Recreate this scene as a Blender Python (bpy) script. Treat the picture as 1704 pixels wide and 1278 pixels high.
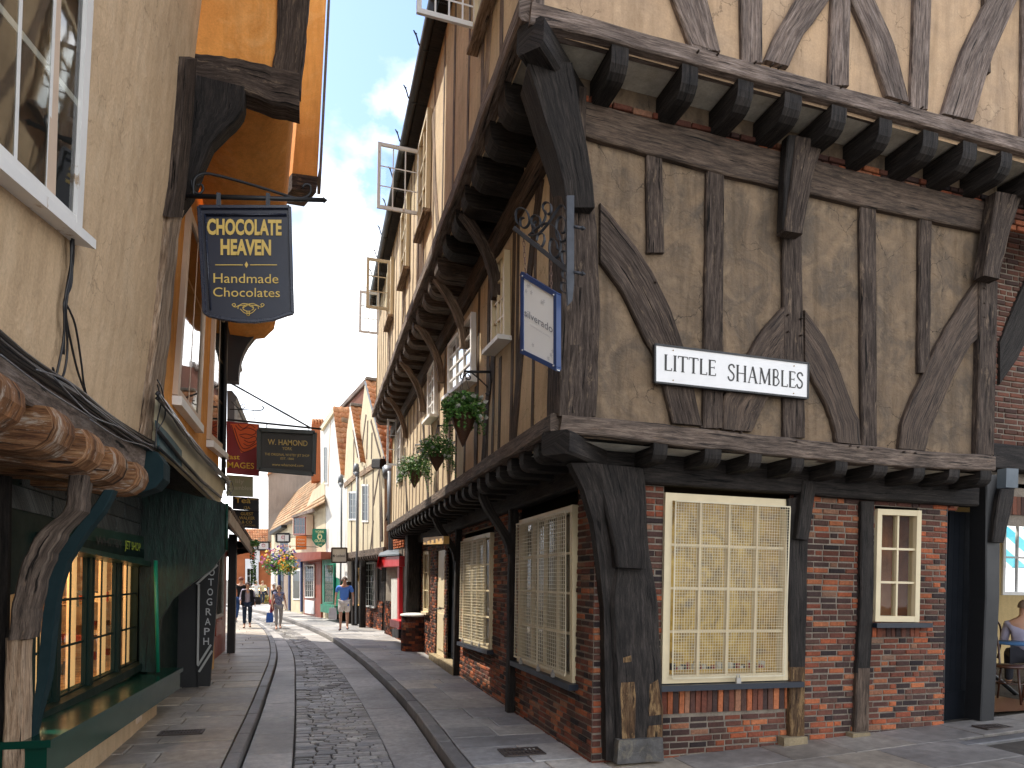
import bpy, bmesh, math, random
from mathutils import Vector as V, Matrix, noise as mnoise
random.seed(7)
for o in list(bpy.data.objects): bpy.data.objects.remove(o)
scene = bpy.context.scene
COL = scene.collection
# ---------------------------------------------------------------- camera
F, PX, PY, ROLL, H = 1100., 852., 968., math.radians(1.0), 1.8
YAW = math.atan2(852-520, F)
cam = bpy.data.cameras.new('camera')
cam.sensor_width = 36; cam.lens = 36*F/1704
cam.shift_y = (968-639)/1704.
cam.clip_start = .05; cam.clip_end = 800
co = bpy.data.objects.new('camera', cam); COL.objects.link(co)
co.matrix_world = (Matrix.Translation((0,0,H)) @ Matrix.Rotation(-YAW,4,'Z')
                   @ Matrix.Rotation(math.pi/2,4,'X') @ Matrix.Rotation(ROLL,4,'Z'))
# principal point sits at (852,639)+shift in the camera's own (rolled) axes
scene.camera = co
# ---------------------------------------------------------------- world, sun, exposure
SUN_EL, SUN_AZ = math.radians(58), math.radians(-55)   # azimuth from +Y, clockwise (street axis is +Y)
w = bpy.data.worlds.new('World'); scene.world = w; w.use_nodes = True
nt = w.node_tree; N = nt.nodes; L = nt.links
for n in list(N): N.remove(n)
out = N.new('ShaderNodeOutputWorld'); bg = N.new('ShaderNodeBackground'); L.new(bg.outputs[0], out.inputs[0])
sky = N.new('ShaderNodeTexSky'); sky.sky_type = 'NISHITA'; sky.sun_disc = False
sky.sun_elevation = SUN_EL; sky.sun_rotation = SUN_AZ
sky.air_density = 1.0; sky.dust_density = .6; sky.ozone_density = 1.6
tc = N.new('ShaderNodeTexCoord'); mp = N.new('ShaderNodeMapping'); mp.inputs['Scale'].default_value = (1,1,1.5)
mp.inputs['Location'].default_value = (4.3,.75,.32)
L.new(tc.outputs['Generated'], mp.inputs[0])
nz = N.new('ShaderNodeTexNoise'); nz.inputs['Scale'].default_value = 2.6; nz.inputs['Detail'].default_value = 9; nz.inputs['Roughness'].default_value = .56
L.new(mp.outputs[0], nz.inputs['Vector'])
sp = N.new('ShaderNodeSeparateXYZ'); L.new(tc.outputs['Generated'], sp.inputs[0])
mr = N.new('ShaderNodeMapRange'); mr.inputs[1].default_value = .0; mr.inputs[2].default_value = .75; mr.inputs[3].default_value = .34; mr.inputs[4].default_value = -.035
L.new(sp.outputs[2], mr.inputs[0])
ad = N.new('ShaderNodeMath'); ad.operation = 'ADD'; L.new(nz.outputs[0], ad.inputs[0]); L.new(mr.outputs[0], ad.inputs[1])
cr = N.new('ShaderNodeValToRGB'); cr.color_ramp.elements[0].position = .47; cr.color_ramp.elements[1].position = .60
L.new(ad.outputs[0], cr.inputs[0])
nz2 = N.new('ShaderNodeTexNoise'); nz2.inputs['Scale'].default_value = 3.4; nz2.inputs['Detail'].default_value = 6
L.new(mp.outputs[0], nz2.inputs['Vector'])
cc = N.new('ShaderNodeValToRGB'); cc.color_ramp.elements[0].position = .42; cc.color_ramp.elements[0].color = (2.7,2.95,3.3,1)
cc.color_ramp.elements[1].position = .62; cc.color_ramp.elements[1].color = (14.,14.,14.,1)
L.new(nz2.outputs[0], cc.inputs[0])
mx = N.new('ShaderNodeMix'); mx.data_type = 'RGBA'; L.new(cr.outputs[0], mx.inputs[0]); L.new(cc.outputs[0], mx.inputs[7])
sm = N.new('ShaderNodeMix'); sm.data_type = 'RGBA'; sm.blend_type = 'MULTIPLY'; sm.inputs[0].default_value = 1
L.new(sky.outputs[0], sm.inputs[6]); sm.inputs[7].default_value = (1.2,1.18,1.22,1)
L.new(sm.outputs[2], mx.inputs[6]); L.new(mx.outputs[2], bg.inputs[0])
bg.inputs[1].default_value = .15
sl = bpy.data.lights.new('sun','SUN'); sl.energy = 3.8; sl.angle = math.radians(.5); sl.color = (1,.93,.82)
so = bpy.data.objects.new('sun', sl); COL.objects.link(so)
sd = V((math.sin(SUN_AZ)*math.cos(SUN_EL), math.cos(SUN_AZ)*math.cos(SUN_EL), math.sin(SUN_EL)))
so.rotation_euler = sd.to_track_quat('Z','Y').to_euler()
so.location = sd*60
scene.view_settings.view_transform = 'Standard'; scene.view_settings.look = 'None'
scene.view_settings.gamma = 1; scene.view_settings.exposure = 1.05
try:
    scene.cycles.max_bounces = 8; scene.cycles.diffuse_bounces = 4; scene.cycles.glossy_bounces = 3; scene.cycles.transparent_max_bounces = 12
    scene.cycles.sample_clamp_indirect = 6
except Exception: pass
# ---------------------------------------------------------------- measuring helpers
def ray(x, y):
    dx = (x-PX)/F; dd = (y-PY)/F
    wx = dx*math.cos(ROLL)+dd*math.sin(ROLL); wd = -dx*math.sin(ROLL)+dd*math.cos(ROLL)
    c, s = math.cos(YAW), math.sin(YAW)
    return V((wx*c+s, -wx*s+c, -wd))
CAM = V((0,0,H))
class Pl:
    """a wall plane: origin p, u along the wall, v up the wall, n out of the wall"""
    def __init__(s, p, u, n, v=(0,0,1)):
        s.p = V(p); s.u = V(u).normalized(); s.v = V(v); s.v = (s.v - s.u*s.v.dot(s.u)).normalized()
        s.n = s.u.cross(s.v).normalized()
        if s.n.dot(V(n)) < 0: s.n = -s.n
    def px(s, x, y, o=0.):
        r = ray(x, y); q = s.p+s.n*o
        return CAM + r*((q-CAM).dot(s.n)/r.dot(s.n))
    def ab(s, x, y, o=0.):
        d = s.px(x, y, o)-s.p
        return d.dot(s.u), d.dot(s.v)
    def at(s, a, b, o=0.): return s.p+s.u*a+s.v*b+s.n*o
def gnd(x, y, z=0.):
    r = ray(x, y); return CAM+r*((z-H)/r.z)
def jit(k, sc=1., seed=0.):
    return mnoise.noise(V((k*sc+seed*13.7, seed*7.1, 3.3)))
# ---------------------------------------------------------------- mesh builder
class MB:
    def __init__(s): s.v = []; s.f = []; s.uv = []; s.sm = []; s.mi = []; s.m = 0
    def face(s, pts, uv=None, sm=False):
        b = len(s.v); s.v += [V(p) for p in pts]; s.f.append(list(range(b, b+len(pts))))
        s.uv.append(uv or [(0,0)]*len(pts)); s.sm.append(sm); s.mi.append(s.m)
    def quads(s, vs, faces, uvs=None, sm=False):
        b = len(s.v); s.v += [V(p) for p in vs]
        for i, f in enumerate(faces):
            s.f.append([b+k for k in f]); s.uv.append(uvs[i] if uvs else [(0,0)]*len(f)); s.sm.append(sm); s.mi.append(s.m)
    def prism(s, pts, back, uvu=None, uvv=None):
        """polygon pts extruded by vector back; uv from two directions"""
        pts = [V(p) for p in pts]; back = V(back); n = len(pts)
        if uvu is None:
            e = max(((pts[(i+1)%n]-pts[i]) for i in range(n)), key=lambda q: q.length)
            uvu = e.normalized(); nn = back.normalized(); uvv = uvu.cross(nn)
        ru, rv = random.random()*20, random.random()*20
        U = lambda p: (p.dot(uvu)+ru, p.dot(uvv)+rv)
        vs = pts+[p+back for p in pts]
        fs = [list(range(n)), list(range(2*n-1, n-1, -1))]
        uv = [[U(vs[k]) for k in fs[0]], [U(vs[k]) for k in fs[1]]]
        for i in range(n):
            j = (i+1)%n; f = [j, i, n+i, n+j]; fs.append(f)
            d = 0; q = []
            for k in f:
                p = vs[k]; b_ = back.length if k >= n else 0
                u_, v_ = U(p); q.append((u_, v_+b_))
            uv.append(q)
        s.quads(vs, fs, uv)
    def box(s, c, sx, sy, sz, ux=(1,0,0), uy=(0,1,0), uz=(0,0,1)):
        c = V(c); ux = V(ux)*sx/2; uy = V(uy)*sy/2; uz = V(uz)*sz/2
        s.prism([c-ux-uy-uz, c+ux-uy-uz, c+ux+uy-uz, c-ux+uy-uz], uz*2, (V(ux)).normalized(), V(uy).normalized())
    def hexa(s, q0, q1):
        """two quads joined"""
        vs = list(q0)+list(q1)
        s.quads(vs, [[3,2,1,0],[4,5,6,7],[0,1,5,4],[1,2,6,5],[2,3,7,6],[3,0,4,7]])
    def beam(s, a, b, w, d, up=(0,0,1), w2=None, d2=None, seg=1, wob=0., bend=None, cham=.12):
        """timber from a to b; w across, d along 'up'; wobbling edges, chamfered"""
        a = V(a); b = V(b); t = (b-a); Ln = t.length; t.normalize(); up = V(up); up = (up-t*up.dot(t)).normalized(); sd = t.cross(up)
        w2 = w if w2 is None else w2; d2 = d if d2 is None else d2
        rs = random.random()*90; ru = rs*3
        rings = []; 
        for i in range(seg+1):
            k = i/seg; c = a.lerp(b, k)
            if bend: c = c+V(bend)*(4*k*(1-k))
            ww = (w+(w2-w)*k)/2; dd = (d+(d2-d)*k)/2
            ch = min(ww, dd)*cham*2
            prof = [(-ww+ch,-dd),(ww-ch,-dd),(ww,-dd+ch),(ww,dd-ch),(ww-ch,dd),(-ww+ch,dd),(-ww,dd-ch),(-ww,-dd+ch)]
            ring = []
            for j, (x, y) in enumerate(prof):
                jx = jit(k*Ln*2.3, 1, rs+(j//2)*5)*wob; jy = jit(k*Ln*2.3, 1, rs+50+(j//2)*5)*wob
                ring.append(c+sd*(x+jx)+up*(y+jy))
            rings.append(ring)
        s.loft(rings, Ln, ru, True)
    def loft(s, rings, Ln=1., ru=0., caps=True, sm=False, closed=True):
        n = len(rings[0]); vs = [p for r in rings for p in r]; fs = []; uv = []
        m = len(rings); per = [0.]
        for j in range(n): per.append(per[-1]+(rings[0][(j+1)%n]-rings[0][j]).length)
        ls = [0.]
        for i in range(m-1): ls.append(ls[-1]+(rings[i+1][0]-rings[i][0]).length)
        for i in range(m-1):
            for j in range(n if closed else n-1):
                k = (j+1)%n
                fs.append([i*n+j, i*n+k, (i+1)*n+k, (i+1)*n+j])
                uv.append([(ls[i]+ru, per[j]),(ls[i]+ru, per[j+1]),(ls[i+1]+ru, per[j+1]),(ls[i+1]+ru, per[j])])
        if caps and closed:
            c = sum(rings[0], V())/n
            f = list(range(n-1,-1,-1)); fs.append(f); uv.append([((vs[k]-c).length*.3+ru, per[k]) for k in f])
            f = [(m-1)*n+j for j in range(n)]; fs.append(f); uv.append([((vs[k]-c).length*.3+ru, per[k%n]) for k in f])
        s.quads(vs, fs, uv, sm)
    def tube(s, pts, r, sides=6, r2=None, caps=True):
        pts = [V(p) for p in pts]; n = len(pts); rings = []; up = V((0,0,1)); prev = None
        for i, p in enumerate(pts):
            t = (pts[min(i+1,n-1)]-pts[max(i-1,0)]).normalized()
            if prev is None:
                a = t.orthogonal().normalized()
            else:
                a = (prev-t*prev.dot(t)); a = a.normalized() if a.length > 1e-6 else t.orthogonal().normalized()
            prev = a; b = t.cross(a); rr = r if r2 is None else r+(r2-r)*i/(n-1)
            rings.append([p+(a*math.cos(q*2*math.pi/sides)+b*math.sin(q*2*math.pi/sides))*rr for q in range(sides)])
        s.loft(rings, 1, 0, caps, True)
    def strip(s, Lp, Rp, n, th, seg=8, wob=.008, cham=.012):
        """flat timber on a wall: left and right edge polylines on its front face, normal n, thickness th behind"""
        def rs(P, k):
            P = [V(p) for p in P]; d = [0.]
            for i in range(len(P)-1): d.append(d[-1]+(P[i+1]-P[i]).length)
            t = k*d[-1]
            for i in range(len(P)-1):
                if t <= d[i+1]+1e-9:
                    return P[i].lerp(P[i+1], 0 if d[i+1] == d[i] else (t-d[i])/(d[i+1]-d[i]))
            return P[-1]
        n = V(n).normalized(); sd_ = random.random()*90; rings = []
        for i in range(seg+1):
            k = i/seg; l = rs(Lp, k); r = rs(Rp, k); x = (r-l); W = x.length; x.normalize()
            l = l+x*jit(i*.9, 1, sd_)*wob; r = r+x*jit(i*.9, 1, sd_+31)*wob
            c = min(cham, W*.2); o = n*(jit(i*.7,1,sd_+11)*wob*.6)
            rings.append([l-n*th, l-n*c+o, l+x*c+o, r-x*c+o, r-n*c+o, r-n*th])
        s.loft(rings, 1, sd_*3, True)
    def build(s, name, mat, parent=None, loc=None, label=None, cat=None, group=None, kind=None, smooth=None):
        me = bpy.data.meshes.new(name)
        base = V(loc) if loc is not None else (wloc(parent) if parent else V((0,0,0)))
        me.from_pydata([tuple(p-base) for p in s.v], [], s.f)
        ul = me.uv_layers.new(name='UVMap'); i = 0
        buf = [c for q in s.uv for p in q for c in p]
        ul.data.foreach_set('uv', buf)
        if smooth is None: me.polygons.foreach_set('use_smooth', s.sm)
        else: me.polygons.foreach_set('use_smooth', [smooth]*len(s.f))
        for m in (mat if isinstance(mat, (list,tuple)) else [mat]): me.materials.append(m)
        me.polygons.foreach_set('material_index', s.mi)
        me.update()
        o = bpy.data.objects.new(name, me); COL.objects.link(o)
        if parent: o.parent = parent; o.location = (0,0,0)
        else: o.location = base
        tag(o, label, cat, group, kind)
        return o
def wloc(o):
    p = V((0,0,0))
    while o is not None: p += o.location; o = o.parent
    return p
def tag(o, label=None, cat=None, group=None, kind=None):
    if label: o['label'] = label
    if cat: o['category'] = cat
    if group: o['group'] = group
    if kind: o['kind'] = kind
    return o
def thing(name, label, cat, loc=(0,0,0), group=None):
    o = bpy.data.objects.new(name, None); COL.objects.link(o); o.empty_display_size = .2
    o.location = V(loc); tag(o, label, cat, group); return o
def cat_rom(P, n=6):
    P = [V(p) for p in P]; o = []
    for i in range(len(P)-1):
        a = P[max(i-1,0)]; b = P[i]; c = P[i+1]; d = P[min(i+2,len(P)-1)]
        for k in range(n):
            t = k/n
            o.append(.5*((2*b)+(c-a)*t+(2*a-5*b+4*c-d)*t*t+(3*b-a-3*c+d)*t**3))
    o.append(P[-1]); return o
# ---------------------------------------------------------------- materials
def mat(name):
    m = bpy.data.materials.new(name); m.use_nodes = True; nt = m.node_tree
    return m, nt, nt.nodes['Principled BSDF']
def NN(nt, t, **k):
    n = nt.nodes.new('ShaderNode'+t)
    for a, b in k.items():
        if hasattr(n, a): setattr(n, a, b)
        else: n.inputs[a.replace('_',' ')].default_value = b
    return n
def ramp(nt, src, stops):
    r = nt.nodes.new('ShaderNodeValToRGB'); e = r.color_ramp.elements
    while len(e) < len(stops): e.new(.5)
    for i, (p, c) in enumerate(stops):
        e[i].position = p; e[i].color = (*c, 1) if len(c) == 3 else c
    nt.links.new(src, r.inputs[0]); return r.outputs[0]
def mixc(nt, f, a, b, mode='MIX'):
    m = nt.nodes.new('ShaderNodeMix'); m.data_type = 'RGBA'; m.blend_type = mode
    for v, i in ((f,0),(a,6),(b,7)):
        if hasattr(v, 'is_linked') or hasattr(v, 'links'): nt.links.new(v, m.inputs[i])
        else: m.inputs[i].default_value = v if i == 0 else (*v, 1)
    return m.outputs[2]
def noise(nt, vec, scale, detail=6, rough=.55, dist=0.):
    n = nt.nodes.new('ShaderNodeTexNoise'); n.inputs['Scale'].default_value = scale; n.inputs['Detail'].default_value = detail
    n.inputs['Roughness'].default_value = rough; n.inputs['Distortion'].default_value = dist
    if vec is not None: nt.links.new(vec, n.inputs['Vector'])
    return n.outputs[0]
def mapping(nt, kind, sc=(1,1,1), loc=(0,0,0)):
    t = nt.nodes.new('ShaderNodeTexCoord'); m = nt.nodes.new('ShaderNodeMapping'); m.inputs['Scale'].default_value = sc; m.inputs['Location'].default_value = loc
    nt.links.new(t.outputs[kind], m.inputs[0]); return m.outputs[0]
def bump(nt, bs, h, strength=.5, dist=.01, chain=None):
    b = nt.nodes.new('ShaderNodeBump'); b.inputs['Strength'].default_value = strength; b.inputs['Distance'].default_value = dist
    nt.links.new(h, b.inputs['Height'])
    if chain: nt.links.new(chain, b.inputs['Normal'])
    nt.links.new(b.outputs[0], bs.inputs['Normal']); return b.outputs[0]
def math_(nt, op, a, b=0.):
    m = nt.nodes.new('ShaderNodeMath'); m.operation = op
    for i, v in enumerate((a, b)):
        if hasattr(v, 'links'): nt.links.new(v, m.inputs[i])
        else: m.inputs[i].default_value = v
    return m.outputs[0]
def wood(name, dark, mid, light, bare=None, bareamt=.5, rough=.75, bs_=.7, spec=.3, fine=26.):
    m, nt, bs = mat(name)
    a = noise(nt, mapping(nt, 'UV', (2.2, fine, 1)), 1.6, 10, .70, .25); b = noise(nt, mapping(nt, 'UV', (.8, 3.2, 1)), 2.2, 6, .6, .8)
    fn = noise(nt, mapping(nt, 'UV', (9, fine*4.5, 1), (7,1,0)), 1.3, 6, .75, .1); sp_ = noise(nt, mapping(nt, 'UV', (26, 60, 1), (2,9,0)), 1., 5, .7)
    c = ramp(nt, a, [(.33, dark), (.5, mid), (.68, light)])
    c = mixc(nt, .85, c, ramp(nt, fn, [(.32,(.45,.45,.45)),(.5,(1,1,1)),(.68,(1.5,1.47,1.43))]), 'MULTIPLY')
    c = mixc(nt, 1., c, ramp(nt, b, [(.3, (.5,.5,.5)), (.7, (1.28,1.26,1.22))]), 'MULTIPLY')
    if bare:
        b2 = noise(nt, mapping(nt, 'UV', (1.6, 7, 1), (3,8,0)), 1.9, 12, .74, .3)
        f = ramp(nt, b2, [(bareamt, (0,0,0)), (bareamt+.07, (1,1,1))])
        fa = mixc(nt, 1., f, ramp(nt, fn, [(.38,(.1,.1,.1)),(.56,(1,1,1))]), 'MULTIPLY')
        c = mixc(nt, fa, c, bare)
    cr = noise(nt, mapping(nt, 'UV', (.9, 15, 1), (5,2,0)), 1.9, 7, .6, .2)
    crk = ramp(nt, cr, [(.355, (.10,.10,.10)), (.395, (1,1,1))])
    c = mixc(nt, 1., c, crk, 'MULTIPLY')
    c = mixc(nt, 1., c, ramp(nt, sp_, [(.30,(.25,.25,.25)),(.37,(1,1,1))]), 'MULTIPLY')
    nt.links.new(c, bs.inputs['Base Color'])
    bs.inputs['Roughness'].default_value = rough; bs.inputs['Specular IOR Level'].default_value = spec
    h = mixc(nt, .6, mixc(nt, .5, a, fn), crk, 'MULTIPLY')
    ch = bump(nt, bs, b, .35, .03)
    bump(nt, bs, h, bs_, .016, ch)
    return m
def plaster(name, base, stain, hi=None, sc=1., amt=.5, bump_=.35, swirl=False, crack=0.):
    m, nt, bs = mat(name); o = mapping(nt, 'Object')
    big = noise(nt, o, 1.1*sc, 7, .6, .6 if not swirl else 1.6); sm = noise(nt, o, 55, 5, .7)
    c = mixc(nt, ramp(nt, big, [(.38, (0,0,0)), (.68, (amt,)*3)]), base, stain)
    if hi: c = mixc(nt, ramp(nt, noise(nt, mapping(nt, 'Object', (1,1,1), (9,4,2)), 2.3*sc, 8, .65, 1.2), [(.5,(0,0,0)),(.75,(.7,)*3)]), c, hi)
    # rain streaks: long down the wall, narrow along it
    c = mixc(nt, amt*.6, c, ramp(nt, noise(nt, mapping(nt, 'Object', (7,7,.7), (1,5,3)), 1.3, 8, .7, .3), [(.36,(.55,.53,.5)),(.55,(1,1,1)),(.75,(1.08,1.07,1.05))]), 'MULTIPLY')
    c = mixc(nt, .5, c, ramp(nt, sm, [(.3,(.7,.7,.7)),(.7,(1.15,1.15,1.15))]), 'MULTIPLY')
    if crack:
        v = nt.nodes.new('ShaderNodeTexVoronoi'); v.feature = 'DISTANCE_TO_EDGE'; v.inputs['Scale'].default_value = 2.1
        wv = nt.nodes.new('ShaderNodeVectorMath'); wv.operation = 'ADD'; n3 = nt.nodes.new('ShaderNodeTexNoise'); n3.inputs['Scale'].default_value = 5; n3.inputs['Detail'].default_value = 6; nt.links.new(o, n3.inputs['Vector'])
        sc_ = nt.nodes.new('ShaderNodeVectorMath'); sc_.operation = 'SCALE'; sc_.inputs['Scale'].default_value = .35; nt.links.new(n3.outputs['Color'], sc_.inputs[0])
        nt.links.new(o, wv.inputs[0]); nt.links.new(sc_.outputs[0], wv.inputs[1]); nt.links.new(wv.outputs[0], v.inputs['Vector'])
        line = ramp(nt, v.outputs['Distance'], [(.004, (1,1,1)), (.010, (0,0,0))]); msk = ramp(nt, noise(nt, mapping(nt,'Object',(1,1,1),(3,3,8)), 1.4, 3), [(.5,(0,0,0)),(.56,(crack,)*3)])
        c = mixc(nt, mixc(nt, 1., line, msk, 'MULTIPLY'), c, tuple(q*.3 for q in stain))
    nt.links.new(c, bs.inputs['Base Color']); bs.inputs['Roughness'].default_value = .9; bs.inputs['Specular IOR Level'].default_value = .2
    c1 = bump(nt, bs, noise(nt, o, 7, 6, .6, 2. if swirl else .3), bump_*1.2, .03)
    bump(nt, bs, sm, bump_, .006, c1)
    return m
def paint(name, col, rough=.45, spec=.5, dirt=.35, sc=3., peel=None, metallic=0.):
    m, nt, bs = mat(name); o = mapping(nt, 'Object', (1,1,1))
    a = noise(nt, o, sc, 8, .65)
    c = mixc(nt, ramp(nt, a, [(.35,(0,0,0)),(.75,(dirt,)*3)]), col, tuple(x*.45 for x in col))
    if peel: c = mixc(nt, ramp(nt, noise(nt, mapping(nt,'Object',(1,1,.4),(2,3,4)), 7, 9, .75), [(.62,(0,0,0)),(.65,(1,1,1))]), c, peel)
    nt.links.new(c, bs.inputs['Base Color']); bs.inputs['Metallic'].default_value = metallic
    nt.links.new(ramp(nt, a, [(.2,(rough*.8,)*3),(.8,(min(1,rough*1.4),)*3)]), bs.inputs['Roughness'])
    bs.inputs['Specular IOR Level'].default_value = spec
    bump(nt, bs, noise(nt, o, 30, 6, .7), .15, .004)
    return m
def flat(name, col, rough=.7, emit=0.):
    m, nt, bs = mat(name); bs.inputs['Base Color'].default_value = (*col,1); bs.inputs['Roughness'].default_value = rough
    if emit: bs.inputs['Emission Color'].default_value = (*col,1); bs.inputs['Emission Strength'].default_value = emit
    return m
def island(name, stops, rough=.8, bmp=.5, sc=25., spec=.3, grime=.5, bd=.006, gsc=.8):
    """each loose piece (brick, slab, sett, tile) its own tone"""
    m, nt, bs = mat(name); ge = nt.nodes.new('ShaderNodeNewGeometry'); o = mapping(nt, 'Object')
    c = ramp(nt, ge.outputs['Random Per Island'], stops)
    a = noise(nt, o, sc, 8, .7)
    c = mixc(nt, .8, c, ramp(nt, a, [(.28,(.45,.45,.45)),(.7,(1.3,1.3,1.3))]), 'MULTIPLY')
    b = noise(nt, o, gsc, 6, .6, .5)
    c = mixc(nt, 1., c, ramp(nt, b, [(.35,(1-grime,)*3),(.62,(1.1,)*3)]), 'MULTIPLY')
    nt.links.new(c, bs.inputs['Base Color'])
    nt.links.new(ramp(nt, a, [(.2,(rough*.75,)*3),(.8,(min(1,rough*1.25),)*3)]), bs.inputs['Roughness'])
    bs.inputs['Specular IOR Level'].default_value = spec
    bump(nt, bs, a, bmp, bd)
    return m
def glass(name, rough=.03, k=1.15):
    m = bpy.data.materials.new(name); m.use_nodes = True; nt = m.node_tree
    for n in list(nt.nodes): nt.nodes.remove(n)
    o = nt.nodes.new('ShaderNodeOutputMaterial'); t = nt.nodes.new('ShaderNodeBsdfTransparent'); t.inputs[0].default_value = (.85,.88,.85,1)
    g = nt.nodes.new('ShaderNodeBsdfGlossy'); g.inputs['Roughness'].default_value = rough
    f = nt.nodes.new('ShaderNodeFresnel'); f.inputs[0].default_value = 1.52
    b = nt.nodes.new('ShaderNodeBump'); b.inputs['Strength'].default_value = .05; b.inputs['Distance'].default_value = .01
    nt.links.new(noise(nt, mapping(nt,'Object'), 3.5, 2), b.inputs['Height']); nt.links.new(b.outputs[0], g.inputs['Normal']); nt.links.new(b.outputs[0], f.inputs['Normal'])
    mu = math_(nt, 'MULTIPLY', f.outputs[0], k); ad_ = math_(nt, 'ADD', mu, .0); 
    mn = math_(nt, 'MINIMUM', ad_, 1.)
    mx_ = nt.nodes.new('ShaderNodeMixShader'); nt.links.new(mn, mx_.inputs[0]); nt.links.new(t.outputs[0], mx_.inputs[1]); nt.links.new(g.outputs[0], mx_.inputs[2])
    nt.links.new(mx_.outputs[0], o.inputs[0]); return m
W_BLACK = wood('black tarred oak', (.010,.009,.008), (.024,.020,.018), (.052,.043,.038), (.095,.068,.048), .66, .72, .8, .2)
W_DARK  = wood('dark weathered oak', (.022,.016,.013), (.070,.052,.042), (.135,.104,.085), (.20,.145,.10), .56, .8, .9, .15)
W_BROWN = wood('brown oak', (.026,.018,.013), (.085,.058,.042), (.155,.115,.085), (.27,.19,.12), .62, .75, .8)
W_GREY  = wood('grey silvered oak', (.055,.040,.033), (.185,.140,.115), (.33,.27,.235), (.09,.055,.042), .60, .85, 1.)
W_STUD  = wood('pale grey stud oak', (.10,.07,.05), (.27,.20,.145), (.42,.33,.25), (.13,.08,.05), .62, .85, .8)
W_PALE  = wood('pale bleached oak', (.10,.06,.035), (.30,.21,.14), (.52,.42,.33), (.12,.06,.03), .60, .85, 1.)
W_CARVE = wood('carved orange oak', (.06,.02,.008), (.27,.12,.048), (.50,.30,.16), (.48,.40,.32), .54, .7, 1., fine=28.)
W_BEAM  = wood('grey brown bressumer oak', (.035,.026,.021), (.125,.092,.072), (.25,.195,.155), (.32,.20,.12), .60, .8, .9)
W_FOOT  = wood('rotted orange oak', (.03,.015,.008), (.10,.055,.025), (.17,.11,.06), (.28,.175,.08), .50, .85, 1.)
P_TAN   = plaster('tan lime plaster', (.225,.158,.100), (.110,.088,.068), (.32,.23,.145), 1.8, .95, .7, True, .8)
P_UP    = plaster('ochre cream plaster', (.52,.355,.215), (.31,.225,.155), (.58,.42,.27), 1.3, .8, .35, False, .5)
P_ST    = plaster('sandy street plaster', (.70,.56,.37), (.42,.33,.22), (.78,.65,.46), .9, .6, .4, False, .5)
P_CREAM = plaster('sand coloured render', (.64,.455,.28), (.48,.345,.21), (.70,.53,.35), .8, .55, .5, False, .35)
P_ORANGE= plaster('orange render', (.76,.33,.08), (.52,.21,.05), (.8,.42,.15), 1.3, .6, .25)
P_WHITE = plaster('white render', (.68,.67,.63), (.50,.47,.42), None, 1.2, .5, .2)
P_PALE  = plaster('pale cream render', (.64,.56,.40), (.44,.37,.26), None, 1.2, .5, .2)
P_GREY  = plaster('grey brown cement render', (.34,.27,.215), (.24,.185,.14), None, 1., .5, .2)
P_SOFF  = plaster('whitewashed soffit board', (.62,.58,.48), (.35,.3,.22), None, 3., .6, .3)
BRICK   = island('old handmade brick', [(0,(.032,.024,.025)),(.16,(.07,.042,.036)),(.32,(.125,.062,.045)),(.46,(.25,.072,.040)),(.56,(.075,.042,.036)),(.7,(.16,.062,.042)),(.8,(.40,.105,.045)),(.93,(.44,.15,.065)),(1,(.25,.15,.10))], .9, 1., 34, .2, .55, .010)
BRICKUP = island('neighbour brown brick', [(0,(.05,.025,.02)),(.4,(.12,.05,.03)),(.7,(.2,.07,.04)),(1,(.1,.05,.04))], .85, .7, 40)
BRICKRED= island('orange red brick', [(0,(.34,.09,.035)),(.5,(.46,.14,.05)),(1,(.55,.2,.08))], .85, .5, 30, grime=.2)
MORTAR  = plaster('lime mortar', (.25,.21,.165), (.12,.10,.085), None, 5., .6, .9)
TILE    = island('orange pantile', [(0,(.42,.16,.07)),(.35,(.58,.25,.11)),(.7,(.66,.33,.16)),(.9,(.4,.22,.12)),(1,(.32,.22,.13))], .8, .4, 20, grime=.35)
TILE2   = island('buff plain tile', [(0,(.40,.26,.15)),(.5,(.56,.38,.23)),(1,(.5,.27,.14))], .85, .4, 20, grime=.25)
TILE3   = island('dark slate tile', [(0,(.10,.08,.07)),(.5,(.16,.12,.1)),(1,(.22,.17,.13))], .85, .4, 20)
SLAB    = island('york stone slab', [(0,(.28,.272,.27)),(.25,(.38,.365,.345)),(.5,(.45,.425,.385)),(.7,(.34,.335,.335)),(.85,(.49,.445,.375)),(1,(.41,.395,.38))], .55, .35, 9, .55, .42, .006, .55)
SLABL   = island('warm flagstone', [(0,(.31,.265,.21)),(.3,(.40,.35,.285)),(.6,(.34,.305,.265)),(.85,(.45,.375,.28)),(1,(.37,.33,.28))], .6, .35, 9, .5, .45, .006, .6)
CHAN    = island('channel stone', [(0,(.35,.33,.305)),(.5,(.44,.415,.385)),(1,(.39,.365,.33))], .6, .4, 12, .5, .4, .006, .7)
KERB    = island('kerb stone', [(0,(.15,.14,.135)),(.5,(.20,.19,.18)),(1,(.25,.23,.21))], .6, .4, 12, .5, .3)
SETT    = island('street sett', [(0,(.14,.133,.125)),(.3,(.23,.213,.198)),(.55,(.30,.28,.252)),(.75,(.38,.355,.32)),(.9,(.19,.18,.175)),(1,(.50,.47,.41))], .45, .5, 22, .5, .3, .008)
DIRT    = plaster('joint dirt', (.10,.085,.068), (.06,.05,.04), None, 4., .6, .8)
ROAD    = plaster('grey road dirt', (.16,.15,.135), (.09,.085,.08), None, 1., .6, .5)
C_CREAM = paint('cream window paint', (.72,.60,.38), .4, .5, .3)
C_CREAM2= paint('cream grille paint', (.70,.62,.44), .45, .4, .45, 6.)
C_WHITE = paint('white window paint', (.82,.80,.76), .4, .5, .2, 3., (.45,.33,.22))
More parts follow.
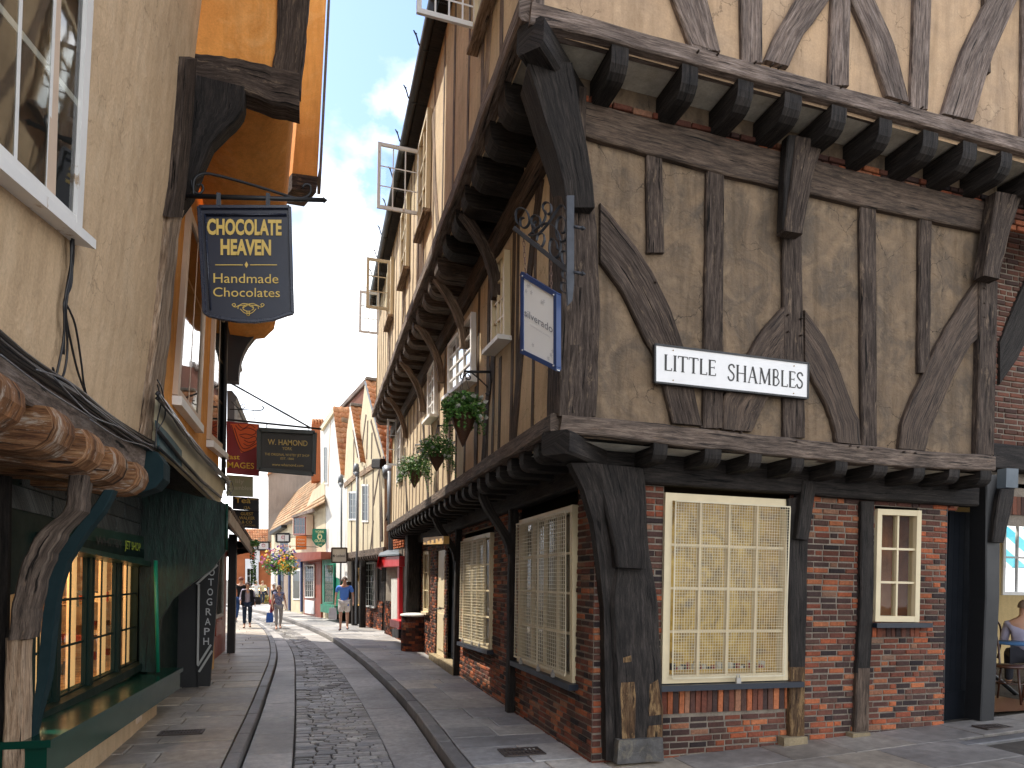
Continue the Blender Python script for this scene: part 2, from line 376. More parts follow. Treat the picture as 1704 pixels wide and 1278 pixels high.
C_WHITE2= paint('clean white paint', (.82,.82,.80), .4, .5, .1)
C_PINK  = paint('pinkish window paint', (.66,.50,.37), .45, .4, .25)
C_NAVY  = paint('navy blue gloss', (.006,.008,.012), .65, .15, .3, 3., None)
C_SILL  = paint('navy sill paint', (.014,.02,.032), .4, .5, .3, 4., (.2,.14,.09))
C_DGREEN= paint('bottle green gloss', (.003,.045,.028), .2, .6, .4)
C_DGREEN2=paint('dark green paint', (.004,.018,.014), .5, .25, .4)
W_GREEN = wood('dark green painted boards', (.002,.010,.008), (.005,.024,.018), (.010,.040,.030), (.03,.045,.04), .7, .5, .7, .35, 9.)
C_TEAL  = paint('dark teal paint', (.013,.030,.034), .7, .15, .4, 5.)
C_FASCIA= paint('faded fascia paint', (.62,.54,.36), .6, .3, .35, 2.2, (.16,.22,.23))
C_FASC2 = paint('slate teal fascia paint', (.09,.15,.165), .55, .3, .5, 3.)
C_BLACK = paint('black iron', (.012,.012,.013), .45, .5, .3)
C_IRON  = paint('grey wrought iron', (.05,.055,.065), .5, .5, .5, 9., (.12,.06,.03), .3)
C_PIPE  = paint('grey blue downpipe', (.15,.17,.195), .45, .5, .4)
C_RED   = paint('red gloss', (.55,.02,.025), .35, .5, .2)
C_RED2  = paint('brick red paint', (.24,.042,.016), .4, .5, .2)
C_BLUE  = paint('royal blue paint', (.012,.03,.12), .35, .5, .3)
C_GREEN = paint('emerald paint', (.008,.19,.11), .35, .5, .2)
C_LGREEN= paint('sage green paint', (.36,.44,.16), .5, .4, .3)
C_OCHRE = paint('ochre paint', (.70,.42,.13), .5, .4, .3)
C_GREY  = paint('grey paint', (.42,.42,.40), .5, .4, .3)
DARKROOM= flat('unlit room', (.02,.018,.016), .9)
GLASS   = glass('window glass'); GLASS2 = glass('low sheen glass', k=.5)
LEAD    = paint('lead sheet', (.10,.125,.145), .5, .5, .4)
STONE   = plaster('yellow pad stone', (.33,.26,.155), (.18,.145,.1), None, 4., .6, 1.)
STONEG  = plaster('dark plinth stone', (.13,.125,.12), (.05,.045,.04), (.28,.24,.17), 3., .6, 1.)
CABLE   = flat('black cable sheath', (.012,.012,.014), .4)
CABLEG  = flat('grey cable sheath', (.12,.12,.125), .4)
GOLD    = flat('gold leaf lettering', (.62,.43,.10), .45)
LETTERK = flat('black lettering', (.03,.028,.026), .6)
# ---------------------------------------------------------------- building helpers
def bricks(mb, pl, a0, a1, b0, b1, holes=(), L_=.205, h=.062, mo=.014, out=.004, depth=.03, soldier=None):
    """real bricks, course by course, cut at the openings (a0,a1,b0,b1)"""
    r = 0; b = b0
    while b < b1-.01:
        bt = min(b+h, b1); mid = (b+bt)/2; segs = [(a0, a1)]
        for (x0, x1, y0, y1) in holes:
            if y0-.01 < mid < y1+.01:
                ns = []
                for (p, q) in segs:
                    if x1 <= p or x0 >= q: ns.append((p, q))
                    else:
                        if x0 > p: ns.append((p, x0))
                        if x1 < q: ns.append((x1, q))
                segs = ns
        for (p, q) in segs:
            half = (r % 2 == 0)
            x = p; first = True
            while x < q-.01:
                ll = L_*(.5 if (first and half) or random.random() < .22 else 1)*random.uniform(.93, 1.05)
                e = min(x+ll, q)
                if q-e < .05: e = q
                o = out+random.uniform(-.005, .006); j = lambda: random.uniform(-.0028, .0028)
                wv = .007*mnoise.noise(V((x*1.3, b*3, a0*5)))
                A, B, Cc, D = x+mo/2+j(), e-mo/2+j(), b+mo/2+j()+wv, bt-mo/2+j()+wv
                ch = .006
                f = [pl.at(A+ch,Cc+ch,o),pl.at(B-ch,Cc+ch,o+j()),pl.at(B-ch,D-ch,o+j()),pl.at(A+ch,D-ch,o)]
                g = [pl.at(A,Cc,o-.007),pl.at(B,Cc,o-.007),pl.at(B,D,o-.007),pl.at(A,D,o-.007)]
                k = [pl.at(A,Cc,-depth),pl.at(B,Cc,-depth),pl.at(B,D,-depth),pl.at(A,D,-depth)]
                fs = [[0,1,2,3]]+[[4+i,4+(i+1)%4,(i+1)%4,i] for i in range(4)]+[[8+i,8+(i+1)%4,4+(i+1)%4,4+i] for i in range(4)]
                mb.quads(f+g+k, fs)
                x = e; first = False
        b = bt; r += 1
def soldiers(mb, pl, a0, a1, b0, b1, w_=.066, out=.016):
    x = a0
    while x < a1-.02:
        e = min(x+w_*random.uniform(.9,1.1), a1); o = out+random.uniform(-.004,.006); t = random.uniform(-.006,.006)
        mb.prism([pl.at(x+.005,b0+.004,o),pl.at(e-.005,b0+.004,o),pl.at(e-.005+t,b1-.004,o),pl.at(x+.005+t,b1-.004,o)], -pl.n*.05)
        x = e
def holed(mb, pl, a0, a1, b0, b1, holes=(), o=0.):
    A = sorted(set([a0,a1]+[min(max(h[i],a0),a1) for h in holes for i in (0,1)])); B = sorted(set([b0,b1]+[min(max(h[i],b0),b1) for h in holes for i in (2,3)]))
    for i in range(len(A)-1):
        for j in range(len(B)-1):
            ma, m_ = (A[i]+A[i+1])/2, (B[j]+B[j+1])/2
            if any(h[0] < ma < h[1] and h[2] < m_ < h[3] for h in holes): continue
            mb.face([pl.at(A[i],B[j],o),pl.at(A[i+1],B[j],o),pl.at(A[i+1],B[j+1],o),pl.at(A[i],B[j+1],o)])
def bil(Q, s, t):
    return (Q[0].lerp(Q[1], s)).lerp(Q[3].lerp(Q[2], s), t)
def bar(mb, Q, n, s0, t0, s1, t1, w, o0, o1):
    """bar across the quad Q from (s0,t0) to (s1,t1), width w metres, from offset o0 to o1"""
    a = bil(Q, s0, t0); b = bil(Q, s1, t1); d = (b-a).normalized(); sd_ = n.cross(d)*w/2
    mb.prism([a-sd_+n*o1, b-sd_+n*o1, b+sd_+n*o1, a+sd_+n*o1], -n*(o1-o0))
def window(parent, Q, n, nx, ny, fr, mu, mt, o=.03, dep=.09, room=DARKROOM, roomd=.16, glz=GLASS, ledge=None, name='window', ramat=None, top=None):
    """Q: bottom-left, bottom-right, top-right, top-left"""
    Q = [V(q) for q in Q]; mb = MB(); W = (Q[1]-Q[0]).length; Ht = (Q[3]-Q[0]).length
    s_, t_ = fr/W/2, fr/Ht/2
    bar(mb, Q, n, s_, 0, s_, 1, fr, o-dep, o); bar(mb, Q, n, 1-s_, 0, 1-s_, 1, fr, o-dep, o)
    bar(mb, Q, n, 2*s_, t_, 1-2*s_, t_, fr, o-dep, o-.002); bar(mb, Q, n, 2*s_, 1-t_, 1-2*s_, 1-t_, fr, o-dep, o-.002)
    for i in range(1, nx):
        s = 2*s_+(1-4*s_)*i/nx; bar(mb, Q, n, s, 2*t_, s, 1-2*t_, mu, o-dep*.75, o-.018)
    for j in range(1, ny):
        t = 2*t_+(1-4*t_)*j/ny; bar(mb, Q, n, 2*s_, t, 1-2*s_, t, mu, o-dep*.7, o-.021)
    wo = mb.build(name, mt, parent); shallow = room is not None and roomd < .06; po_ = .010 if shallow else o-.05
    g = MB(); g.face([bil(Q,s_,t_)+n*po_, bil(Q,1-s_,t_)+n*po_, bil(Q,1-s_,1-t_)+n*po_, bil(Q,s_,1-t_)+n*po_]); g.build('pane', glz, wo)
    if room is not None:
        r = MB(); q = [bil(Q,s_,t_), bil(Q,1-s_,t_), bil(Q,1-s_,1-t_), bil(Q,s_,1-t_)]; f = [p+n*(o-.06) for p in q]; bk = [p-n*roomd for p in q] if not shallow else [p+n*.004 for p in q]
        r.quads(f+bk, [[4,5,6,7]] if shallow else [[4,5,6,7],[0,1,5,4],[1,2,6,5],[2,3,7,6],[3,0,4,7]]); r.build('interior', room, wo)
    return wo
def grille(parent, Q, n, nx, ny, r, mt, o=.05, edge=.02, name='wire_grille'):
    mb = MB()
    for i in range(nx+1):
        s = i/nx; bar(mb, Q, n, s, 0, s, 1, r if 0 < i < nx else edge, o-r, o)
    for j in range(ny+1):
        t = j/ny; bar(mb, Q, n, 0, t, 1, t, r if 0 < j < ny else edge, o+.001, o+.001+r)
    return mb.build(name, mt, parent)
def sill(parent, a, b, n, h, proj, mt, back=.02, name='sill'):
    mb = MB(); a = V(a); b = V(b); dn = V((0,0,-h))
    e0 = a-n*back; 
    mb.prism([a+n*proj, b+n*proj, b+n*proj+dn, a+n*proj+dn], -n*(proj+back)); return mb.build(name, mt, parent)
def joist(mb, p, back, side, w, h, ln, rnd=.5):
    """floor joist whose nose sits at p (top centre of the nose), running along 'back'; underside of the nose rounded"""
    p = V(p); back = V(back).normalized(); side = V(side).normalized(); dn = V((0,0,-1)); r = h*rnd; ru = random.random()*50
    w *= random.uniform(.86,1.12); h *= random.uniform(.92,1.08)
    prof = [(0,0),(0,h-r)]+[(r-r*math.cos(a), h-r+r*math.sin(a)) for a in (math.pi*.12, math.pi*.25, math.pi*.38, math.pi*.5)]+[(ln*.5,h*.98),(ln,h),(ln,0)]
    k = len(prof); c = .008
    vs = []; 
    for sgn, cc_ in ((-1,0),(1,0)):
        for (x, y) in prof: vs.append(p+back*(x+random.uniform(0,.004))+dn*y+side*sgn*w/2)
    acc = [0.]
    for i in range(k-1): acc.append(acc[-1]+math.hypot(prof[i+1][0]-prof[i][0], prof[i+1][1]-prof[i][1]))
    fs = [list(range(k-1,-1,-1)), list(range(k, 2*k))]
    uv = [[(prof[i][0]+ru, prof[i][1]) for i in fs[0]], [(prof[i-k][0]+ru, prof[i-k][1]+.5) for i in fs[1]]]
    for i in range(k-1):
        fs.append([i, i+1, k+i+1, k+i]); uv.append([(acc[i]+ru,.3),(acc[i+1]+ru,.3),(acc[i+1]+ru,.3+w),(acc[i]+ru,.3+w)])
    mb.quads(vs, fs, uv)
def pegs(mb, P, n, r=.011, ln=.03, par=None):
    for p in P:
        m_ = mb if par is None else MB(); m_.tube([V(p)-n*.01, V(p)+n*ln], r, 5)
        if par is not None: m_.build('peg', W_DARK, par)
# ================================================================ CORNER BUILDING
GX, GY = 2.52, 5.68; FX, FY = 2.0, 5.25; UX, UY = 1.55, 4.87; ENDY = 18.08
gl = Pl((GX,GY,0), (1,0,0), (0,-1,0)); gs = Pl((GX,0,0), (0,1,0), (-1,0,0))
f1l = Pl((FX,FY,0), (1,0,0), (0,-1,0)); f1s = Pl((FX,0,0), (0,1,0), (-1,0,0))
f2l = Pl((UX,UY,0), (1,0,0), (0,-1,0)); f2s = Pl((UX,0,0), (0,1,0), (-1,0,0))
NL = V((0,-1,0)); NS = V((-1,0,0))
cb = thing('timber_framed_building', 'jettied timber framed corner building with brick ground floor and tan plaster panels', 'building', (GX,GY,.1))
def P_(pl, pts, o=0.): return [pl.px(x, y, o) for x, y in pts]
# ---- ground floor, lane side
def rect(pl, x0, y0, x1, y1):
    a = pl.ab(x0, y0); b = pl.ab(x1, y1); return (min(a[0],b[0]), max(a[0],b[0]), min(a[1],b[1]), max(a[1],b[1]))
wA = rect(gl, 1100, 1138, 1316, 820); wB = rect(gl, 1453, 1035, 1530, 846); dA = rect(gl, 1571, 1205, 1640, 851)
mb = MB(); hl = [wA, wB, (dA[0], dA[1]+.15, -.5, dA[3])]
holed(mb, gl, 0, 4.42, -.1, 3.1, hl, -.006)
hs = []
wS1 = rect(gs, 957, 1138, 865, 842); wS2 = rect(gs, 819, 1082, 772, 890)
dS = rect(gs, 762, 1108, 745, 905); dS2 = rect(gs, 738, 1098, 727, 917); wS3 = rect(gs, 715, 1015, 706, 917)
gs_h = [wS1, wS2, (dS[0], dS[1], -.5, dS[3]), (dS2[0], dS2[1], -.5, dS2[3]), wS3]
holed(mb, gs, GY, 16.6, -.1, 3.1, gs_h, -.006)
gw = mb.build('wall', MORTAR, cb)
mb = MB(); bricks(mb, gl, -.004, 4.42, .02, 2.86, hl+[(wA[0],wA[1],wA[2]-.30,wA[2]-.05),(wB[0]-.03,wB[1]+.03,wB[2]-.17,wB[2]-.05)])
soldiers(mb, gl, wA[0], wA[1], wA[2]-.295, wA[2]-.055); soldiers(mb, gl, wB[0]-.03, wB[1]+.03, wB[2]-.165, wB[2]-.055); soldiers(mb, gl, dA[0], 4.42, dA[3]+.01, dA[3]+.17)
bricks(mb, gs, GY+.02, 16.6, .02, 2.86, gs_h)
mb.build('brickwork', BRICK, gw)
mb = MB(); mb.prism([V((FX+.1,FY+.1,3.05)),V((GX+4.4,FY+.1,3.05)),V((GX+4.4,9,3.05)),V((6,ENDY-.1,3.05)),V((FX+.1,ENDY-.1,3.05))], V((0,0,.05))); mb.build('leak_block_slab', DARKROOM, cb)  # dark slab added inside to stop light leaking through wall gaps
mb = MB(); mb.prism([V((UX+.1,UY+.1,6.16)),V((UX+9,UY+.1,6.16)),V((UX+9,9,6.16)),V((6,ENDY-.1,6.16)),V((UX+.1,ENDY-.1,6.16))], V((0,0,.05))); mb.build('leak_block_slab', DARKROOM, cb)  # second added dark slab against light leaks, upper jetty level
mb = MB(); mb.quads([(GX+.45,GY+.5,0),(GX+4.4,GY+.5,0),(GX+4.4,GY+.5,3.05),(GX+.45,GY+.5,3.05),(GX+.45,16.5,0),(GX+.45,16.5,3.05)],[[0,1,2,3],[4,0,3,5]]); mb.build('leak_block_wall', DARKROOM, cb)  # dark sheets added behind the walls so no sky shows through gaps
# windows
def quadpx(pl, pts, o=0.): return [pl.px(x, y, o) for x, y in pts]   # BL BR TR TL
QA = quadpx(gl, [(1099,1137),(1309,1131),(1316,832),(1105,820)])
ROOMGOLD, nt, bs = mat('glowing gold window backing')
a = noise(nt, mapping(nt,'Object',(2.2,1,1.5)), 2.6, 6, .65, .9)
c = ramp(nt, a, [(.3,(.13,.075,.015)),(.5,(.42,.26,.05)),(.7,(.62,.42,.11))])
c = mixc(nt, ramp(nt, noise(nt, mapping(nt,'Object',(2,1,2.4),(3,1,5)), 3.0, 3), [(.55,(0,0,0)),(.7,(.75,.75,.75))]), c, (.16,.13,.11))
nt.links.new(c, bs.inputs['Base Color']); nt.links.new(c, bs.inputs['Emission Color']); bs.inputs['Emission Strength'].default_value = .16  # backing glows by itself, standing in for light inside the shop
wo = window(cb, QA, NL, 4, 4, .075, .022, C_CREAM, .03, .10, ROOMGOLD, .35, GLASS2)
# trinkets on the window floor
mb = MB(); 
for k in range(26):
    s = .08+.84*(k+.5)/26; p = bil(QA, s, .055)-NL*0+V((0,.16+.06*random.random(),0)); r_ = .018+.02*random.random()
    mb.m = k % 3; mb.tube([p, p+V((0,0,.02+.06*random.random()))], r_, 7)
mb.build('window_display', [flat('red trinket',(.3,.03,.03)), flat('white trinket',(.55,.53,.5)), flat('dark trinket',(.05,.05,.06))], wo)
q = [bil(QA,.06,.03), bil(QA,.94,.03), bil(QA,.955,.955), bil(QA,.06,.955)]
grille(wo, q, NL, 44, 62, .0036, C_CREAM2, .075, .014)
mb = MB(); p = bil(QA, .55, .02)+NL*.1
mb.box(p+V((0,0,-.015)), .05, .03, .055); mb.tube([p+V((-.016,0,.01)), p+V((-.014,0,.045)), p+V((.014,0,.045)), p+V((.016,0,.01))], .005, 6)
mb.build('padlock', paint('steel padlock', (.5,.48,.45), .3, .6, .3, 9, None, .8), wo)
sill(wo, gl.px(1085,1139,.0), gl.px(1326,1132,.0), NL, .055, .11, C_SILL)
QB = quadpx(gl, [(1453,1034),(1526,1035),(1530,850),(1457,847)])
ROOMB = plaster('brown room wall', (.42,.17,.07), (.2,.09,.045), (.46,.24,.11), 1.5, .8, .1)
wo = window(cb, QB, NL, 2, 3, .062, .024, C_CREAM, .03, .1, ROOMB, .3, GLASS2)
sill(wo, gl.px(1447,1036), gl.px(1539,1036), NL, .05, .1, C_SILL)
# street side shuttered windows with mesh guards
SHUT = plaster('cream curtain behind mesh', (.25,.20,.11), (.15,.12,.07), (.34,.28,.16), 5., .8, .1)
for (pts, pn, ns_) in (([(957,1137),(864,1100),(868,866),(957,840)], 2, 40), ([(819,1081),(771,1068),(774,897),(819,886)], 2, 36)):
    Q = quadpx(gs, [pts[1], pts[0], pts[3], pts[2]])
    wo = window(cb, Q, NS, 4, 4, .07, .024, C_CREAM, .03, .09, SHUT, .12)
    for s0, s1 in ((.03,.49),(.51,.97)):
        q = [bil(Q,s0,.04), bil(Q,s1,.04), bil(Q,s1,.965), bil(Q,s0,.965)]
        grille(wo, q, NS, 14, ns_, .006, C_CREAM2, .085, .022)
    mb = MB()
    for s in (.2,.55,.8):
        mb = MB(); p = bil(Q, s, .02)+NS*.10; mb.box(p, .03, .05, .05); mb.tube([p+V((0,-.015,.02)), p+V((0,-.012,.05)), p+V((0,.012,.05)), p+V((0,.015,.02))], .005, 6); mb.build('padlock', bpy.data.materials['steel padlock'], wo)
    sill(wo, Q[0]+V((0,.08,0)), Q[1]-V((0,.08,0)), NS, .06, .1, C_SILL)
Q = quadpx(gs, [(706,1017),(715,1019),(715,917),(706,918)]); wo = window(cb, Q, NS, 2, 3, .07, .03, C_CREAM, .03, .09, DARKROOM, .1); sill(wo, Q[0], Q[1], NS, .06, .08, C_CREAM)
# street doors
mb = MB(); a0, a1, b0, b1 = dS[0], dS[1], .12, dS[3]
mb.prism([gs.at(a0,.28,-.1),gs.at(a1,.28,-.1),gs.at(a1,b1,-.1),gs.at(a0,b1,-.1)], -NS*.05)
for (p0, p1, q0, q1) in ((.12,.46,.06,.45),(.54,.88,.06,.45),(.12,.46,.52,.95),(.54,.88,.52,.95)):
    A = lambda s, t, o: gs.at(a0+(a1-a0)*s, .28+(b1-.28)*t, o)
    mb.prism([A(p0,q0,-.08),A(p1,q0,-.08),A(p1,q1,-.08),A(p0,q1,-.08)], -NS*.018)
dd = mb.build('door', C_NAVY, cb)
mb = MB(); mb.prism([gs.at(a0-.1,.27,.12),gs.at(a1+.1,.27,.12),gs.at(a1+.1,.1,.12),gs.at(a0-.1,.1,.12)], -NS*.5); mb.build('doorstep', STONE, cb)
mb = MB(); a0, a1, b1 = dS2[0], dS2[1], dS2[3]
A = lambda s, t, o: gs.at(a0+(a1-a0)*s, .25+(b1-.25)*t, o)
mb.prism([A(0,0,-.03),A(1,0,-.03),A(1,1,-.03),A(0,1,-.03)], -NS*.05)
for (p0,p1,q0,q1) in ((.15,.85,.06,.4),(.15,.85,.46,.94)): mb.prism([A(p0,q0,-.015),A(p1,q0,-.015),A(p1,q1,-.015),A(p0,q1,-.015)], -NS*.02)
dd = mb.build('door', C_CREAM, cb)
mb = MB(); p = A(.2,.45,.02); mb.tube([p, p-V((.07,0,0)), p-V((.07,-.1,0))], .014, 6); mb.build('handle', C_BLACK, dd)
mb = MB(); mb.prism([gs.at(a0-.1,.25,.12),gs.at(a1+.1,.25,.12),gs.at(a1+.1,.1,.12),gs.at(a0-.1,.1,.12)], -NS*.5); mb.build('doorstep', STONE, cb)
mb = MB(); mb.prism(quadpx(gs,[(738,892),(704,895),(704,906),(738,905)],.35), NS*-.1); mb.build('name_board', C_OCHRE, cb)
# lane door
mb = MB(); q = quadpx(gl, [(1569,1203),(1624,1200),(1632,853),(1580,851)], -.22); n_ = 6
for i in range(n_):
    a_, b_ = bil(q, i/n_+.004, .02), bil(q, (i+1)/n_-.004, .02); c_, d_ = bil(q, (i+1)/n_-.004, 1), bil(q, i/n_+.004, 1)
    mb.prism([a_, b_, c_, d_], -NL*.04)
mb.prism([bil(q,0,.0)+NL*.02,bil(q,1,.0)+NL*.02,bil(q,1,.15)+NL*.02,bil(q,0,.15)+NL*.02], -NL*.02)
mb.build('door', C_NAVY, cb)
mb = MB(); mb.prism([gl.at(dA[0]-.02, 0, -.30), gl.at(4.75,0,-.30), gl.at(4.75,2.9,-.30), gl.at(dA[0]-.02,2.9,-.30)], -NL*.03)
mb.prism([gl.at(dA[0], -.1, .0), gl.at(dA[0],-.1,-.26), gl.at(dA[0],dA[3],-.26), gl.at(dA[0],dA[3],.0)], V((-.02,0,0)))
mb.build('door_recess', C_BLACK, cb)
# ---- posts and plates on the lane side
def stick(pl, Lx, Rx, name='stud', mt=W_DARK, th=.08, o=0., seg=10, wob=.008, parent=None, cham=.012):
    mb = MB(); mb.strip([pl.px(x,y,o) for x,y in Lx], [pl.px(x,y,o) for x,y in Rx], pl.n, th, seg, wob, cham); return mb.build(name, mt, parent or cb)
def v4(x0, x1, y0, x2, x3, y1, **k):  # upright: left/right x at the top, left/right x at the foot
    return dict(Lx=[(x0,y0),(x2,y1)], Rx=[(x1,y0),(x3,y1)], **k)
stick(gl, [(1312,830),(1313,900),(1315,1110)], [(1352,822),(1346,900),(1341,1110)], 'post', W_BLACK, .12, .06)
stick(gl, [(1315,1100),(1315,1226)], [(1341,1100),(1340,1226)], 'post_foot', W_FOOT, .12, .062)
stick(gl, [(1434,834),(1433,1000),(1426,1120)], [(1456,834),(1455,1000),(1449,1120)], 'post', W_BLACK, .12, .05)
stick(gl, [(1427,1112),(1423,1221)], [(1449,1112),(1447,1221)], 'post_foot', W_BROWN, .12, .052)
stick(gl, [(1337,800),(1332,850),(1326,896)], [(1360,800),(1355,840),(1347,899)], 'bracket', W_BLACK, .12, .13)
for px_ in ([(1305,1262),(1345,1258),(1344,1226),(1305,1228)], [(1418,1246),(1452,1243),(1448,1219),(1420,1221)]):
    mb = MB(); mb.prism(quadpx(gl, px_, .1), -NL*.2); mb.build('pad_stone', STONE, cb)
stick(gl, [(1642,790),(1641,1000),(1632,1200)], [(1666,790),(1664,1000),(1655,1200)], 'post', C_BLACK, .2, .1, 8, .004)
stick(gl, [(1672,790),(1662,830),(1652,902)], [(1692,790),(1688,830),(1671,903)], 'bracket', W_BLACK, .12, .16)
mb = MB(); mb.prism(quadpx(f1l, [(1674,811),(1694,812),(1695,780),(1675,779)], 0), -NL*.1); mb.build('lead_flashing', LEAD, cb)
# wall plate over ground floor (black beam)
mb = MB(); mb.beam((GX-.02,GY-.03,2.92), (GX+4.6,GY-.03,2.90), .16, .34, seg=10, wob=.01); mb.build('wall_plate', W_BLACK, cb)
mb = MB(); mb.beam((GX-.03,GY+.1,2.90), (GX-.03,16.4,2.86), .16, .34, seg=14, wob=.01); mb.build('wall_plate', W_BLACK, cb)
# corner post, plinth stone, two big corner brackets
mb = MB(); c0 = gl.px(1068,1232,.02); c1 = gl.px(1058,800,.02)
Lp = [gl.px(x,y,.14) for x,y in ((1024,790),(1030,900),(1024,945),(1018,1000),(1022,1100),(1028,1235))]; Rp = [gl.px(x,y,.14) for x,y in ((1076,790),(1080,900),(1088,945),(1097,1000),(1103,1100),(1106,1235))]
mb.strip(Lp, Rp, NL, .42, 14, .012, .03); mb.build('corner_post', W_BLACK, cb)
stick(gl, [(1036,1095),(1031,1150),(1034,1231)], [(1052,1090),(1060,1150),(1058,1231)], 'post_foot', W_FOOT, .1, .143, 8, .01)
stick(gl, [(1080,1140),(1078,1180),(1074,1231)], [(1096,1130),(1104,1180),(1104,1231)], 'post_foot', W_FOOT, .1, .143, 8, .01)
mb = MB(); Lp = [gl.px(x,y,.22) for x,y in ((985,770),(1005,830),(1020,900),(1027,944))]; Rp = [gl.px(x,y,.22) for x,y in ((1072,780),(1077,830),(1076,900),(1076,946))]
mb.strip(Lp, Rp, NL, .3, 12, .01, .02); mb.build('bracket', W_BLACK, cb)
mb = MB(); mb.prism(quadpx(gl, [(1027,1272),(1105,1266),(1103,1228),(1030,1232)], .19), -NL*.4); mb.build('plinth_stone', STONEG, cb)
# dark curved brace between the corner post and the brick corner, sweeping up to the dragon beam
mb = MB(); rings = []
for (xl, xr, y, o_) in ((1009,1031,1266,.10),(1007,1031,1150,.10),(1005,1031,1014,.10),(998,1028,940,.12),(988,1020,870,.16),(972,1008,815,.22),(950,994,770,.32)):
    a_ = gl.px(xl,y,o_); b_ = gl.px(xr,y,o_); rings.append([a_+V((0,.11,0)), a_, b_, b_+V((0,.11,0))])
mb.loft(rings, 1, 3.); mb.build('corner_brace', W_BLACK, cb)
# street posts and brackets below the jetty
for yy in (8.18, 11.55):
    mb = MB(); mb.beam((GX-.03,yy,.05),(GX-.03,yy,2.9),.13,.14,up=(1,0,0),seg=8,wob=.01); mb.build('post', W_BLACK, cb)
    mb = MB(); rings = []
    for k in range(9):
        t = k/8; x = GX-.08-.40*math.sin(t*1.5)**2*1.0; z = 2.15+.8*t; rings.append([V((x-.05,yy-.06,z)),V((x+.06,yy-.06,z)),V((x+.06,yy+.06,z)),V((x-.05,yy+.06,z))])
    mb.loft(rings, 1, 2.); mb.build('bracket', W_BLACK, cb)
mb = MB(); mb.beam((GX-.18,16.15,.05),(GX-.18,16.15,3.),.5,.35,up=(1,0,0),seg=8,wob=.015); mb.build('post', W_BLACK, cb)
mb = MB(); mb.beam((GX-.02,17.0,.05),(GX-.02,17.0,3.),.12,.14,up=(1,0,0),seg=6,wob=.015); mb.build('post', W_BLACK, cb)
# ---- first floor plaster
x_end = f1l.ab(1656,758)[0]
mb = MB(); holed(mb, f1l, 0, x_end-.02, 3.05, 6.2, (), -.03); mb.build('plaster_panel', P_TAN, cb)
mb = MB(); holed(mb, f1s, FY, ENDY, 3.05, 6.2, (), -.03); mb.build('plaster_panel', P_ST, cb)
mb = MB(); mb.face([V((FX,ENDY,2.9)),V((FX+4,ENDY,2.9)),V((FX+4,ENDY,6.2)),V((FX,ENDY,6.2))]); mb.face([V((UX,ENDY,6.1)),V((UX+4,ENDY,6.1)),V((UX+4,ENDY,9)),V((UX,ENDY,9))]); mb.build('end_wall', P_ST, cb); mb = MB()
mb.face([V((FX+x_end,FY+.03,3.05)),V((FX+x_end,FY+4,3.05)),V((FX+x_end,FY+4,6.2)),V((FX+x_end,FY+.03,6.2))]); mb.build('end_wall', P_ST, cb)
# soffits
mb = MB(); z = 3.02
mb.face([(FX+.02,FY+.02,z),(FX+x_end,FY+.02,z),(FX+x_end,GY+.1,z),(GX+.1,GY+.1,z),(GX+.1,ENDY,z),(FX+.02,ENDY,z)]); mb.build('soffit', P_SOFF, cb)
mb = MB(); z = 6.13
mb.face([(UX+.02,UY+.02,z),(UX+8,UY+.02,z),(UX+8,FY+.1,z),(FX+.1,FY+.1,z),(FX+.1,ENDY,z),(UX+.02,ENDY,z)]); mb.build('soffit', P_SOFF, cb)
# brick infill between the upper joists
mb = MB(); bricks(mb, f1l, 0, 6.2, 5.66, 5.98, (), out=.01); mb.build('brick_infill', BRICK, cb)
# bressumers
stick(f1l, [(936,690),(962,690),(1200,716),(1340,731),(1500,748),(1657,758)], [(931,722),(964,722),(1200,748),(1340,763),(1500,776),(1657,784)], 'bressumer', W_BEAM, .14, .05, 30, .012)
mb = MB(); a = f1s.ab(936,690); mb.beam((FX-.03,FY+.0,3.155),(FX-.03,ENDY,3.17),.15,.165,seg=34,wob=.013); mb.build('bressumer', W_BEAM, cb)
stick(f2l, [(886,0),(960,21),(1200,88),(1450,157),(1704,228),(2000,311)], [(882,38),(960,52),(1200,117),(1450,184),(1704,252),(2000,332)], 'bressumer', W_GREY, .14, .05, 30, .01)
mb = MB(); mb.beam((UX-.03,UY+.0,6.21),(UX-.03,ENDY,6.23),.15,.17,seg=34,wob=.012); mb.build('bressumer', W_GREY, cb)
stick(f1l, [(962,164),(1200,226),(1440,287),(1645,336)], [(975,226),(1200,288),(1440,343),(1645,386)], 'top_plate', W_BROWN, .1, .03, 24, .01)
mb = MB(); mb.beam((FX-.01,FY,5.75),(FX-.01,ENDY,5.75),.1,.26,seg=24,wob=.01); mb.build('top_plate', W_BROWN, cb)
# joist noses
for (x, y) in ((1094,737),(1181,746),(1251,752),(1321,760),(1393,768),(1458,775),(1522,780),(1580,787),(1632,792)):
    p = f1l.px(x, y+8, -.02); mb = MB(); joist(mb, V((p.x, FY+.0-.04, 3.075)), (0,1,0), (1,0,0), .155, .19, .55); mb.build('joist', W_BLACK, cb)
for (x, y) in ((1030,72),(1146,102),(1238,128),(1317,150),(1393,172),(1470,196),(1545,215),(1610,235),(1671,252),(1741,272),(1810,290)):
    p = f2l.px(x, y, 0); mb = MB(); joist(mb, V((p.x, UY-.03, 6.11)), (0,1,0), (1,0,0), .17, .23, .7, .62); mb.build('joist', W_BLACK, cb)
yy = FY+.5
while yy < ENDY-.2:
    mb = MB(); joist(mb, V((FX-.06, yy, 3.07)), (1,0,0), (0,1,0), .15, .19, .65); mb.build('joist', W_BLACK, cb); yy += .44+random.uniform(-.03,.03)
yy = UY+.75
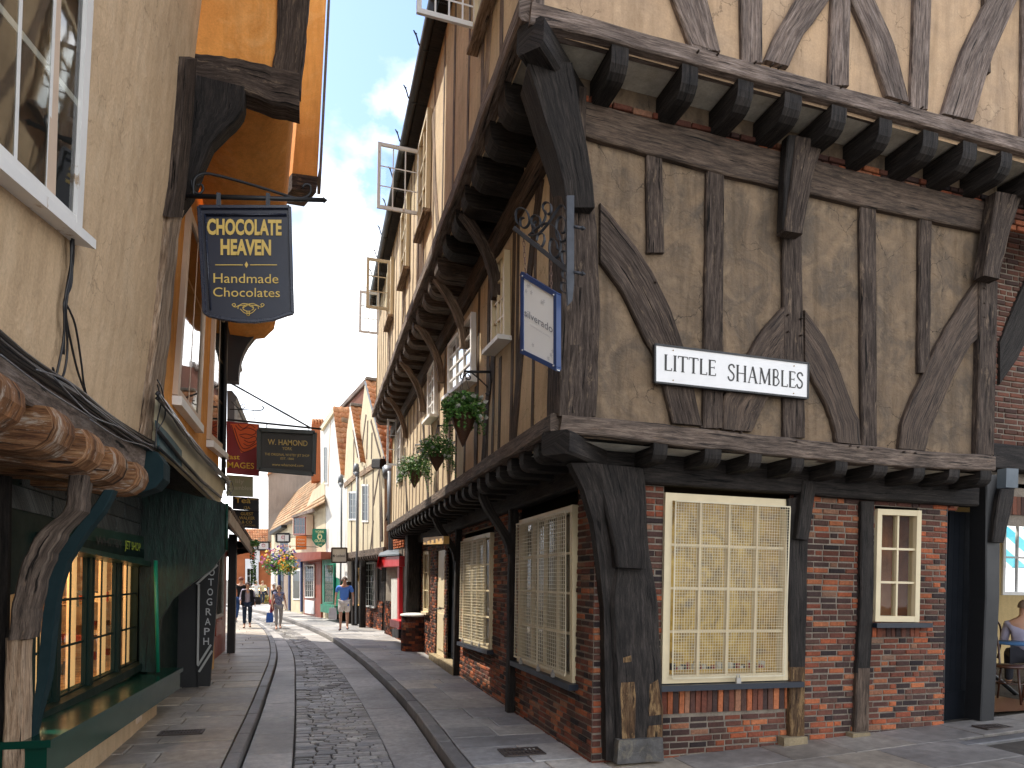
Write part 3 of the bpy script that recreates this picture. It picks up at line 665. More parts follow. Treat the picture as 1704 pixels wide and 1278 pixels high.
while yy < ENDY-.1:
    mb = MB(); joist(mb, V((UX-.03, yy, 6.12)), (1,0,0), (0,1,0), .24, .24, .6, .6); mb.build('joist', W_BLACK if yy < 8.5 else W_BEAM, cb); yy += .55+random.uniform(-.06,.06)
# dragon beam ends under both corners
mb = MB(); mb.beam((FX-.08,FY-.07,2.97),(GX+.2,GY+.2,2.95),.27,.2,seg=5,wob=.012); mb.build('dragon_beam', W_BLACK, cb)
mb = MB(); mb.beam((UX-.02,UY-.02,6.0),(FX+.3,FY+.3,5.95),.24,.24,seg=5,wob=.015); mb.build('dragon_beam', W_BLACK, cb)
# great curved corner bracket under the upper jetty
mb = MB(); rings = []
for (xl, xr, y, d) in ((878,952,104,.30),(893,960,150,.26),(908,968,200,.22),(925,978,250,.18),(938,986,300,.15),(944,990,345,.12)):
    a_ = f1l.px(xl, y, d); b_ = f1l.px(xr, y, d*.9+.04); rings.append([a_+V((.05,.35,0)), a_, b_, b_+V((0,.35,0))])
mb.loft(rings, 1, 4.); mb.build('corner_bracket', W_BLACK, cb)
# corner post first floor (wraps both faces)
stick(f1l, [(944,330),(948,520),(944,700)], [(990,330),(1000,500),(993,692)], 'corner_post', W_DARK, .3, .045, 16, .012)
mb = MB(); mb.strip([V((FX-.045,FY-.045,6.0)),V((FX-.045,FY-.045,3.2))],[V((FX-.045,FY+.30,6.0)),V((FX-.045,FY+.26,3.2))],NS,.2,12,.01); mb.build('corner_post', W_DARK, cb)
# studs lane side, first floor
for k in (v4(1076,1103,246,1078,1107,420), v4(1110,1125,560,1120,1140,705), v4(1177,1206,272,1171,1204,712), v4(1303,1335,380,1305,1341,728),
          v4(1432,1459,335,1435,1461,742), v4(1531,1552,360,1529,1549,620)):
    stick(f1l, k['Lx'], k['Rx'], 'stud', W_DARK, .08, .012)
stick(f1l, [(1631,455),(1630,600),(1626,756)], [(1662,470),(1659,600),(1655,757)], 'end_post', W_DARK, .2, .04)
stick(f1l, [(1326,226),(1317,300),(1306,384)], [(1371,235),(1352,300),(1337,389)], 'bracket', W_DARK, .11, .15)
stick(f1l, [(1312,224),(1306,300),(1303,380)], [(1330,226),(1320,300),(1309,384)], 'bracket_cheek', W_BLACK, .09, .13)
stick(f1l, [(1659,318),(1648,390),(1637,458)], [(1702,326),(1680,390),(1664,464)], 'bracket', W_DARK, .12, .16)
BR = [([(1000,435),(1038,487),(1073,561),(1091,592),(1121,704)], [(1000,336),(1052,400),(1091,457),(1117,513),(1139,575),(1170,708)], W_DARK),
      ([(1305,509),(1266,553),(1244,592),(1205,662),(1202,714)], [(1305,600),(1290,640),(1274,672),(1252,718)], W_BROWN),
      ([(1340,600),(1349,623),(1375,671),(1390,714),(1393,736)], [(1340,514),(1375,562),(1397,610),(1419,671),(1432,701),(1434,740)], W_BROWN),
      ([(1631,462),(1606,496),(1571,553),(1545,605),(1523,653),(1501,706),(1497,746)], [(1631,560),(1615,575),(1584,636),(1567,675),(1550,714),(1541,750)], W_BROWN)]
for l, r, m_ in BR: stick(f1l, l, r, 'brace', m_, .08, .022, 18, .012)
# upper floor, lane side
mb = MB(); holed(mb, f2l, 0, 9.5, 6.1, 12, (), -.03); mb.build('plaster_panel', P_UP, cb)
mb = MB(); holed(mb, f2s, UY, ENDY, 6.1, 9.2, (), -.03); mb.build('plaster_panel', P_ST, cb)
for (a,b,y0,c,d,y1,m_) in ((1121,1178,-2,1151,1200,84,W_GREY),(1233,1270,-30,1236,1270,104,W_GREY),(1386,1418,-30,1381,1414,142,W_GREY),(1524,1552,-30,1517,1546,181,W_GREY),(1640,1652,-60,1639,1650,120,W_DARK),(1704,1730,-20,1702,1728,228,W_GREY)):
    k_ = (y1+230)/(y1-y0); a, b, y0 = c+(a-c)*k_, d+(b-d)*k_, -230
    stick(f2l, [(a,y0),(c,y1)], [(b,y0),(d,y1)], 'stud', m_, .08, .015)
mb = MB(); z_ = f2l.px(1400,-230).z; mb.beam((UX-.02,UY-.0,z_+.05),(UX+9.4,UY-.0,z_+.05),.12,.2,seg=24,wob=.01); mb.build('top_plate', W_GREY, cb)
stick(f2l, [(1058,-225),(1090,-120),(1121,0),(1151,72)], [(1098,-225),(1135,-120),(1178,0),(1199,86)], 'brace', W_GREY, .08, .02)
stick(f2l, [(1360,-60),(1322,5),(1292,55),(1274,99)], [(1405,-60),(1381,0),(1335,62),(1313,110)], 'brace', W_GREY, .08, .022)
stick(f2l, [(1385,-70),(1419,0),(1450,75),(1477,158)], [(1425,-70),(1458,0),(1492,78),(1515,170)], 'brace', W_GREY, .08, .022)
stick(f2l, [(1672,-60),(1643,0),(1600,90),(1570,188)], [(1722,-60),(1694,0),(1650,100),(1622,200)], 'brace', W_GREY, .08, .022)
stick(f2l, [(884,-60),(886,3)], [(905,-60),(907,9)], 'corner_post', W_GREY, .1, .03)
# drips and pegs
mb = MB(); pegs(mb, P_(f2l, [(1160,88),(1193,92),(1255,106),(1283,110),(1296,113),(1399,146),(1496,172),(1511,175),(1532,181),(1586,197),(1605,200)], .05), NL, .009, .03, cb)
pegs(mb, P_(f1l, [(1139,706),(1166,711),(1191,713),(1219,717),(1232,720),(1324,735),(1414,742),(1427,744),(1450,748),(1503,752),(1522,754)], .05), NL, .010, .02, cb)
pegs(mb, P_(f1l, [(1311,524),(1333,530),(1311,552),(1333,558),(1636,480),(1636,505),(1636,528),(1090,470)], .03), NL, .010, .02, cb)
# ---- street side first floor studs: (pixel x at mid, y) placed on the wall by their distance along the street
def sstud(y0, z0, z1, w_, m_, lean=0., pl=f1s, o=-.022):
    mb = MB(); mb.strip([pl.at(y0-w_/2+lean,z1,o),pl.at(y0-w_/2,z0,o)],[pl.at(y0+w_/2+lean,z1,o),pl.at(y0+w_/2,z0,o)],NS,.07,8,.008,.004); mb.build('stud', m_, cb)
wins = []
for pts in ([(823,583),(846.5,561),(846,417),(824,440)], [(749.5,662),(790,631),(790,520),(749.5,574)], [(715,702),(727,690),(727,595),(715,622)]):
    wins.append(quadpx(f1s, pts, .0))
spans = [(min(p.y for p in q), max(p.y for p in q), min(p.z for p in q)) for q in wins]
yy = 5.62; k = 0
while yy < ENDY-.1:
    inside = [s for s in spans if s[0]-.1 < yy < s[1]+.12]
    wd = random.choice((.08,.10,.13)); m_ = W_BROWN if yy < 10 else W_STUD
    ztop = inside[0][2]-.08 if inside else 5.7
    if ztop > 3.5: sstud(yy, 3.22, ztop, wd, m_, random.uniform(-.04,.04))
    yy += random.uniform(.50,.68) if yy < 11 else random.uniform(.42,.55); k += 1
for s in spans:
    for q_ in (s[0]-.07, s[1]+.07): sstud(q_, 3.22, 5.7, .09, W_BROWN if q_ < 10 else W_STUD, 0, f1s, -.018)
for (ya, za, yb, zb, w_) in ((6.0,5.6,6.75,3.24,.2),(7.6,4.6,8.05,3.24,.2),(12.9,4.9,12.1,3.25,.17),(15.6,4.9,14.9,3.25,.17)):
    mb = MB(); c = V((FX+.014, (ya+yb)/2+.1, (za+zb)/2)); mb.strip([V((FX+.014,ya-w_/2,za)),c-V((0,w_/2,0)),V((FX+.014,yb-w_/2,zb))],[V((FX+.014,ya+w_/2,za)),c+V((0,w_/2,0)),V((FX+.014,yb+w_/2,zb))],NS,.08,12,.012); mb.build('brace', W_DARK, cb)
for i, Q in enumerate(wins):
    Q = [Q[1],Q[0],Q[3],Q[2]] if Q[0].y > Q[1].y else Q
    dk = plaster('cream blind', (.46,.40,.26), (.3,.26,.17), None, 3, .5, .1) if i == 0 else bpy.data.materials['cream blind']
    wo = window(cb, Q, NS, 3 if i < 2 else 2, 4, .06, .026, C_CREAM if i == 0 else C_WHITE, .05, .07, dk, .01)
    sill(wo, Q[0]-V((0,.06,0)), Q[1]+V((0,.06,0)), NS, .05, .14, C_WHITE)
# curved brackets below the upper jetty, street side
for yy, m_ in ((7.35,W_DARK),(9.05,W_STUD),(10.75,W_STUD),(12.7,W_STUD),(15.2,W_STUD)):  # brackets past the shade line get paler oak, sunlight put into the colour
    mb = MB(); rings = []
    for k in range(10):
        t = k/9; x = FX-.03-.38*(t**2.2); z = 5.05+.88*t; wd = .045+.03*t
        rings.append([V((x-.055-.02*t,yy-.05,z)),V((x+.05,yy-.05,z)),V((x+.05,yy+.05,z)),V((x-.055-.02*t,yy+.05,z))])
    mb.loft(rings, 1, random.random()*30); mb.build('bracket', m_, cb)
# street side upper studs
yy = 5.1
cas = [(699,345,627,237,347,235,3,3),(648,510,609,427,513,429,2,3),(630,553,597,482,555,484,2,3)]
while yy < ENDY-.1:
    m_ = W_GREY if yy < 9 else W_STUD; sstud(yy, 6.28, 9.18, random.choice((.08,.09,.11)), m_, random.uniform(-.05,.05), f2s); yy += random.uniform(.62,.85) if yy < 10 else random.uniform(.45,.6)
for (ya, yb) in ((5.9,6.5),(9.6,8.9),(12.2,12.9),(15.6,15.)):
    mb = MB(); w_ = .17; c = V((UX+.014,(ya+yb)/2+.08,7.4)); mb.strip([V((UX+.014,ya-w_/2,8.6)),c-V((0,w_/2,0)),V((UX+.014,yb-w_/2,6.3))],[V((UX+.014,ya+w_/2,8.6)),c+V((0,w_/2,0)),V((UX+.014,yb+w_/2,6.3))],NS,.08,12,.012); mb.build('brace', W_STUD, cb)
# upper windows with the open casements standing out from the wall
def casement(xi, yi_b, xo, yo_t, Yc, nx, ny, mt):
    """casement leaf standing square to the street wall at street distance Yc"""
    pl = Pl((0,Yc,0),(1,0,0),(0,-1,0)); a = pl.px(xi, yi_b); b = pl.px(xo, yi_b); t = pl.px(xo, yo_t)
    xo_ = b.x; xi_ = a.x
    Q = [V((xo_,Yc,b.z)),V((xi_,Yc,b.z)),V((xi_,Yc,t.z)),V((xo_,Yc,t.z))]
    return window(cb, Q, V((0,-1,0)), nx, ny, .05, .018, mt, .02, .035, None, 0, name='open_casement')
Y1 = f2s.px(699,345).y
casement(699,346,627,236,Y1,3,3,C_WHITE)
Y2 = f2s.px(648,510).y-.0; Y2 = min(Y2, 15.)
casement(648,512,609,428,12.8,2,3,C_CREAM)
casement(630,553,597,483,15.3,2,3,C_WHITE)
casement(800,22,693,-110,6.75,4,4,C_WHITE2)
casement(672,774,643,697,16.6,2,3,C_WHITE2)
for (ya, yb, zb) in ((Y1-.9,Y1-.02,7.25),(11.9,12.78,7.4),(14.4,15.28,7.5),(5.9,6.73,7.35)):
    Q = [f2s.at(ya,zb),f2s.at(yb,zb),f2s.at(yb,8.75),f2s.at(ya,8.75)]
    wo = window(cb, Q, NS, 2, 3, .06, .025, C_CREAM, .05, .07, DARKROOM, .01); sill(wo, Q[0]-V((0,.05,0)), Q[1]+V((0,.05,0)), NS, .05, .1, W_PALE)
Q = [f1s.at(15.9,4.2),f1s.at(16.58,4.2),f1s.at(16.58,5.5),f1s.at(15.9,5.5)]; window(cb, Q, NS, 2, 3, .06, .025, C_WHITE, .05, .07, DARKROOM, .01)
# roof, eaves, gutter
mb = MB(); mb.prism([V((1.38,7.4,9.22)),V((5.2,7.4,12.8)),V((5.2,7.4,12.95)),V((1.32,7.4,9.33))], V((0,ENDY-7.3,0))); mb.build('roof', TILE3, cb)
mb = MB(); mb.prism([V((1.42,4.9,9.22)),V((1.6,4.9,9.22)),V((1.6,4.9,9.14)),V((1.42,4.9,9.14))], V((0,ENDY-4.9,0))); mb.build('eaves_board', W_BLACK, cb)
mb = MB(); rings = []
for y_ in (5.2, 9, 13, ENDY+.1):
    rings.append([V((1.36+.07*math.cos(a_), y_, 9.20+.075*math.sin(a_))) for a_ in [math.pi+math.pi*k/8 for k in range(9)]]+[V((1.36+.058*math.cos(a_), y_, 9.205+.062*math.sin(a_))) for a_ in [2*math.pi-math.pi*k/8 for k in range(9)]])
mb.loft(rings, 1); gt = mb.build('gutter', C_BLACK, cb, smooth=True)
for y_ in [6+1.05*k for k in range(12)]:
    mb = MB(); mb.tube([V((1.25,y_,9.33)),V((1.21,y_,9.37)),V((1.25,y_,9.30)),V((1.28,y_,9.2)),V((1.36,y_,9.12)),V((1.48,y_,9.17))], .012, 5); mb.build('gutter_bracket', C_BLACK, gt)
mb = MB(); mb.face([(UX+.03,UY,9.1),(UX+.03,7.4,9.1),(UX+.03,7.4,12),(UX+.03,UY,12)]); mb.build('sun_leak_wall', P_UP, cb)  # unseen wall added above the eaves to keep sun off the lane
# gable roof over the lane front
mb = MB(); mb.prism([V((1.3,4.7,12)),V((11,4.7,12)),V((11,9,12)),V((5.,9,12)),V((1.3,7.4,12))], V((0,0,.15))); mb.build('roof', TILE3, cb)
# ================================================================ GROUND
def curve(P):
    P = sorted(P)
    def f(y):
        if y <= P[0][0]: return P[0][1]
        for i in range(len(P)-1):
            if y <= P[i+1][0]:
                a = P[max(i-1,0)]; b = P[i]; c = P[i+1]; d = P[min(i+2,len(P)-1)]; t = (y-b[0])/(c[0]-b[0])
                m0 = (c[1]-a[1])/max(c[0]-a[0],.01)*(c[0]-b[0]); m1 = (d[1]-b[1])/max(d[0]-b[0],.01)*(c[0]-b[0])
                return (2*t**3-3*t*t+1)*b[1]+(t**3-2*t*t+t)*m0+(-2*t**3+3*t*t)*c[1]+(t**3-t*t)*m1
        s = (P[-1][1]-P[-2][1])/(P[-1][0]-P[-2][0]); return P[-1][1]+s*(y-P[-1][0])
    return f
kR = curve([(-5,1.27),(6.25,1.27),(8.6,1.29),(11.4,1.2),(15.4,.95),(21.1,.38),(28.4,-.91),(35.6,-2.6),(45,-5.6)])
sR = curve([(-5,.78),(6.4,.77),(9.8,.70),(13.9,.50),(19.2,.03),(26,-1.02),(34,-2.9),(45,-6.4)])
sL = curve([(-5,-.13),(6.6,-.145),(11,-.227),(16.2,-.40),(21.2,-.86),(26.6,-1.75),(34,-3.4),(45,-6.9)])
kL = curve([(-5,-.61),(6.7,-.62),(10.1,-.63),(16.3,-.77),(23.6,-1.45),(30.5,-2.7),(36,-4.2),(45,-7.6)])
bR = curve([(-5,2.56),(16,2.56),(19,2.6),(22,2.5),(26,1.7),(30,1.0),(34,.4),(45,-2.5)])
bL = curve([(-5,-2.35),(10,-2.3),(18,-2.5),(24,-3.2),(30,-4.),(45,-9)])
gp = MB(); gp.face([(-300,-40,-.06),(300,-40,-.06),(300,400,-.06),(-300,400,-.06)]); gp.build('ground', ROAD, None, kind='structure')
jb = MB()
for i in range(50):
    a, b = -5+i, -4+i
    jb.face([(kL(a),a,-.028),(kR(a),a,-.028),(kR(b),b,-.028),(kL(b),b,-.028)])
jb.build('street_bed', DIRT, None, kind='structure')
def slabrow(mb, y0, y1, xa0, xa1, xb0, xb1, z, n, gap=.011, zj=.004, th=.05, ch=.007, zf=None):
    """row of slabs between two curves: xa* left x at y0,y1; xb* right x"""
    cuts = [0]+sorted(min(.85,max(.15,(i+random.uniform(-.22,.22))/n)) for i in range(1,n))+[1]
    for i in range(n):
        j = random.uniform(-zj, zj); tx = random.uniform(-zj, zj)*.5; ty = random.uniform(-zj, zj)*.5; ls = V((random.uniform(-.01,.01),0,0)) if 0 < i else V()
        def pt(s, t, dz=0):
            x = (xa0+(xb0-xa0)*s)*(1-t)+(xa1+(xb1-xa1)*s)*t; zz = z if zf is None else zf(x); return V((x, y0+(y1-y0)*t, zz+j+dz+(tx if s > .5 else -tx)+(ty if t > .5 else -ty)))
        W = abs(xb0-xa0)+.01; Hh = abs(y1-y0)
        s0, s1 = cuts[i]+gap/2/W, cuts[i+1]-gap/2/W; t0, t1 = gap/2/Hh, 1-gap/2/Hh; cs, ct = ch/W, ch/Hh
        T = [pt(s0+cs,t0+ct), pt(s1-cs,t0+ct), pt(s1-cs,t1-ct), pt(s0+cs,t1-ct)]; B_ = [pt(s0,t0,-ch), pt(s1,t0,-ch), pt(s1,t1,-ch), pt(s0,t1,-ch)]; C_ = [p-V((0,0,th)) for p in B_]
        mb.quads(T+B_+C_, [[0,1,2,3]]+[[4+k,4+(k+1)%4,(k+1)%4,k] for k in range(4)]+[[8+k,8+(k+1)%4,4+(k+1)%4,4+k] for k in range(4)])
# right pavement
mb = MB(); y = -4.; PH = .12
while y < 44:
    d = random.uniform(.42,.68); y1 = y+d; 
    slabrow(mb, y, y1, kR(y)+.16, kR(y1)+.16, bR(y)+.1, bR(y1)+.1, PH, random.choice((1,2,2,2)) if y < 30 else 2); y = y1
mb.build('pavement', SLAB, None, kind='structure')
mb = MB(); y = -4.
while y < 44:
    d = random.uniform(.7,1.0); y1 = y+d; slabrow(mb, y, y1, kR(y), kR(y1), kR(y)+.155, kR(y1)+.155, PH+.002, 1, .008, .003, .2, .012); y = y1
mb.build('kerb', KERB, None, kind='structure')
# lane pavement round the corner, rising to the right
LZ = lambda x: PH+.05*max(0., x-3.3)
mb = MB(); y = -3.
while y < 5.66:
    y1 = min(y+random.uniform(.5,.7), 5.70)
    if y1 > 5.55: y1 = 5.70
    xe = 6.1 if y < 5.1 else 13
    x = bR(y)+.1
    while x < xe:
        x1 = x+random.uniform(.6,1.1); slabrow(mb, y, y1, x, x, x1, x1, PH, 1, .007, .003, .05, .005, LZ); x = x1
    y = y1
mb.build('pavement', SLABL, None, kind='structure')
mb = MB(); x = 6.2
while x < 13: slabrow(mb, 4.93, 5.08, x, x, x+.9, x+.9, PH, 1, .008, .003, .2, .012, LZ); x += .9
mb.build('kerb', KERB, None, kind='structure')
mb = MB(); mb.quads([(2.5,-4,LZ(2.5)-.03),(6.1,-4,LZ(6.1)-.03),(13,-4,LZ(13)-.16),(13,5.0,LZ(13)-.12),(13,9,LZ(13)-.03),(6.1,9,LZ(6.1)-.03),(2.5,9,PH-.03),(3.3,-4,PH-.03),(3.3,9,PH-.03)], [[0,7,8,6],[7,1,5,8],[1,2,4,5]]); mb.build('lane_bed', DIRT, None, kind='structure')
# left pavement
mb = MB(); y = -4.; LH = .10
while y < 40:
    d = random.uniform(.26,.5); y1 = y+d; slabrow(mb, y, y1, bL(y), bL(y1), kL(y)-.14, kL(y1)-.14, LH, random.choice((1,2,2,3)), .012, .005); y = y1
mb.build('pavement', SLABL, None, kind='structure')
mb = MB(); y = -4.
while y < 40:
    d = random.uniform(.8,1.3); y1 = y+d; slabrow(mb, y, y1, kL(y)-.135, kL(y1)-.135, kL(y), kL(y1), LH+.002, 1, .008, .003, .2, .012); y = y1
mb.build('kerb', KERB, None, kind='structure')
mb = MB(); mb.face([(-9,-5,LH-.03),(-.75,-5,LH-.03),(-.85,16,LH-.03),(-3.,30,LH-.03),(-9,44,LH-.03)]); mb.face([(1.4,-5,PH-.035),(2.7,-5,PH-.035),(2.7,20,PH-.035),(1.9,30,PH-.035),(-2,46,PH-.035),(-5,46,PH-.035),(-1.9,34,PH-.035),(.4,22,PH-.035),(1.33,11,PH-.035)]); mb.build('pavement_bed', DIRT, None, kind='structure')
# channels of long stones
mb = MB(); y = -4.
while y < 42:
    y1 = y+random.uniform(.65,1.05); slabrow(mb, y, y1, sR(y)+.01, sR(y1)+.01, kR(y)-.015, kR(y1)-.015, 0, 1, .007); y = y1
y = -4.
while y < 42:
    y1 = y+random.uniform(.65,1.05); slabrow(mb, y, y1, kL(y)+.015, kL(y1)+.015, sL(y)-.01, sL(y1)-.01, .03, 1, .007); y = y1
mb.build('stone_channel', CHAN, None, kind='structure')
# setts
mb = MB(); y = 3.
while y < 42:
    d = random.uniform(.072,.092)*(1 if y < 20 else 1.6); y1 = y+d; x0, x1 = sL(y), sR(y); x = x0
    while x < x1-.02:
        e = x+random.uniform(.13,.25)
        if x1-e < .08: e = x1
        k = (x-x0)/(x1-x0); z = .015+.022*math.sin(math.pi*k)+random.uniform(-.005,.005); g = .0045; sh0 = sL(y1)-sL(y)
        tilt = random.uniform(-.004,.004); ch = random.uniform(.007,.013); wv = random.uniform(-.006,.006)
        B_ = [V((x+g,y+g+wv,z-ch)),V((e-g,y+g+wv,z-ch)),V((e-g+sh0,y1-g+wv,z-ch)),V((x+g+sh0,y1-g+wv,z-ch))]
        T = [B_[0]+V((ch,ch,ch+tilt)),B_[1]+V((-ch,ch,ch+tilt)),B_[2]+V((-ch,-ch,ch-tilt)),B_[3]+V((ch,-ch,ch-tilt))]
        mid = sum(T,V())/4+V((0,0,.003)); C_ = [p-V((0,0,.03)) for p in B_]
        mb.quads(T+B_+C_+[mid], [[0,1,12],[1,2,12],[2,3,12],[3,0,12]]+[[4+k_,4+(k_+1)%4,(k_+1)%4,k_] for k_ in range(4)]+[[8+k_,8+(k_+1)%4,4+(k_+1)%4,4+k_] for k_ in range(4)])
        x = e
    y = y1
mb.build('cobbled_road', SETT, None, kind='structure', smooth=False)
# drains
def drain(c, L_, W_, n, label, ang=0.):
    mb = MB(); c = V(c); ux = V((math.cos(ang), math.sin(ang),0)); uy = V((-math.sin(ang), math.cos(ang),0))
    for s in (-1,1):
        mb.box(c+uy*s*W_/2, L_, .02, .012, ux, uy); mb.box(c+ux*s*L_/2, .02, W_+.02, .012, ux, uy)
    for i in range(n): mb.box(c+ux*(-L_/2+L_*(i+.5)/n), .014, W_-.02, .010, ux, uy)
    mb.box(c, L_-.02, .014, .011, ux, uy)
    mb.box(c-V((0,0,.006)), L_, W_, .004, ux, uy)
    return mb.build('drain_cover', paint('rusty drain iron', (.09,.07,.06), .5, .5, .6, 9, (.16,.07,.03), .3), None, c, label, 'drain cover')
drain(gnd(302,1220,LH)+V((0,0,.008)), .42, .2, 14, 'iron slotted drain cover in the left pavement beside the green shop sill')
drain(gnd(868,1252,PH)+V((0,0,.008)), .4, .26, 9, 'iron grid cover in the grey pavement at the foot of the brick wall corner')
p = gl.px(1664,1240); drain(V((7.1,5.36,LZ(7.1)+.008)), .36, .16, 8, 'small iron grating in the flagstones outside the black lane door')
drain(V((.62, 22.4, .012)), .5, .3, 5, 'square iron drain in the stone channel at the bend of the street', -.35)
# brick pier with rounded white cap
bp = thing('brick_pier', 'low round-topped brick pier with white cap on the right pavement', 'pier', (2.3,15.9,PH))
cx, cy, rr = 2.36, 15.75, .33
mb = MB(); 
z = PH; r_ = 0
while z < .94:
    n = 13; 
    for k in range(n):
        a0_ = (k+(.5 if r_%2 else 0))*2*math.pi/n; a1_ = a0_+2*math.pi/n-.035
        A = [V((cx+rr*math.cos(a), cy+rr*math.sin(a), z+.005)) for a in (a0_,(a0_+a1_)/2,a1_)]; up = V((0,0,.055)); inn = [V((cx+(rr-.05)*math.cos(a), cy+(rr-.05)*math.sin(a), z+.005)) for a in (a0_,(a0_+a1_)/2,a1_)]
        mb.quads(A+[p+up for p in A]+inn+[p+up for p in inn], [[0,1,4,3],[1,2,5,4],[3,4,10,9],[4,5,11,10],[0,3,9,6],[2,8,11,5]])
    z += .062; r_ += 1
mb.tube([V((cx,cy,PH)),V((cx,cy,.945))], rr-.012, 20); mb.build('brickwork', BRICK, bp)
mb = MB(); rings = []
for (r_, z_) in ((rr+.02,.94),(rr+.03,.96),(rr+.02,.985),(rr*.7,1.01),(.04,1.02)): rings.append([V((cx+r_*math.cos(a*math.pi/12), cy+r_*math.sin(a*math.pi/12), z_)) for a in range(24)])
mb.loft(rings, 1, 0, True, True); mb.build('cap', P_WHITE, bp)
# ================================================================ LEFT: cream rendered house with the carved jetty
NR = V((1,0,0)); NF = V((0,-1,0))
lean = .092
al = Pl((-1.40,0,2.9), (0,1,0), (1,0,-.09), (lean,0,1))
bl = Pl((-1.35,0,0), (0,1,0), (1,0,0))
ha = thing('rendered_house', 'sand coloured house with white sash window above carved joists at the left edge', 'house', (-1.8,4.5,.1))
def lstick(pl, Lx, Rx, name, mt, th=.08, o=0., seg=10, wob=.008, parent=None, cham=.012):
    mb = MB(); mb.strip([pl.px(x,y,o) for x,y in Lx], [pl.px(x,y,o) for x,y in Rx], pl.n, th, seg, wob, cham); return mb.build(name, mt, parent)
mb = MB(); e = .0
mb.prism([al.at(y,z,0) for y, z in ((1.0,-.12),(6.42,-.10),(6.46,4.3),(6.46,6.5),(1.0,6.5))], V((-.2,0,0))); mb.build('wall', P_CREAM, ha)
mb = MB(); mb.prism([V((-1.4,.9,.1)),V((-5,.9,.1)),V((-5,.9,9)),V((-.9,.9,9)),V((-1.4,.9,3))], V((0,.1,0))); mb.build('back_wall', P_CREAM, ha)
mb = MB(); mb.prism([V((-5,1,9.4)),V((-.82,1,9.4)),V((-.82,6.5,9.4)),V((-5,6.5,9.4))], V((0,0,3))); mb.build('unseen_sun_block', P_CREAM, ha)  # block above view, added to cast shade on the house opposite
# sash window
QW = [al.px(x,y,0) for x,y in ((-160,150),(126,398),(158,-245),(-150,-861))]
wo = window(ha, QW, al.n, 4, 3, .095, .032, C_WHITE, .03, .12, DARKROOM, .02, name='sash_window')
mb = MB()
for (a_, b_) in (((95,0),(78,345)),):
    mb.strip([al.px(90,-10,.012),al.px(75,335,.012)],[al.px(104,-10,.012),al.px(93,362,.012)],al.n,.04,4,.001)
mb.build('peeling_frame', C_PINK, wo)
sill(wo, al.px(-160,150), al.px(127,392), al.n, .055, .10, C_WHITE)
# grey beam, cables, post
lstick(al, [(-250,395),(0,585),(130,668),(258,742)], [(-250,450),(0,640),(70,684),(130,722),(183,752),(250,792)], 'bressumer', W_GREY, .22, .05, 26, .014, ha)
lstick(al, [(284,356),(280,400),(262,560),(238,742)], [(306,350),(297,400),(284,560),(262,742)], 'corner_post', W_PALE, .16, .05, 22, .018, ha)
lstick(al, [(311,98),(303,200),(294,300),(284,362)], [(328,98),(322,200),(312,300),(304,362)], 'corner_post', W_DARK, .2, .06, 14, .014, ha)
mb = MB()
Cb = [[(-60,500),(0,556),(60,603),(130,650),(200,703),(262,742)], [(-60,510),(0,566),(70,618),(140,668),(200,712),(258,750)], [(-60,518),(0,574),(60,616),(120,652),(190,708),(262,756)], [(-60,526),(0,580),(80,634),(150,682),(220,732),(264,752)]]
for c in Cb:
    for k in range(4):
        o = .06+.02*random.random(); mb.tube(cat_rom([al.px(x+random.uniform(-2,2), y+random.uniform(-4,4), o) for x, y in c], 5), random.choice((.006,.009,.012)), 5)
cbn = mb.build('cable_bundle', CABLE, None, al.px(120,660), 'thick bundle of black cables running along the sloping beam under the sand render', 'cables')
mb = MB()
for c in ([(120,392),(119,430),(108,500),(106,560),(97,610),(92,625),(88,612)], [(122,398),(121,440),(110,510),(112,580),(105,625),(90,634)], [(118,400),(117,450),(108,505),(118,570),(135,635),(165,700),(190,735),(215,748),(240,745)],
          [(110,505),(125,540),(135,600),(142,650),(160,700),(185,740),(196,762),(205,768),(212,760)], [(120,395),(119,470),(107,500),(107,530),(106,590)]):
    mb.tube(cat_rom([al.px(x,y,.03+.012*random.random()) for x,y in c], 6), .0065, 5)
mb.build('loose_cables', CABLE, cbn)
mb = MB()
for c in ([(90,628),(150,690),(200,712),(235,735),(262,742)], [(60,615),(110,633),(150,672),(225,728),(268,748)], [(150,698),(200,730),(240,742),(268,760)], [(0,590),(80,650),(160,700)]):
    mb.tube(cat_rom([al.px(x,y,.09+.02*random.random()) for x,y in c], 6), .005, 5)
mb.build('loose_cables', CABLEG, cbn)
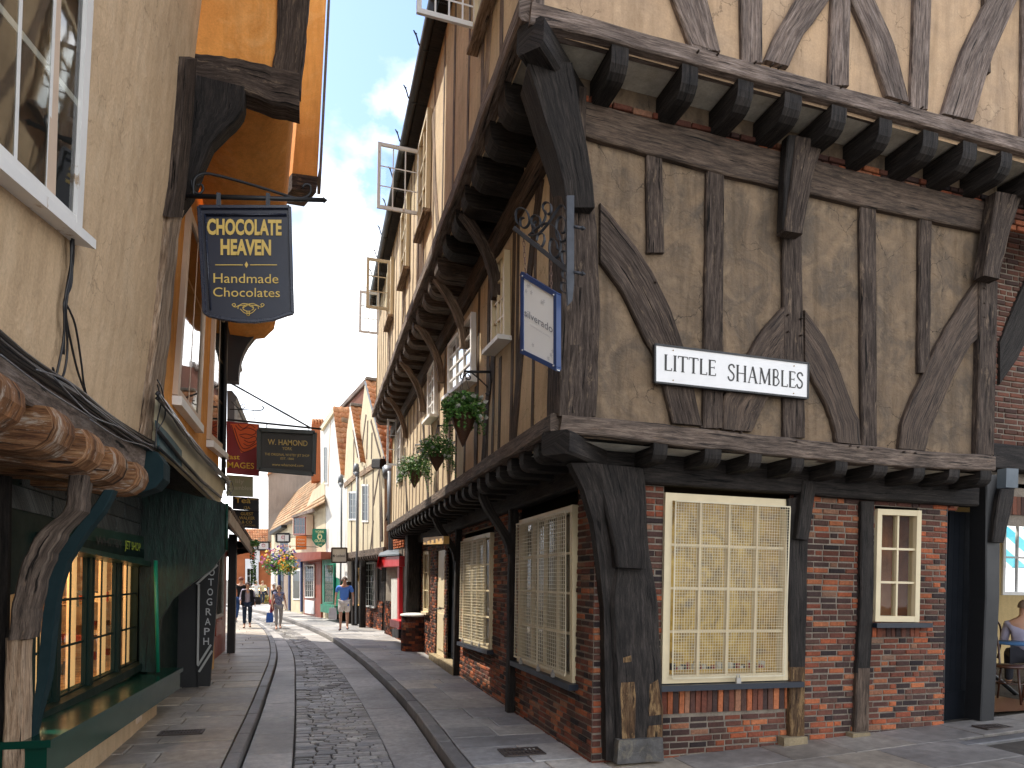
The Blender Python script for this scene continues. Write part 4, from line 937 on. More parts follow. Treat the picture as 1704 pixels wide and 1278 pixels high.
# carved joists
for yj in (2.15,2.78,3.42,4.08,4.62,5.17,5.78):
    p = V((0,yj,0)); mb = MB()
    # built explicitly: bulbous carved nose
    back = V((-1,0,0)); w_, h_ = .28, .25; prof = [(0,.0),(-.03,.05),(-.035,.11),(-.01,.175),(.05,.225),(.13,.245),(.25,.24),(.4,.22),(.9,.22),(.9,0)]
    z0 = 2.66; nx = -1.30; rings = []
    for s, inset in ((-1,.03),(-.8,.0),(.8,0),(1,.03)):
        rings.append([V((nx+a_*-1 if False else nx-(a_+ (inset if a_ < .2 else 0)), p.y+s*w_/2, z0-b_*(1-inset*.8))) for a_, b_ in prof])
    vs = [p_ for r in rings for p_ in r]; n_ = len(prof); fs = []; uv = []; acc = [0.]; ru = random.random()*30
    for i in range(n_-1): acc.append(acc[-1]+math.hypot(prof[i+1][0]-prof[i][0], prof[i+1][1]-prof[i][1]))
    for i in range(3):
        for j in range(n_-1):
            fs.append([i*n_+j, i*n_+j+1, (i+1)*n_+j+1, (i+1)*n_+j]); uv.append([(acc[j]*.9+ru,i*.09),(acc[j+1]*.9+ru,i*.09),(acc[j+1]*.9+ru,i*.09+.09),(acc[j]*.9+ru,i*.09+.09)])
    fs.append(list(range(n_-1,-1,-1))); uv.append([(prof[k][0]+ru,prof[k][1]) for k in fs[-1]]); fs.append([3*n_+k for k in range(n_)]); uv.append([(prof[k][0]+ru,prof[k][1]+.4) for k in range(n_)])
    mb.quads(vs, fs, uv); mb.build('carved_joist', W_CARVE, ha)
p = al.px(268,790); mb = MB(); rings = []
for s in (-1,-.6,.6,1):
    rings.append([V((nx_, 6.33+s*.13, z_)) for nx_, z_ in ((-1.33,2.86),(-1.27,2.84),(-1.22,2.76),(-1.22,2.62),(-1.28,2.54),(-1.42,2.48),(-1.75,2.47),(-1.75,2.86))])
mb.loft(rings, 1, 1); mb.build('carved_joist', C_TEAL, ha)
# ground floor recess
mb = MB(); mb.prism([V((-2.35,1,.0)),V((-2.35,5.6,.0)),V((-2.35,5.6,2.8)),V((-2.35,1,2.8))], V((-.1,0,0))); mb.face([V((-2.4,1,2.62)),V((-1.42,1,2.62)),V((-1.42,6.4,2.62)),V((-2.4,6.4,2.62))]); mb.build('recess_wall', W_BLACK, ha)
fb = Pl((0,5.0,0), (1,0,0), (0,-1,0))
lstick(fb, [(112,790),(109,848),(62,885),(44,915),(28,960),(16,1020),(12,1066)], [(142,790),(136,850),(106,880),(92,905),(70,950),(58,1000),(49,1063)], 'curved_bracket', W_BEAM, .16, .05, 24, .012, ha)
lstick(fb, [(8,1062),(5,1180),(0,1400)], [(40,1066),(39,1180),(36,1400)], 'post', wood('pinkish stripped post', (.20,.12,.07), (.42,.29,.19), (.56,.42,.30), (.12,.06,.03), .66, .85, .6), .14, .03, 10, .006, ha)
lstick(fb, [(-60,790),(-60,1400)], [(14,790),(2,1400)], 'panelling', W_BLACK, .06, -.12, 6, .006, ha)
mb = MB(); mb.prism([V((-3.6,5.35,0)),V((-2.12,5.35,0)),V((-2.12,5.35,2.75)),V((-3.6,5.35,2.75))], V((0,.06,0))); mb.build('cross_wall', W_BLACK, ha)
# ================================================================ green shop with its upper floors
hb = thing('green_shop_building', 'bottle green bow-fronted shop with faded fascia, orange rendered floors and timber jetty above', 'building', (-2,7.5,.1))
mb = MB(); pts = [(172,815),(150,850),(120,885),(98,920),(80,962),(70,1025),(62,1120),(40,1300)]; R_ = [(190,815),(176,845),(140,890),(112,935),(96,985),(88,1050),(80,1130),(62,1195)]
mb.strip([fb.px(x,y,-.12) for x,y in pts], [fb.px(x,y,-.12) for x,y in R_], NF, .1, 20, .002, .008); mb.build('curved_cheek', C_TEAL, hb)
mb = MB(); mb.prism([fb.px(x,y,-.25) for x,y in ((88,960),(150,900),(150,1300),(40,1300),(64,1120),(70,1040))][:6], -NF*.05); 
sp = Pl((-2.05,0,0), (0,1,0), (1,0,0))
mb = MB(); q = [sp.px(x,y) for x,y in ((62,1190),(262,1108),(262,890),(62,850))]
# shop front frame: four lights, each 2 x 3 panes
ya, yb = sp.px(45,1190).y, sp.px(258,1108).y; zb_, zt_ = .72, 2.02
posts = [ya, sp.px(92,1000).y, sp.px(148,1000).y, sp.px(195,1000).y, sp.px(232,1000).y]
WG = C_DGREEN2
warm = plaster('glowing shop interior', (.62,.36,.15), (.20,.07,.03), (.75,.55,.30), 3.2, .9, .1)
nt = warm.node_tree; bs = nt.nodes['Principled BSDF']; nt.links.new(bs.inputs['Base Color'].links[0].from_socket, bs.inputs['Emission Color']); bs.inputs['Emission Strength'].default_value = .14  # emission makes the wall itself glow, on top of the lamps
for i in range(len(posts)-1):
    y0, y1 = posts[i]+.03, posts[i+1]-.03
    Q = [V((-2.05,y0,zb_)),V((-2.05,y1,zb_)),V((-2.05,y1,zt_)),V((-2.05,y0,zt_))]
    wo = window(hb, Q, NR, 2, 3, .035, .022, C_DGREEN2, .0, .04, None, 0)
mb = MB()
for y_ in posts: mb.box((-2.05,y_,1.37), .07, .085, 1.4)
mb.box((-2.02,(posts[0]+posts[-1])/2,.70), .15, posts[-1]-posts[0]+.1, .08); mb.box((-2.02,(posts[0]+posts[-1])/2,2.06), .15, posts[-1]-posts[0]+.1, .1)
mb.prism([V((-2.0,5.05,1.62)),V((-2.0,6.22,1.72)),V((-2.0,6.22,2.85)),V((-2.0,5.05,2.85))], V((-.06,0,0))); mb.build('shopfront_frame', C_DGREEN2, hb)
# inside of the shop: self-glowing warm wall, shelves, stock and lit bulbs
mb = MB(); mb.quads([(-2.12,ya,.7),(-2.12,yb,.7),(-2.12,yb,2.1),(-2.12,ya,2.1),(-3.3,ya,.7),(-3.3,yb,.7),(-3.3,yb,2.1),(-3.3,ya,2.1)], [[4,5,6,7],[0,1,5,4],[2,3,7,6],[1,2,6,5],[3,0,4,7]]); inn = mb.build('interior', warm, hb)
mb = MB()
for i in range(len(posts)-1):
    for k in (0,1):
        y0_, y1_ = posts[i]+(posts[i+1]-posts[i])*(k*.5+.27), posts[i]+(posts[i+1]-posts[i])*(k*.5+.46); mb.box((-2.16,(y0_+y1_)/2,1.38), .03, y1_-y0_, 1.3)
mb.build('glowing_uprights', flat('glowing upright', (.80,.50,.22), .6, .45), inn)  # uprights give off their own glow to read bright through the panes
mb = MB()
for k in range(70):
    y_ = random.uniform(ya,yb); z_ = random.choice((.76,1.1,1.5)); mb.m = k%4; mb.box((-2.5+random.uniform(-.2,.2),y_,z_+.04), .07, .05+.05*random.random(), .05+.1*random.random())
for z_ in (1.08,1.48): mb.m = 1; mb.box((-2.55,(ya+yb)/2,z_), .3, yb-ya, .02)
mb.build('stock', [flat('red stock',(.35,.05,.03)), flat('oak shelf',(.25,.13,.06)), flat('cream stock',(.7,.55,.35)), flat('blue grey stock',(.12,.14,.18))], inn)
mb = MB()
for (yy_, zz_) in ((6.3,1.78),(6.7,1.62),(7.3,1.8),(7.9,1.6),(6.5,1.2),(7.1,1.3),(8.3,1.75),(6.35,.95),(7.7,.9)): mb.box((-2.6,yy_,zz_), .03, .035, .035)
mb.build('bulbs', flat('lit bulb', (1,.75,.4), .5, 12.), inn)
for yy_ in (6.7, 8.0):
    pl_ = bpy.data.lights.new('shop lamp', 'POINT'); pl_.energy = 10; pl_.color = (1,.66,.33); pl_.shadow_soft_size = .08; lo = bpy.data.objects.new('shop_lamp', pl_); COL.objects.link(lo); lo.parent = hb; lo.location = V((-2.45,yy_,1.95))-V(hb.location)
# big sill shelf
mb = MB(); P = lambda x, y, X: Pl((X,0,0),(0,1,0),(1,0,0)).px(x,y)
a_ = V((-1.64,5.0,.70)); b_ = V((-1.64,9.55,.575))
mb.prism([a_, b_, b_-V((0,0,.25)), a_-V((0,0,.25))], V((-.45,0,0))); mb.prism([a_+V((.03,-.03,.02)), b_+V((.03,.03,.02)), b_+V((.03,.03,-.03)), a_+V((.03,-.03,-.03))], V((-.5,0,0)))
mb.prism([V((-2.0,5.0,.72)),V((-2.0,9.5,.61)),V((-2.1,9.5,.75)),V((-2.1,5.0,.78))], V((-.01,0,.0))); mb.build('sill', C_DGREEN, hb)
mb = MB(); mb.prism([V((-1.80,5.15,-.1)),V((-1.80,9.0,-.1)),V((-1.80,9.0,.5)),V((-1.80,5.15,.5))], V((-.1,0,0))); mb.face([V((-1.8,9.0,-.1)),V((-2.6,9.0,-.1)),V((-2.6,9.0,.6)),V((-1.8,9.0,.6))]); mb.build('plinth', P_CREAM, hb)
mb = MB(); mb.box((-1.795,8.1,.27), .02, .2, .15); 
for i in range(3): mb.box((-1.785,8.04+.06*i,.27), .012, .015, .12)
mb.build('air_vent', C_PINK, hb)
# name board, stall riser slates above it
fbq = [sp.px(x,y,.1) for x,y in ((104,910),(290,945),(290,903),(135,873))]
mb = MB(); mb.prism(fbq, V((-.06,0,0))); 
mb.prism([sp.px(x,y,.18) for x,y in ((104,912),(262,945),(262,937),(104,903))], V((-.25,0,0))); nb = mb.build('name_board', paint('old green fascia', (.02,.06,.038), .3, .5, .8, 2.5), hb)
mb = MB()
for r_ in range(4):
    for k in range(5):
        y0 = 5.2+k*.9+(r_%2)*.3; mb.box((-2.0,y0+.43,2.33+r_*.17), .03, .86, .16)
mb.build('slate_hanging', wood('grey painted boards', (.03,.035,.034), (.09,.10,.098), (.17,.18,.175), None, .6, .5, .8), hb)
mb = MB(); 
for k in range(1): mb.tube([sp.px(259,933,.3), sp.px(263,1118,.3)], .022, 8)
mb.build('corner_tube', C_GREEN, hb)
mb = MB(); mb.prism([V((-2.05,yb,.6)),V((-2.05,9.1,.6)),V((-2.05,9.1,2.3)),V((-2.05,yb,2.3))], V((-.08,0,0))); mb.build('side_panel', C_DGREEN2, hb)
# dark green shaped end bracket hanging from the jetty
ep = Pl((0,8.9,0),(1,0,0),(0,-1,0))
mb = MB(); mb.prism([ep.px(x,y) for x,y in ((232,800),(375,838),(377,915),(352,948),(318,972),(287,998),(268,1030),(258,1118),(232,1118))], V((0,.08,0)), V((0,0,1)), V((1,0,0))); mb.build('end_bracket', W_GREEN, hb)
mb = MB(); mb.tube([ep.px(378,838,.03),ep.px(377,915,.03)], .018, 6); mb.build('corner_tube', C_DGREEN, hb)
# jetty floor underside + F1
mb = MB(); mb.prism([V((-2.1,6.5,2.98)),V((-1.38,6.5,2.98)),V((-1.38,10.7,2.98)),V((-2.1,10.7,2.98))], V((0,0,.06))); mb.build('jetty_soffit', W_BLACK, hb)
mb = MB(); mb.prism([V((-2.1,5.2,2.2)),V((-2.1,11.4,2.2)),V((-2.1,11.4,3.0)),V((-2.1,5.2,3.0))], V((-.1,0,0))); mb.build('recess_wall', C_DGREEN2, hb)
mb = MB(); mb.strip([bl.px(x,y,.06) for x,y in ((262,650),(300,712),(340,765),(376,802))], [bl.px(x,y,.06) for x,y in ((266,745),(300,775),(335,810),(366,840))], NR, .08, 12, .004); mb.build('fascia_board', C_FASCIA, hb)
mb = MB(); mb.strip([bl.px(x,y,.064) for x,y in ((262,700),(285,725),(303,748))], [bl.px(x,y,.064) for x,y in ((266,748),(284,763),(303,780))], NR, .02, 6, .006); mb.build('painted_patch', C_FASC2, hb)
mb = MB(); mb.tube([bl.px(x,y,.09) for x,y in ((262,716),(300,762),(335,800),(368,828))], .018, 6); mb.tube([bl.px(x,y,.08) for x,y in ((264,745),(300,778),(335,812),(366,842))], .012, 6); mb.build('moulding', C_BLACK, hb)
mb = MB()
for k in range(26):
    j = lambda: random.uniform(-5,5); mb.tube(cat_rom([bl.px(x+j()*.3,y+j(),.09+random.random()*.06) for x,y in ((262,658),(280,680),(300,708),(330,748),(358,778),(380,800))], 4), random.choice((.006,.009,.013)), 5)
for c in ([(262,632),(270,650),(275,690),(262,716)], [(262,640),(268,668),(262,700),(258,745)], [(376,798),(383,812),(374,800),(385,825),(380,835),(374,806)], [(378,820),(384,800),(388,815),(378,826)]): mb.tube(cat_rom([bl.px(x,y,.12) for x,y in c],5), .006, 5)
mb.build('cable_bundle', CABLE, None, bl.px(320,740), 'black cables sagging along the top of the faded shop fascia', 'cables')
# F1 orange wall
mb = MB(); mb.prism([bl.at(6.3,3.1,-.02),bl.at(10.72,3.1,-.02),bl.at(10.72,6.6,-.02),bl.at(6.3,6.6,-.02)], V((-.15,0,0))); mb.build('wall', P_ORANGE, hb)
mb = MB(); mb.face([V((-1.38,10.7,3.05)),V((-6,10.7,3.05)),V((-6,10.7,9)),V((-1.38,10.7,9))]); mb.build('gable_wall', P_ORANGE, hb)
mb = MB(); mb.prism([V((-5,6.75,9.5)),V((-.35,6.75,9.5)),V((-.35,10.0,9.5)),V((-5,10.0,9.5))], V((0,0,3.2))); mb.build('unseen_sun_block', P_PALE, hb)  # unseen block added to shade the right wall; pale to cut orange bounce
for pts, nx, ny in (([(290,658),(329,708),(343,430),(313,345)], 2, 3), ([(346,732),(372,755),(375,530),(356,505)], 2, 3)):
    Q = [bl.px(x,y,0) for x,y in pts]; wo = window(hb, Q, NR, nx, ny, .10, .035, C_PINK, .03, .08, DARKROOM, .005)
    sill(wo, Q[0], Q[1], NR, .09, .07, C_WHITE)
mb = MB(); mb.tube([V((-1.31,10.78,3.1)),V((-1.31,10.78,5.8))], .032, 8); mb.build('downpipe', C_BLACK, hb)
# coved jetty of the floor above
near = [(-1.30,6.55),(-.85,6.36),(-.50,6.42),(-.28,6.62),(-.20,7.0),(-.17,9.5)]
fa = Pl((0,11.6,0),(1,0,0),(0,-1,0)); far = [fa.px(x,y) for x,y in ((384,562),(412,566),(440,563),(456,548),(463,515),(470,180))]
near = [V((x,6.72,z)) for x,z in near]; rings = []
for i in range(9):
    t = i/8; rings.append([near[k].lerp(far[k], t) for k in range(6)])
mb = MB(); mb.loft(rings, 1, 0, False, True, False); mb.face([V(p) for p in far]+[V((-2,11.6,9.5))]); mb.build('coved_jetty', P_ORANGE, hb)
# black bracket at the far end
mb = MB(); rings = []
for k in range(9):
    t = k/8; x = -1.3+.46*t**2.6; z = 4.95+1.0*t; rings.append([V((-1.42,11.5,z)),V((x+.1,11.5,z)),V((x+.1,11.7,z)),V((-1.42,11.7,z))])
mb.loft(rings, 1, 0); mb.build('bracket', C_BLACK, hb)
# near end frame at street distance 6.6
fe = Pl((0,6.6,0),(1,0,0),(0,-1,0))
def fst(pts, mt, name, th=.16, o=0.): 
    mb = MB(); n_ = len(pts)//2; mb.strip([fe.px(x,y,o) for x,y in pts[:n_]], [fe.px(x,y,o) for x,y in pts[n_:]], NF, th, 16, .012, .02); return mb.build(name, mt, hb)
mb = MB(); mb.prism([fe.px(x,y,-.03) for x,y in ((315,-120),(470,-120),(470,125),(440,115),(315,95))], V((0,.1,0))); mb.build('end_panel', P_ORANGE, hb)
fst([(452,-120),(462,0),(458,80),(450,130),(530,-120),(513,0),(506,80),(500,150)], W_DARK, 'jetty_post', .16, .02)
fst([(308,86),(360,90),(410,98),(455,108),(498,118),(306,140),(350,140),(405,152),(450,170),(498,180)], W_DARK, 'jetty_beam', .22, .04)
fst([(306,120),(303,200),(298,290),(288,362),(412,140),(398,192),(345,235),(328,290),][:4]+[(410,145),(404,186),(350,240),(318,320)], W_BLACK, 'curved_bracket', .16, .05)
# third-floor orange jetty beyond
fc = Pl((0,11.7,0),(1,0,0),(0,-1,0))
mb = MB(); mb.prism([fc.px(x,y) for x,y in ((486,292),(528,296),(543,0),(547,-90),(508,-90),(512,0))], V((-.2,.5,0))); mb.build('third_floor', P_ORANGE, hb)
mb = MB(); mb.prism([fc.px(x,y,.02) for x,y in ((486,288),(530,294),(526,321),(486,314))], V((-.2,.5,0))); mb.build('jetty_beam', W_DARK, hb)
mb = MB(); mb.prism([fc.px(x,y,.02) for x,y in ((528,296),(531,280),(545,0),(549,-90),(553,-90),(549,0),(534,296))], V((0,.5,0))); mb.build('verge_slates', TILE3, hb)
# ================================================================ shops further along on the left
hc = thing('photographer_shop', 'black photographer shop front with lettered board beyond the green shop', 'shop', (-2,10.5,.1))
pp = Pl((0,11.1,0),(1,0,0),(0,-1,0))
mb = MB(); mb.prism([pp.px(x,y,.0) for x,y in ((262,1000),(330,942),(330,1190),(262,1190))], V((0,.1,0))); mb.build('black_panel', C_BLACK, hc)
mb = MB(); mb.prism([pp.px(x,y,.06) for x,y in ((329,945),(366,915),(360,1010),(349,1142),(329,1142))], V((0,.08,0))); pb = mb.build('letter_board', C_BLACK, hc)
mb = MB(); W_ = .012
for a_, b_ in (((327,972),(362,940)),((331,972),(329,1106)),((329,1108),(351,1073)),((331,1118),(353,1083))):
    p0, p1 = pp.px(*a_,.09), pp.px(*b_,.09); mb.beam(p0, p1, .03, .02, up=(0,1,0))
mb.build('white_trim', C_GREY, hc)
mb = MB(); mb.prism([V((-1.95,9.2,.1)),V((-1.95,11.1,.1)),V((-1.95,11.1,3)),V((-1.95,9.2,3))], V((-.1,0,0))); mb.build('wall', C_DGREEN2, hc)
# ================================================================ FAR RIGHT ROW
def wallpl(A, B):
    a = V((*A,0)); b = V((*B,0)); return Pl(a, b-a, (-1,0,0))
def poly(pl, pts, mt, name, parent, th=.2, o=0.):
    mb = MB(); mb.prism([pl.px(x,y,o) for x,y in pts], -pl.n*th); return mb.build(name, mt, parent)
def bars(pl, lines, wd, mt, name, parent, o=.02, th=.05):
    mb = MB()
    for (x0,y0,x1,y1) in lines:
        a = pl.px(x0,y0,o-th/2); b = pl.px(x1,y1,o-th/2); mb.beam(a, b, wd, th, up=pl.n)
    return mb.build(name, mt, parent)
def each(pl, lines, wd, mt, name, parent, o=.02, th=.05):
    for l in lines: bars(pl, [l], wd, mt, name, parent, o, th)
def fwin(pl, x0, y0, x1, y1, nx, ny, mt, parent, glz=GLASS, room=DARKROOM, sk=0, o=.03):
    """far window from left x0 to right x1, top y0 to bottom y1 (sk: slope of its lines)"""
    Q = [pl.px(x0,y1,0), pl.px(x1,y1+sk*(x1-x0),0), pl.px(x1,y0+0*sk,0), pl.px(x0,y0,0)]
    return window(parent, Q, pl.n, nx, ny, .06, .028, mt, o, .05, room, .01, glz)
# --- B1: brick sliver with black brace, red kiosk shop
r1 = wallpl((2.35,18.2),(2.15,20.9))
h1 = thing('brick_house', 'narrow orange brick house with black curved brace above the red shop canopy', 'house', (2.3,19.5,.1))
mb = MB(); n_ = r1; L1 = (V((2.15,20.9,0))-V((2.35,18.2,0))).length
mb.prism([r1.at(0,0,-.05),r1.at(L1,0,-.05),r1.at(L1,6.6,-.05),r1.at(0,6.6,-.05)], V((2.5,0,0))); mb.build('wall', MORTAR, h1)
mb = MB(); bricks(mb, r1, 0, L1, 2.7, 6.6, (), .23, .075, .012, -.03, .02); mb.build('brickwork', BRICKRED, h1)
mb = MB(); bricks(mb, r1, .2, L1, .1, 1.15, (), .23, .075, .012, -.03, .02); mb.build('brickwork', BRICK, h1)
each(r1, [(639,780,640,900)], .3, W_DARK, 'corner_post', h1, .12, .2)
bars(r1, [(640,872,652,838),(652,838,660,822)], .16, W_DARK, 'brace', h1, .04, .08)
mb = MB(); mb.tube([r1.px(648,785,.25), r1.px(649,830,.25), r1.px(650,915,.25)], .07, 8); mb.tube([r1.px(646,778,.25), r1.px(647,793,.25)], .17, 8); mb.build('downpipe', C_PIPE, h1)
fwin(r1, 612, 935, 624, 1012, 4, 7, C_GREY, h1)
hr = thing('red_shop_front', 'bright red kiosk shop front with small pitched canopy and white panel on the right pavement', 'shop front', (2.1,19.,.12))
mb = MB(); rp = wallpl((2.18,17.3),(2.05,19.8))
mb.prism([rp.px(626,944,.15),rp.px(664,942,.15),rp.px(664,925,.15),rp.px(630,928,.15)], -rp.n*.7); mb.prism([rp.px(626,944,.3),rp.px(630,926,.3),rp.px(637,921,-.2),rp.px(634,948,-.2)], V((.02,.1,0)))
mb.prism([rp.px(661,942,.0),rp.px(664,942,.0),rp.px(664,1046,.0),rp.px(661,1048,.0)], -rp.n*.1); mb.prism([rp.px(648,1030,.25),rp.px(664,1034,.25),rp.px(664,1046,.25),rp.px(649,1042,.25)], -rp.n*.4); mb.build('frame', C_RED, hr)
mb = MB(); mb.prism([rp.px(630,926,.2),rp.px(664,924,.2),rp.px(664,917,-.2),rp.px(635,917,-.2)], V((0,0,.04))); mb.build('canopy_roof', LEAD, hr)
mb = MB(); mb.prism([rp.px(651,962,-.02),rp.px(661,962,-.02),rp.px(661,1035,-.02),rp.px(651,1030,-.02)], -rp.n*.05); mb.build('white_panel', P_WHITE, hr)
mb = MB(); mb.prism([rp.px(652,1046,.1),rp.px(663,1048,.1),rp.px(663,1062,.1),rp.px(653,1060,.1)], -rp.n*.3); mb.build('base', C_BLACK, hr)
# --- B2: twin gabled timber house
r2 = wallpl((2.1,20.6),(1.25,25.4))
h2 = thing('twin_gabled_house', 'cream timber framed house with two steep gables and orange pantile roofs, beyond the brick house', 'house', (1.7,23.,.1))
pa = P_PALE
poly(r2, [(640,760),(608,632),(600,700),(597,768),(583,675),(577,720),(573,800),(571,925),(592,922),(616,919),(639,917)], pa, 'gable_wall', h2, .25)
poly(r2, [(640,765),(641,760),(609,629),(606,636)], C_PIPE, 'verge', h2, .3, .08); poly(r2, [(598,770),(600,765),(584,672),(581,678)], P_WHITE, 'verge', h2, .3, .08)
def pantiles(ridge_a, ridge_b, eave_a, eave_b, nu, nv, mt, parent, name='roof', amp=.03):
    """ridge_a->ridge_b along the ridge; eave below; rows of curved tiles"""
    mb = MB(); nrm = (ridge_b-ridge_a).cross(eave_a-ridge_a).normalized()
    if nrm.z < 0: nrm = -nrm
    for j in range(nv):
        for i in range(nu):
            def P(s, t): return (ridge_a.lerp(ridge_b, s)).lerp(eave_a.lerp(eave_b, s), t)
            k0, k1 = i/nu, (i+1)/nu; t0, t1 = j/nv, (j+1.12)/nv; vs = []; n_ = 5
            for q in range(n_+1):
                s = k0+(k1-k0)*q/n_; h_ = amp*math.sin(q/n_*math.pi*2)
                vs.append(P(s,t0)+nrm*(h_+.0)); vs.append(P(s,t1)+nrm*(h_+.035)); vs.append(P(s,t1)+nrm*(h_-.005))
            fs = []
            for q in range(n_): a_ = q*3; fs += [[a_,a_+1,a_+4,a_+3],[a_+1,a_+2,a_+5,a_+4]]
            mb.quads(vs, fs, None, True)
    o = mb.build(name, mt, parent); 
    return o
bk = V((3.0,.5,0))
# near slopes: verge line at the street front, ridge and eave run back from the street
for (rx,ry,ex,ey,parent_) in ((608,632,641,766,h2),(583,675,599,768,h2)):
    ra = r2.px(rx,ry,.2); ea = r2.px(ex,ey,.2); pantiles(ra, ra+bk, ea, ea+bk, 12, 13, TILE, h2)
    mb = MB(); mb.beam(ra+V((0,0,.04)), ra+bk+V((0,0,.04)), .22, .1); mb.build('ridge', MORTAR, h2)
    fr = r2.px(rx-8,ry+130,.2); 
each(r2, [(633,772,634,915),(622,776,621,918),(607,775,605,918),(598,778,597,920),(586,800,586,920),(577,800,576,922),(613,700,611,764),(620,720,619,764),(590,730,589,790)], (.15), W_BEAM, 'stud', h2, .008, .05)
each(r2, [(634,760,618,700),(601,760,610,690),(622,840,632,780),(596,760,588,715),(617,918,622,866)], .12, W_BEAM, 'brace', h2, .014, .05)
each(r2, [(640,764,600,790),(597,788,574,808)], .2, W_PALE, 'tie_beam', h2, .05, .08)
each(r2, [(640,772,626,772)], .3, W_BLACK, 'eaves_block', h2, .3, .3)
bars(r2, [(640,916,606,921),(606,921,577,925)], .22, W_BEAM, 'bressumer', h2, .1, .1)
for (a,b,c,d) in ((614,806,603,869),(594,818,581,866)): fwin(r2, c, b, a, d, 2, 4, C_WHITE, h2, room=flat('pale blind',(.55,.57,.6)))
for k in range(16):
    x = 577+k*3.9; mb = MB(); p = r2.px(x, 925-(x-577)*.07, 0); joist(mb, p+V((-.1,0,0)), -r2.n, r2.u, .13, .2, .5); mb.build('joist', W_DARK, h2)
# ground floor below: brick stall riser, dark oak posts, ochre and grey windows, pipes
r2g = Pl(r2.at(0,0,-.35), r2.u, (-1,0,0))
poly(r2g, [(571,918),(640,915),(640,1052),(606,1043),(571,1037)], W_BLACK, 'recess_wall', h2, .2, -.05)
mb = MB(); a_ = r2g.ab(627,1048)[0]; b_ = r2g.ab(606,1043)[0]; bricks(mb, r2g, min(a_,b_)-.6, max(a_,b_), .1, 1.1, (), .23, .075, .012, 0, .02); mb.build('brickwork', BRICK, h2)
fwin(r2g, 605, 936, 627, 1010, 5, 7, C_GREY, h2)
fwin(r2g, 594, 945, 602, 1008, 2, 4, C_OCHRE, h2, room=C_OCHRE)
each(r2, [(604,925,603,1045),(590,925,590,1040),(581,925,581,1038)], .2, W_BLACK, 'post', h2, .0, .2)
for xs in ((598,609),(586,596),(632,640)):
    mb = MB(); A = r2.px(xs[0],1000,-.25); mb.beam(r2.px(xs[0]+7,930,-.0), r2.px(xs[0]+5,965,-.3), .12, .12); mb.build('bracket', W_BLACK, h2)
for (x, yt) in ((593,772),(567,790)):
    mb = MB(); mb.tube([r2.px(x,yt,.3), r2.px(x,yt+14,.3)], .08, 8, .11); mb.tube([r2.px(x,yt+14,.3), r2.px(x+1,yt+22,.3)], .11, 8, .04); mb.tube([r2.px(x+1,yt+20,.3), r2.px(x+1,925,.3), r2.px(x,940,.15), r2.px(x-1,1038,.1)], .035, 8); mb.build('downpipe', C_PIPE, h2)
# --- B3: white house with tiled roof
r3 = wallpl((1.25,25.4),(.55,28.9))
h3 = thing('white_jettied_house', 'tall white rendered house with orange pantile roof above the green glass shop', 'house', (.9,27,.1))
poly(r3, [(556,690),(533,712),(535,905),(545,935),(552,958),(578,968),(578,800),(570,795)], P_WHITE, 'wall', h3, .3)
ra = r3.px(554,676,.1); ea = r3.px(567,790,.1); pantiles(ra, ra+V((3.2,-.3,0)), ea, ea+V((3.2,-.3,0)), 12, 13, TILE, h3)
ra2 = r3.px(554,678,.1); mb = MB(); mb.prism([ra2, r3.px(533,711,.1), r3.px(534,717,.1), r3.px(555,686,.1)], V((.5,.1,0))); mb.build('eaves', C_CREAM, h3)
mb = MB(); mb.prism([r3.px(555,676,-.1), r3.px(532,710,.0), r3.px(532,712,0), r3.px(555,679,-.1)], V((3,.3,.1))); mb.build('roof', TILE3, h3)
fwin(r3, 539, 742, 546, 806, 2, 4, C_WHITE, h3, room=flat('pale blind2',(.6,.6,.6))); each(r3, [(550,700,546,810),(546,880,546,912)], .06, C_PINK, 'string_line', h3, .02, .03)
poly(r3, [(533,905),(545,935),(552,958),(575,965),(575,1036),(533,1030)], C_BLACK, 'recess_wall', h3, .1, -.6)
each(r3, [(560,940,560,1034),(571,940,571,1036)], .2, W_BLACK, 'post', h3, -.2, .2)
# brick gable behind and chimney
hg = thing('brick_gable_house', 'dark roofed brick gable rising behind the pantiled houses', 'house', (4,27,0))
rb = wallpl((2.2,29),(1.4,33))
poly(rb, [(608,640),(560,694),(540,720),(540,760),(640,760),(640,640)], BRICKUP, 'gable', hg, 2); bars(rb, [(610,636,532,718)], .25, TILE3, 'verge', hg, .1, .2)
hch = thing('chimney_stack', 'red brick chimney stack with four pots behind the white house', 'chimney', (1.,33,8))
rc = Pl((0,33,0),(1,0,0),(0,-1,0)); mb = MB(); mb.prism([rc.px(x,y) for x,y in ((518,705),(538,705),(538,800),(518,800))], V((0,.9,0))); mb.build('stack', BRICKRED, hch)
for k in range(4): mb = MB(); p = rc.px(521+5*k,706,-.3); mb.tube([p, p+V((0,0,.25))], .07, 8); mb.build('chimney_pot', TILE, hch)
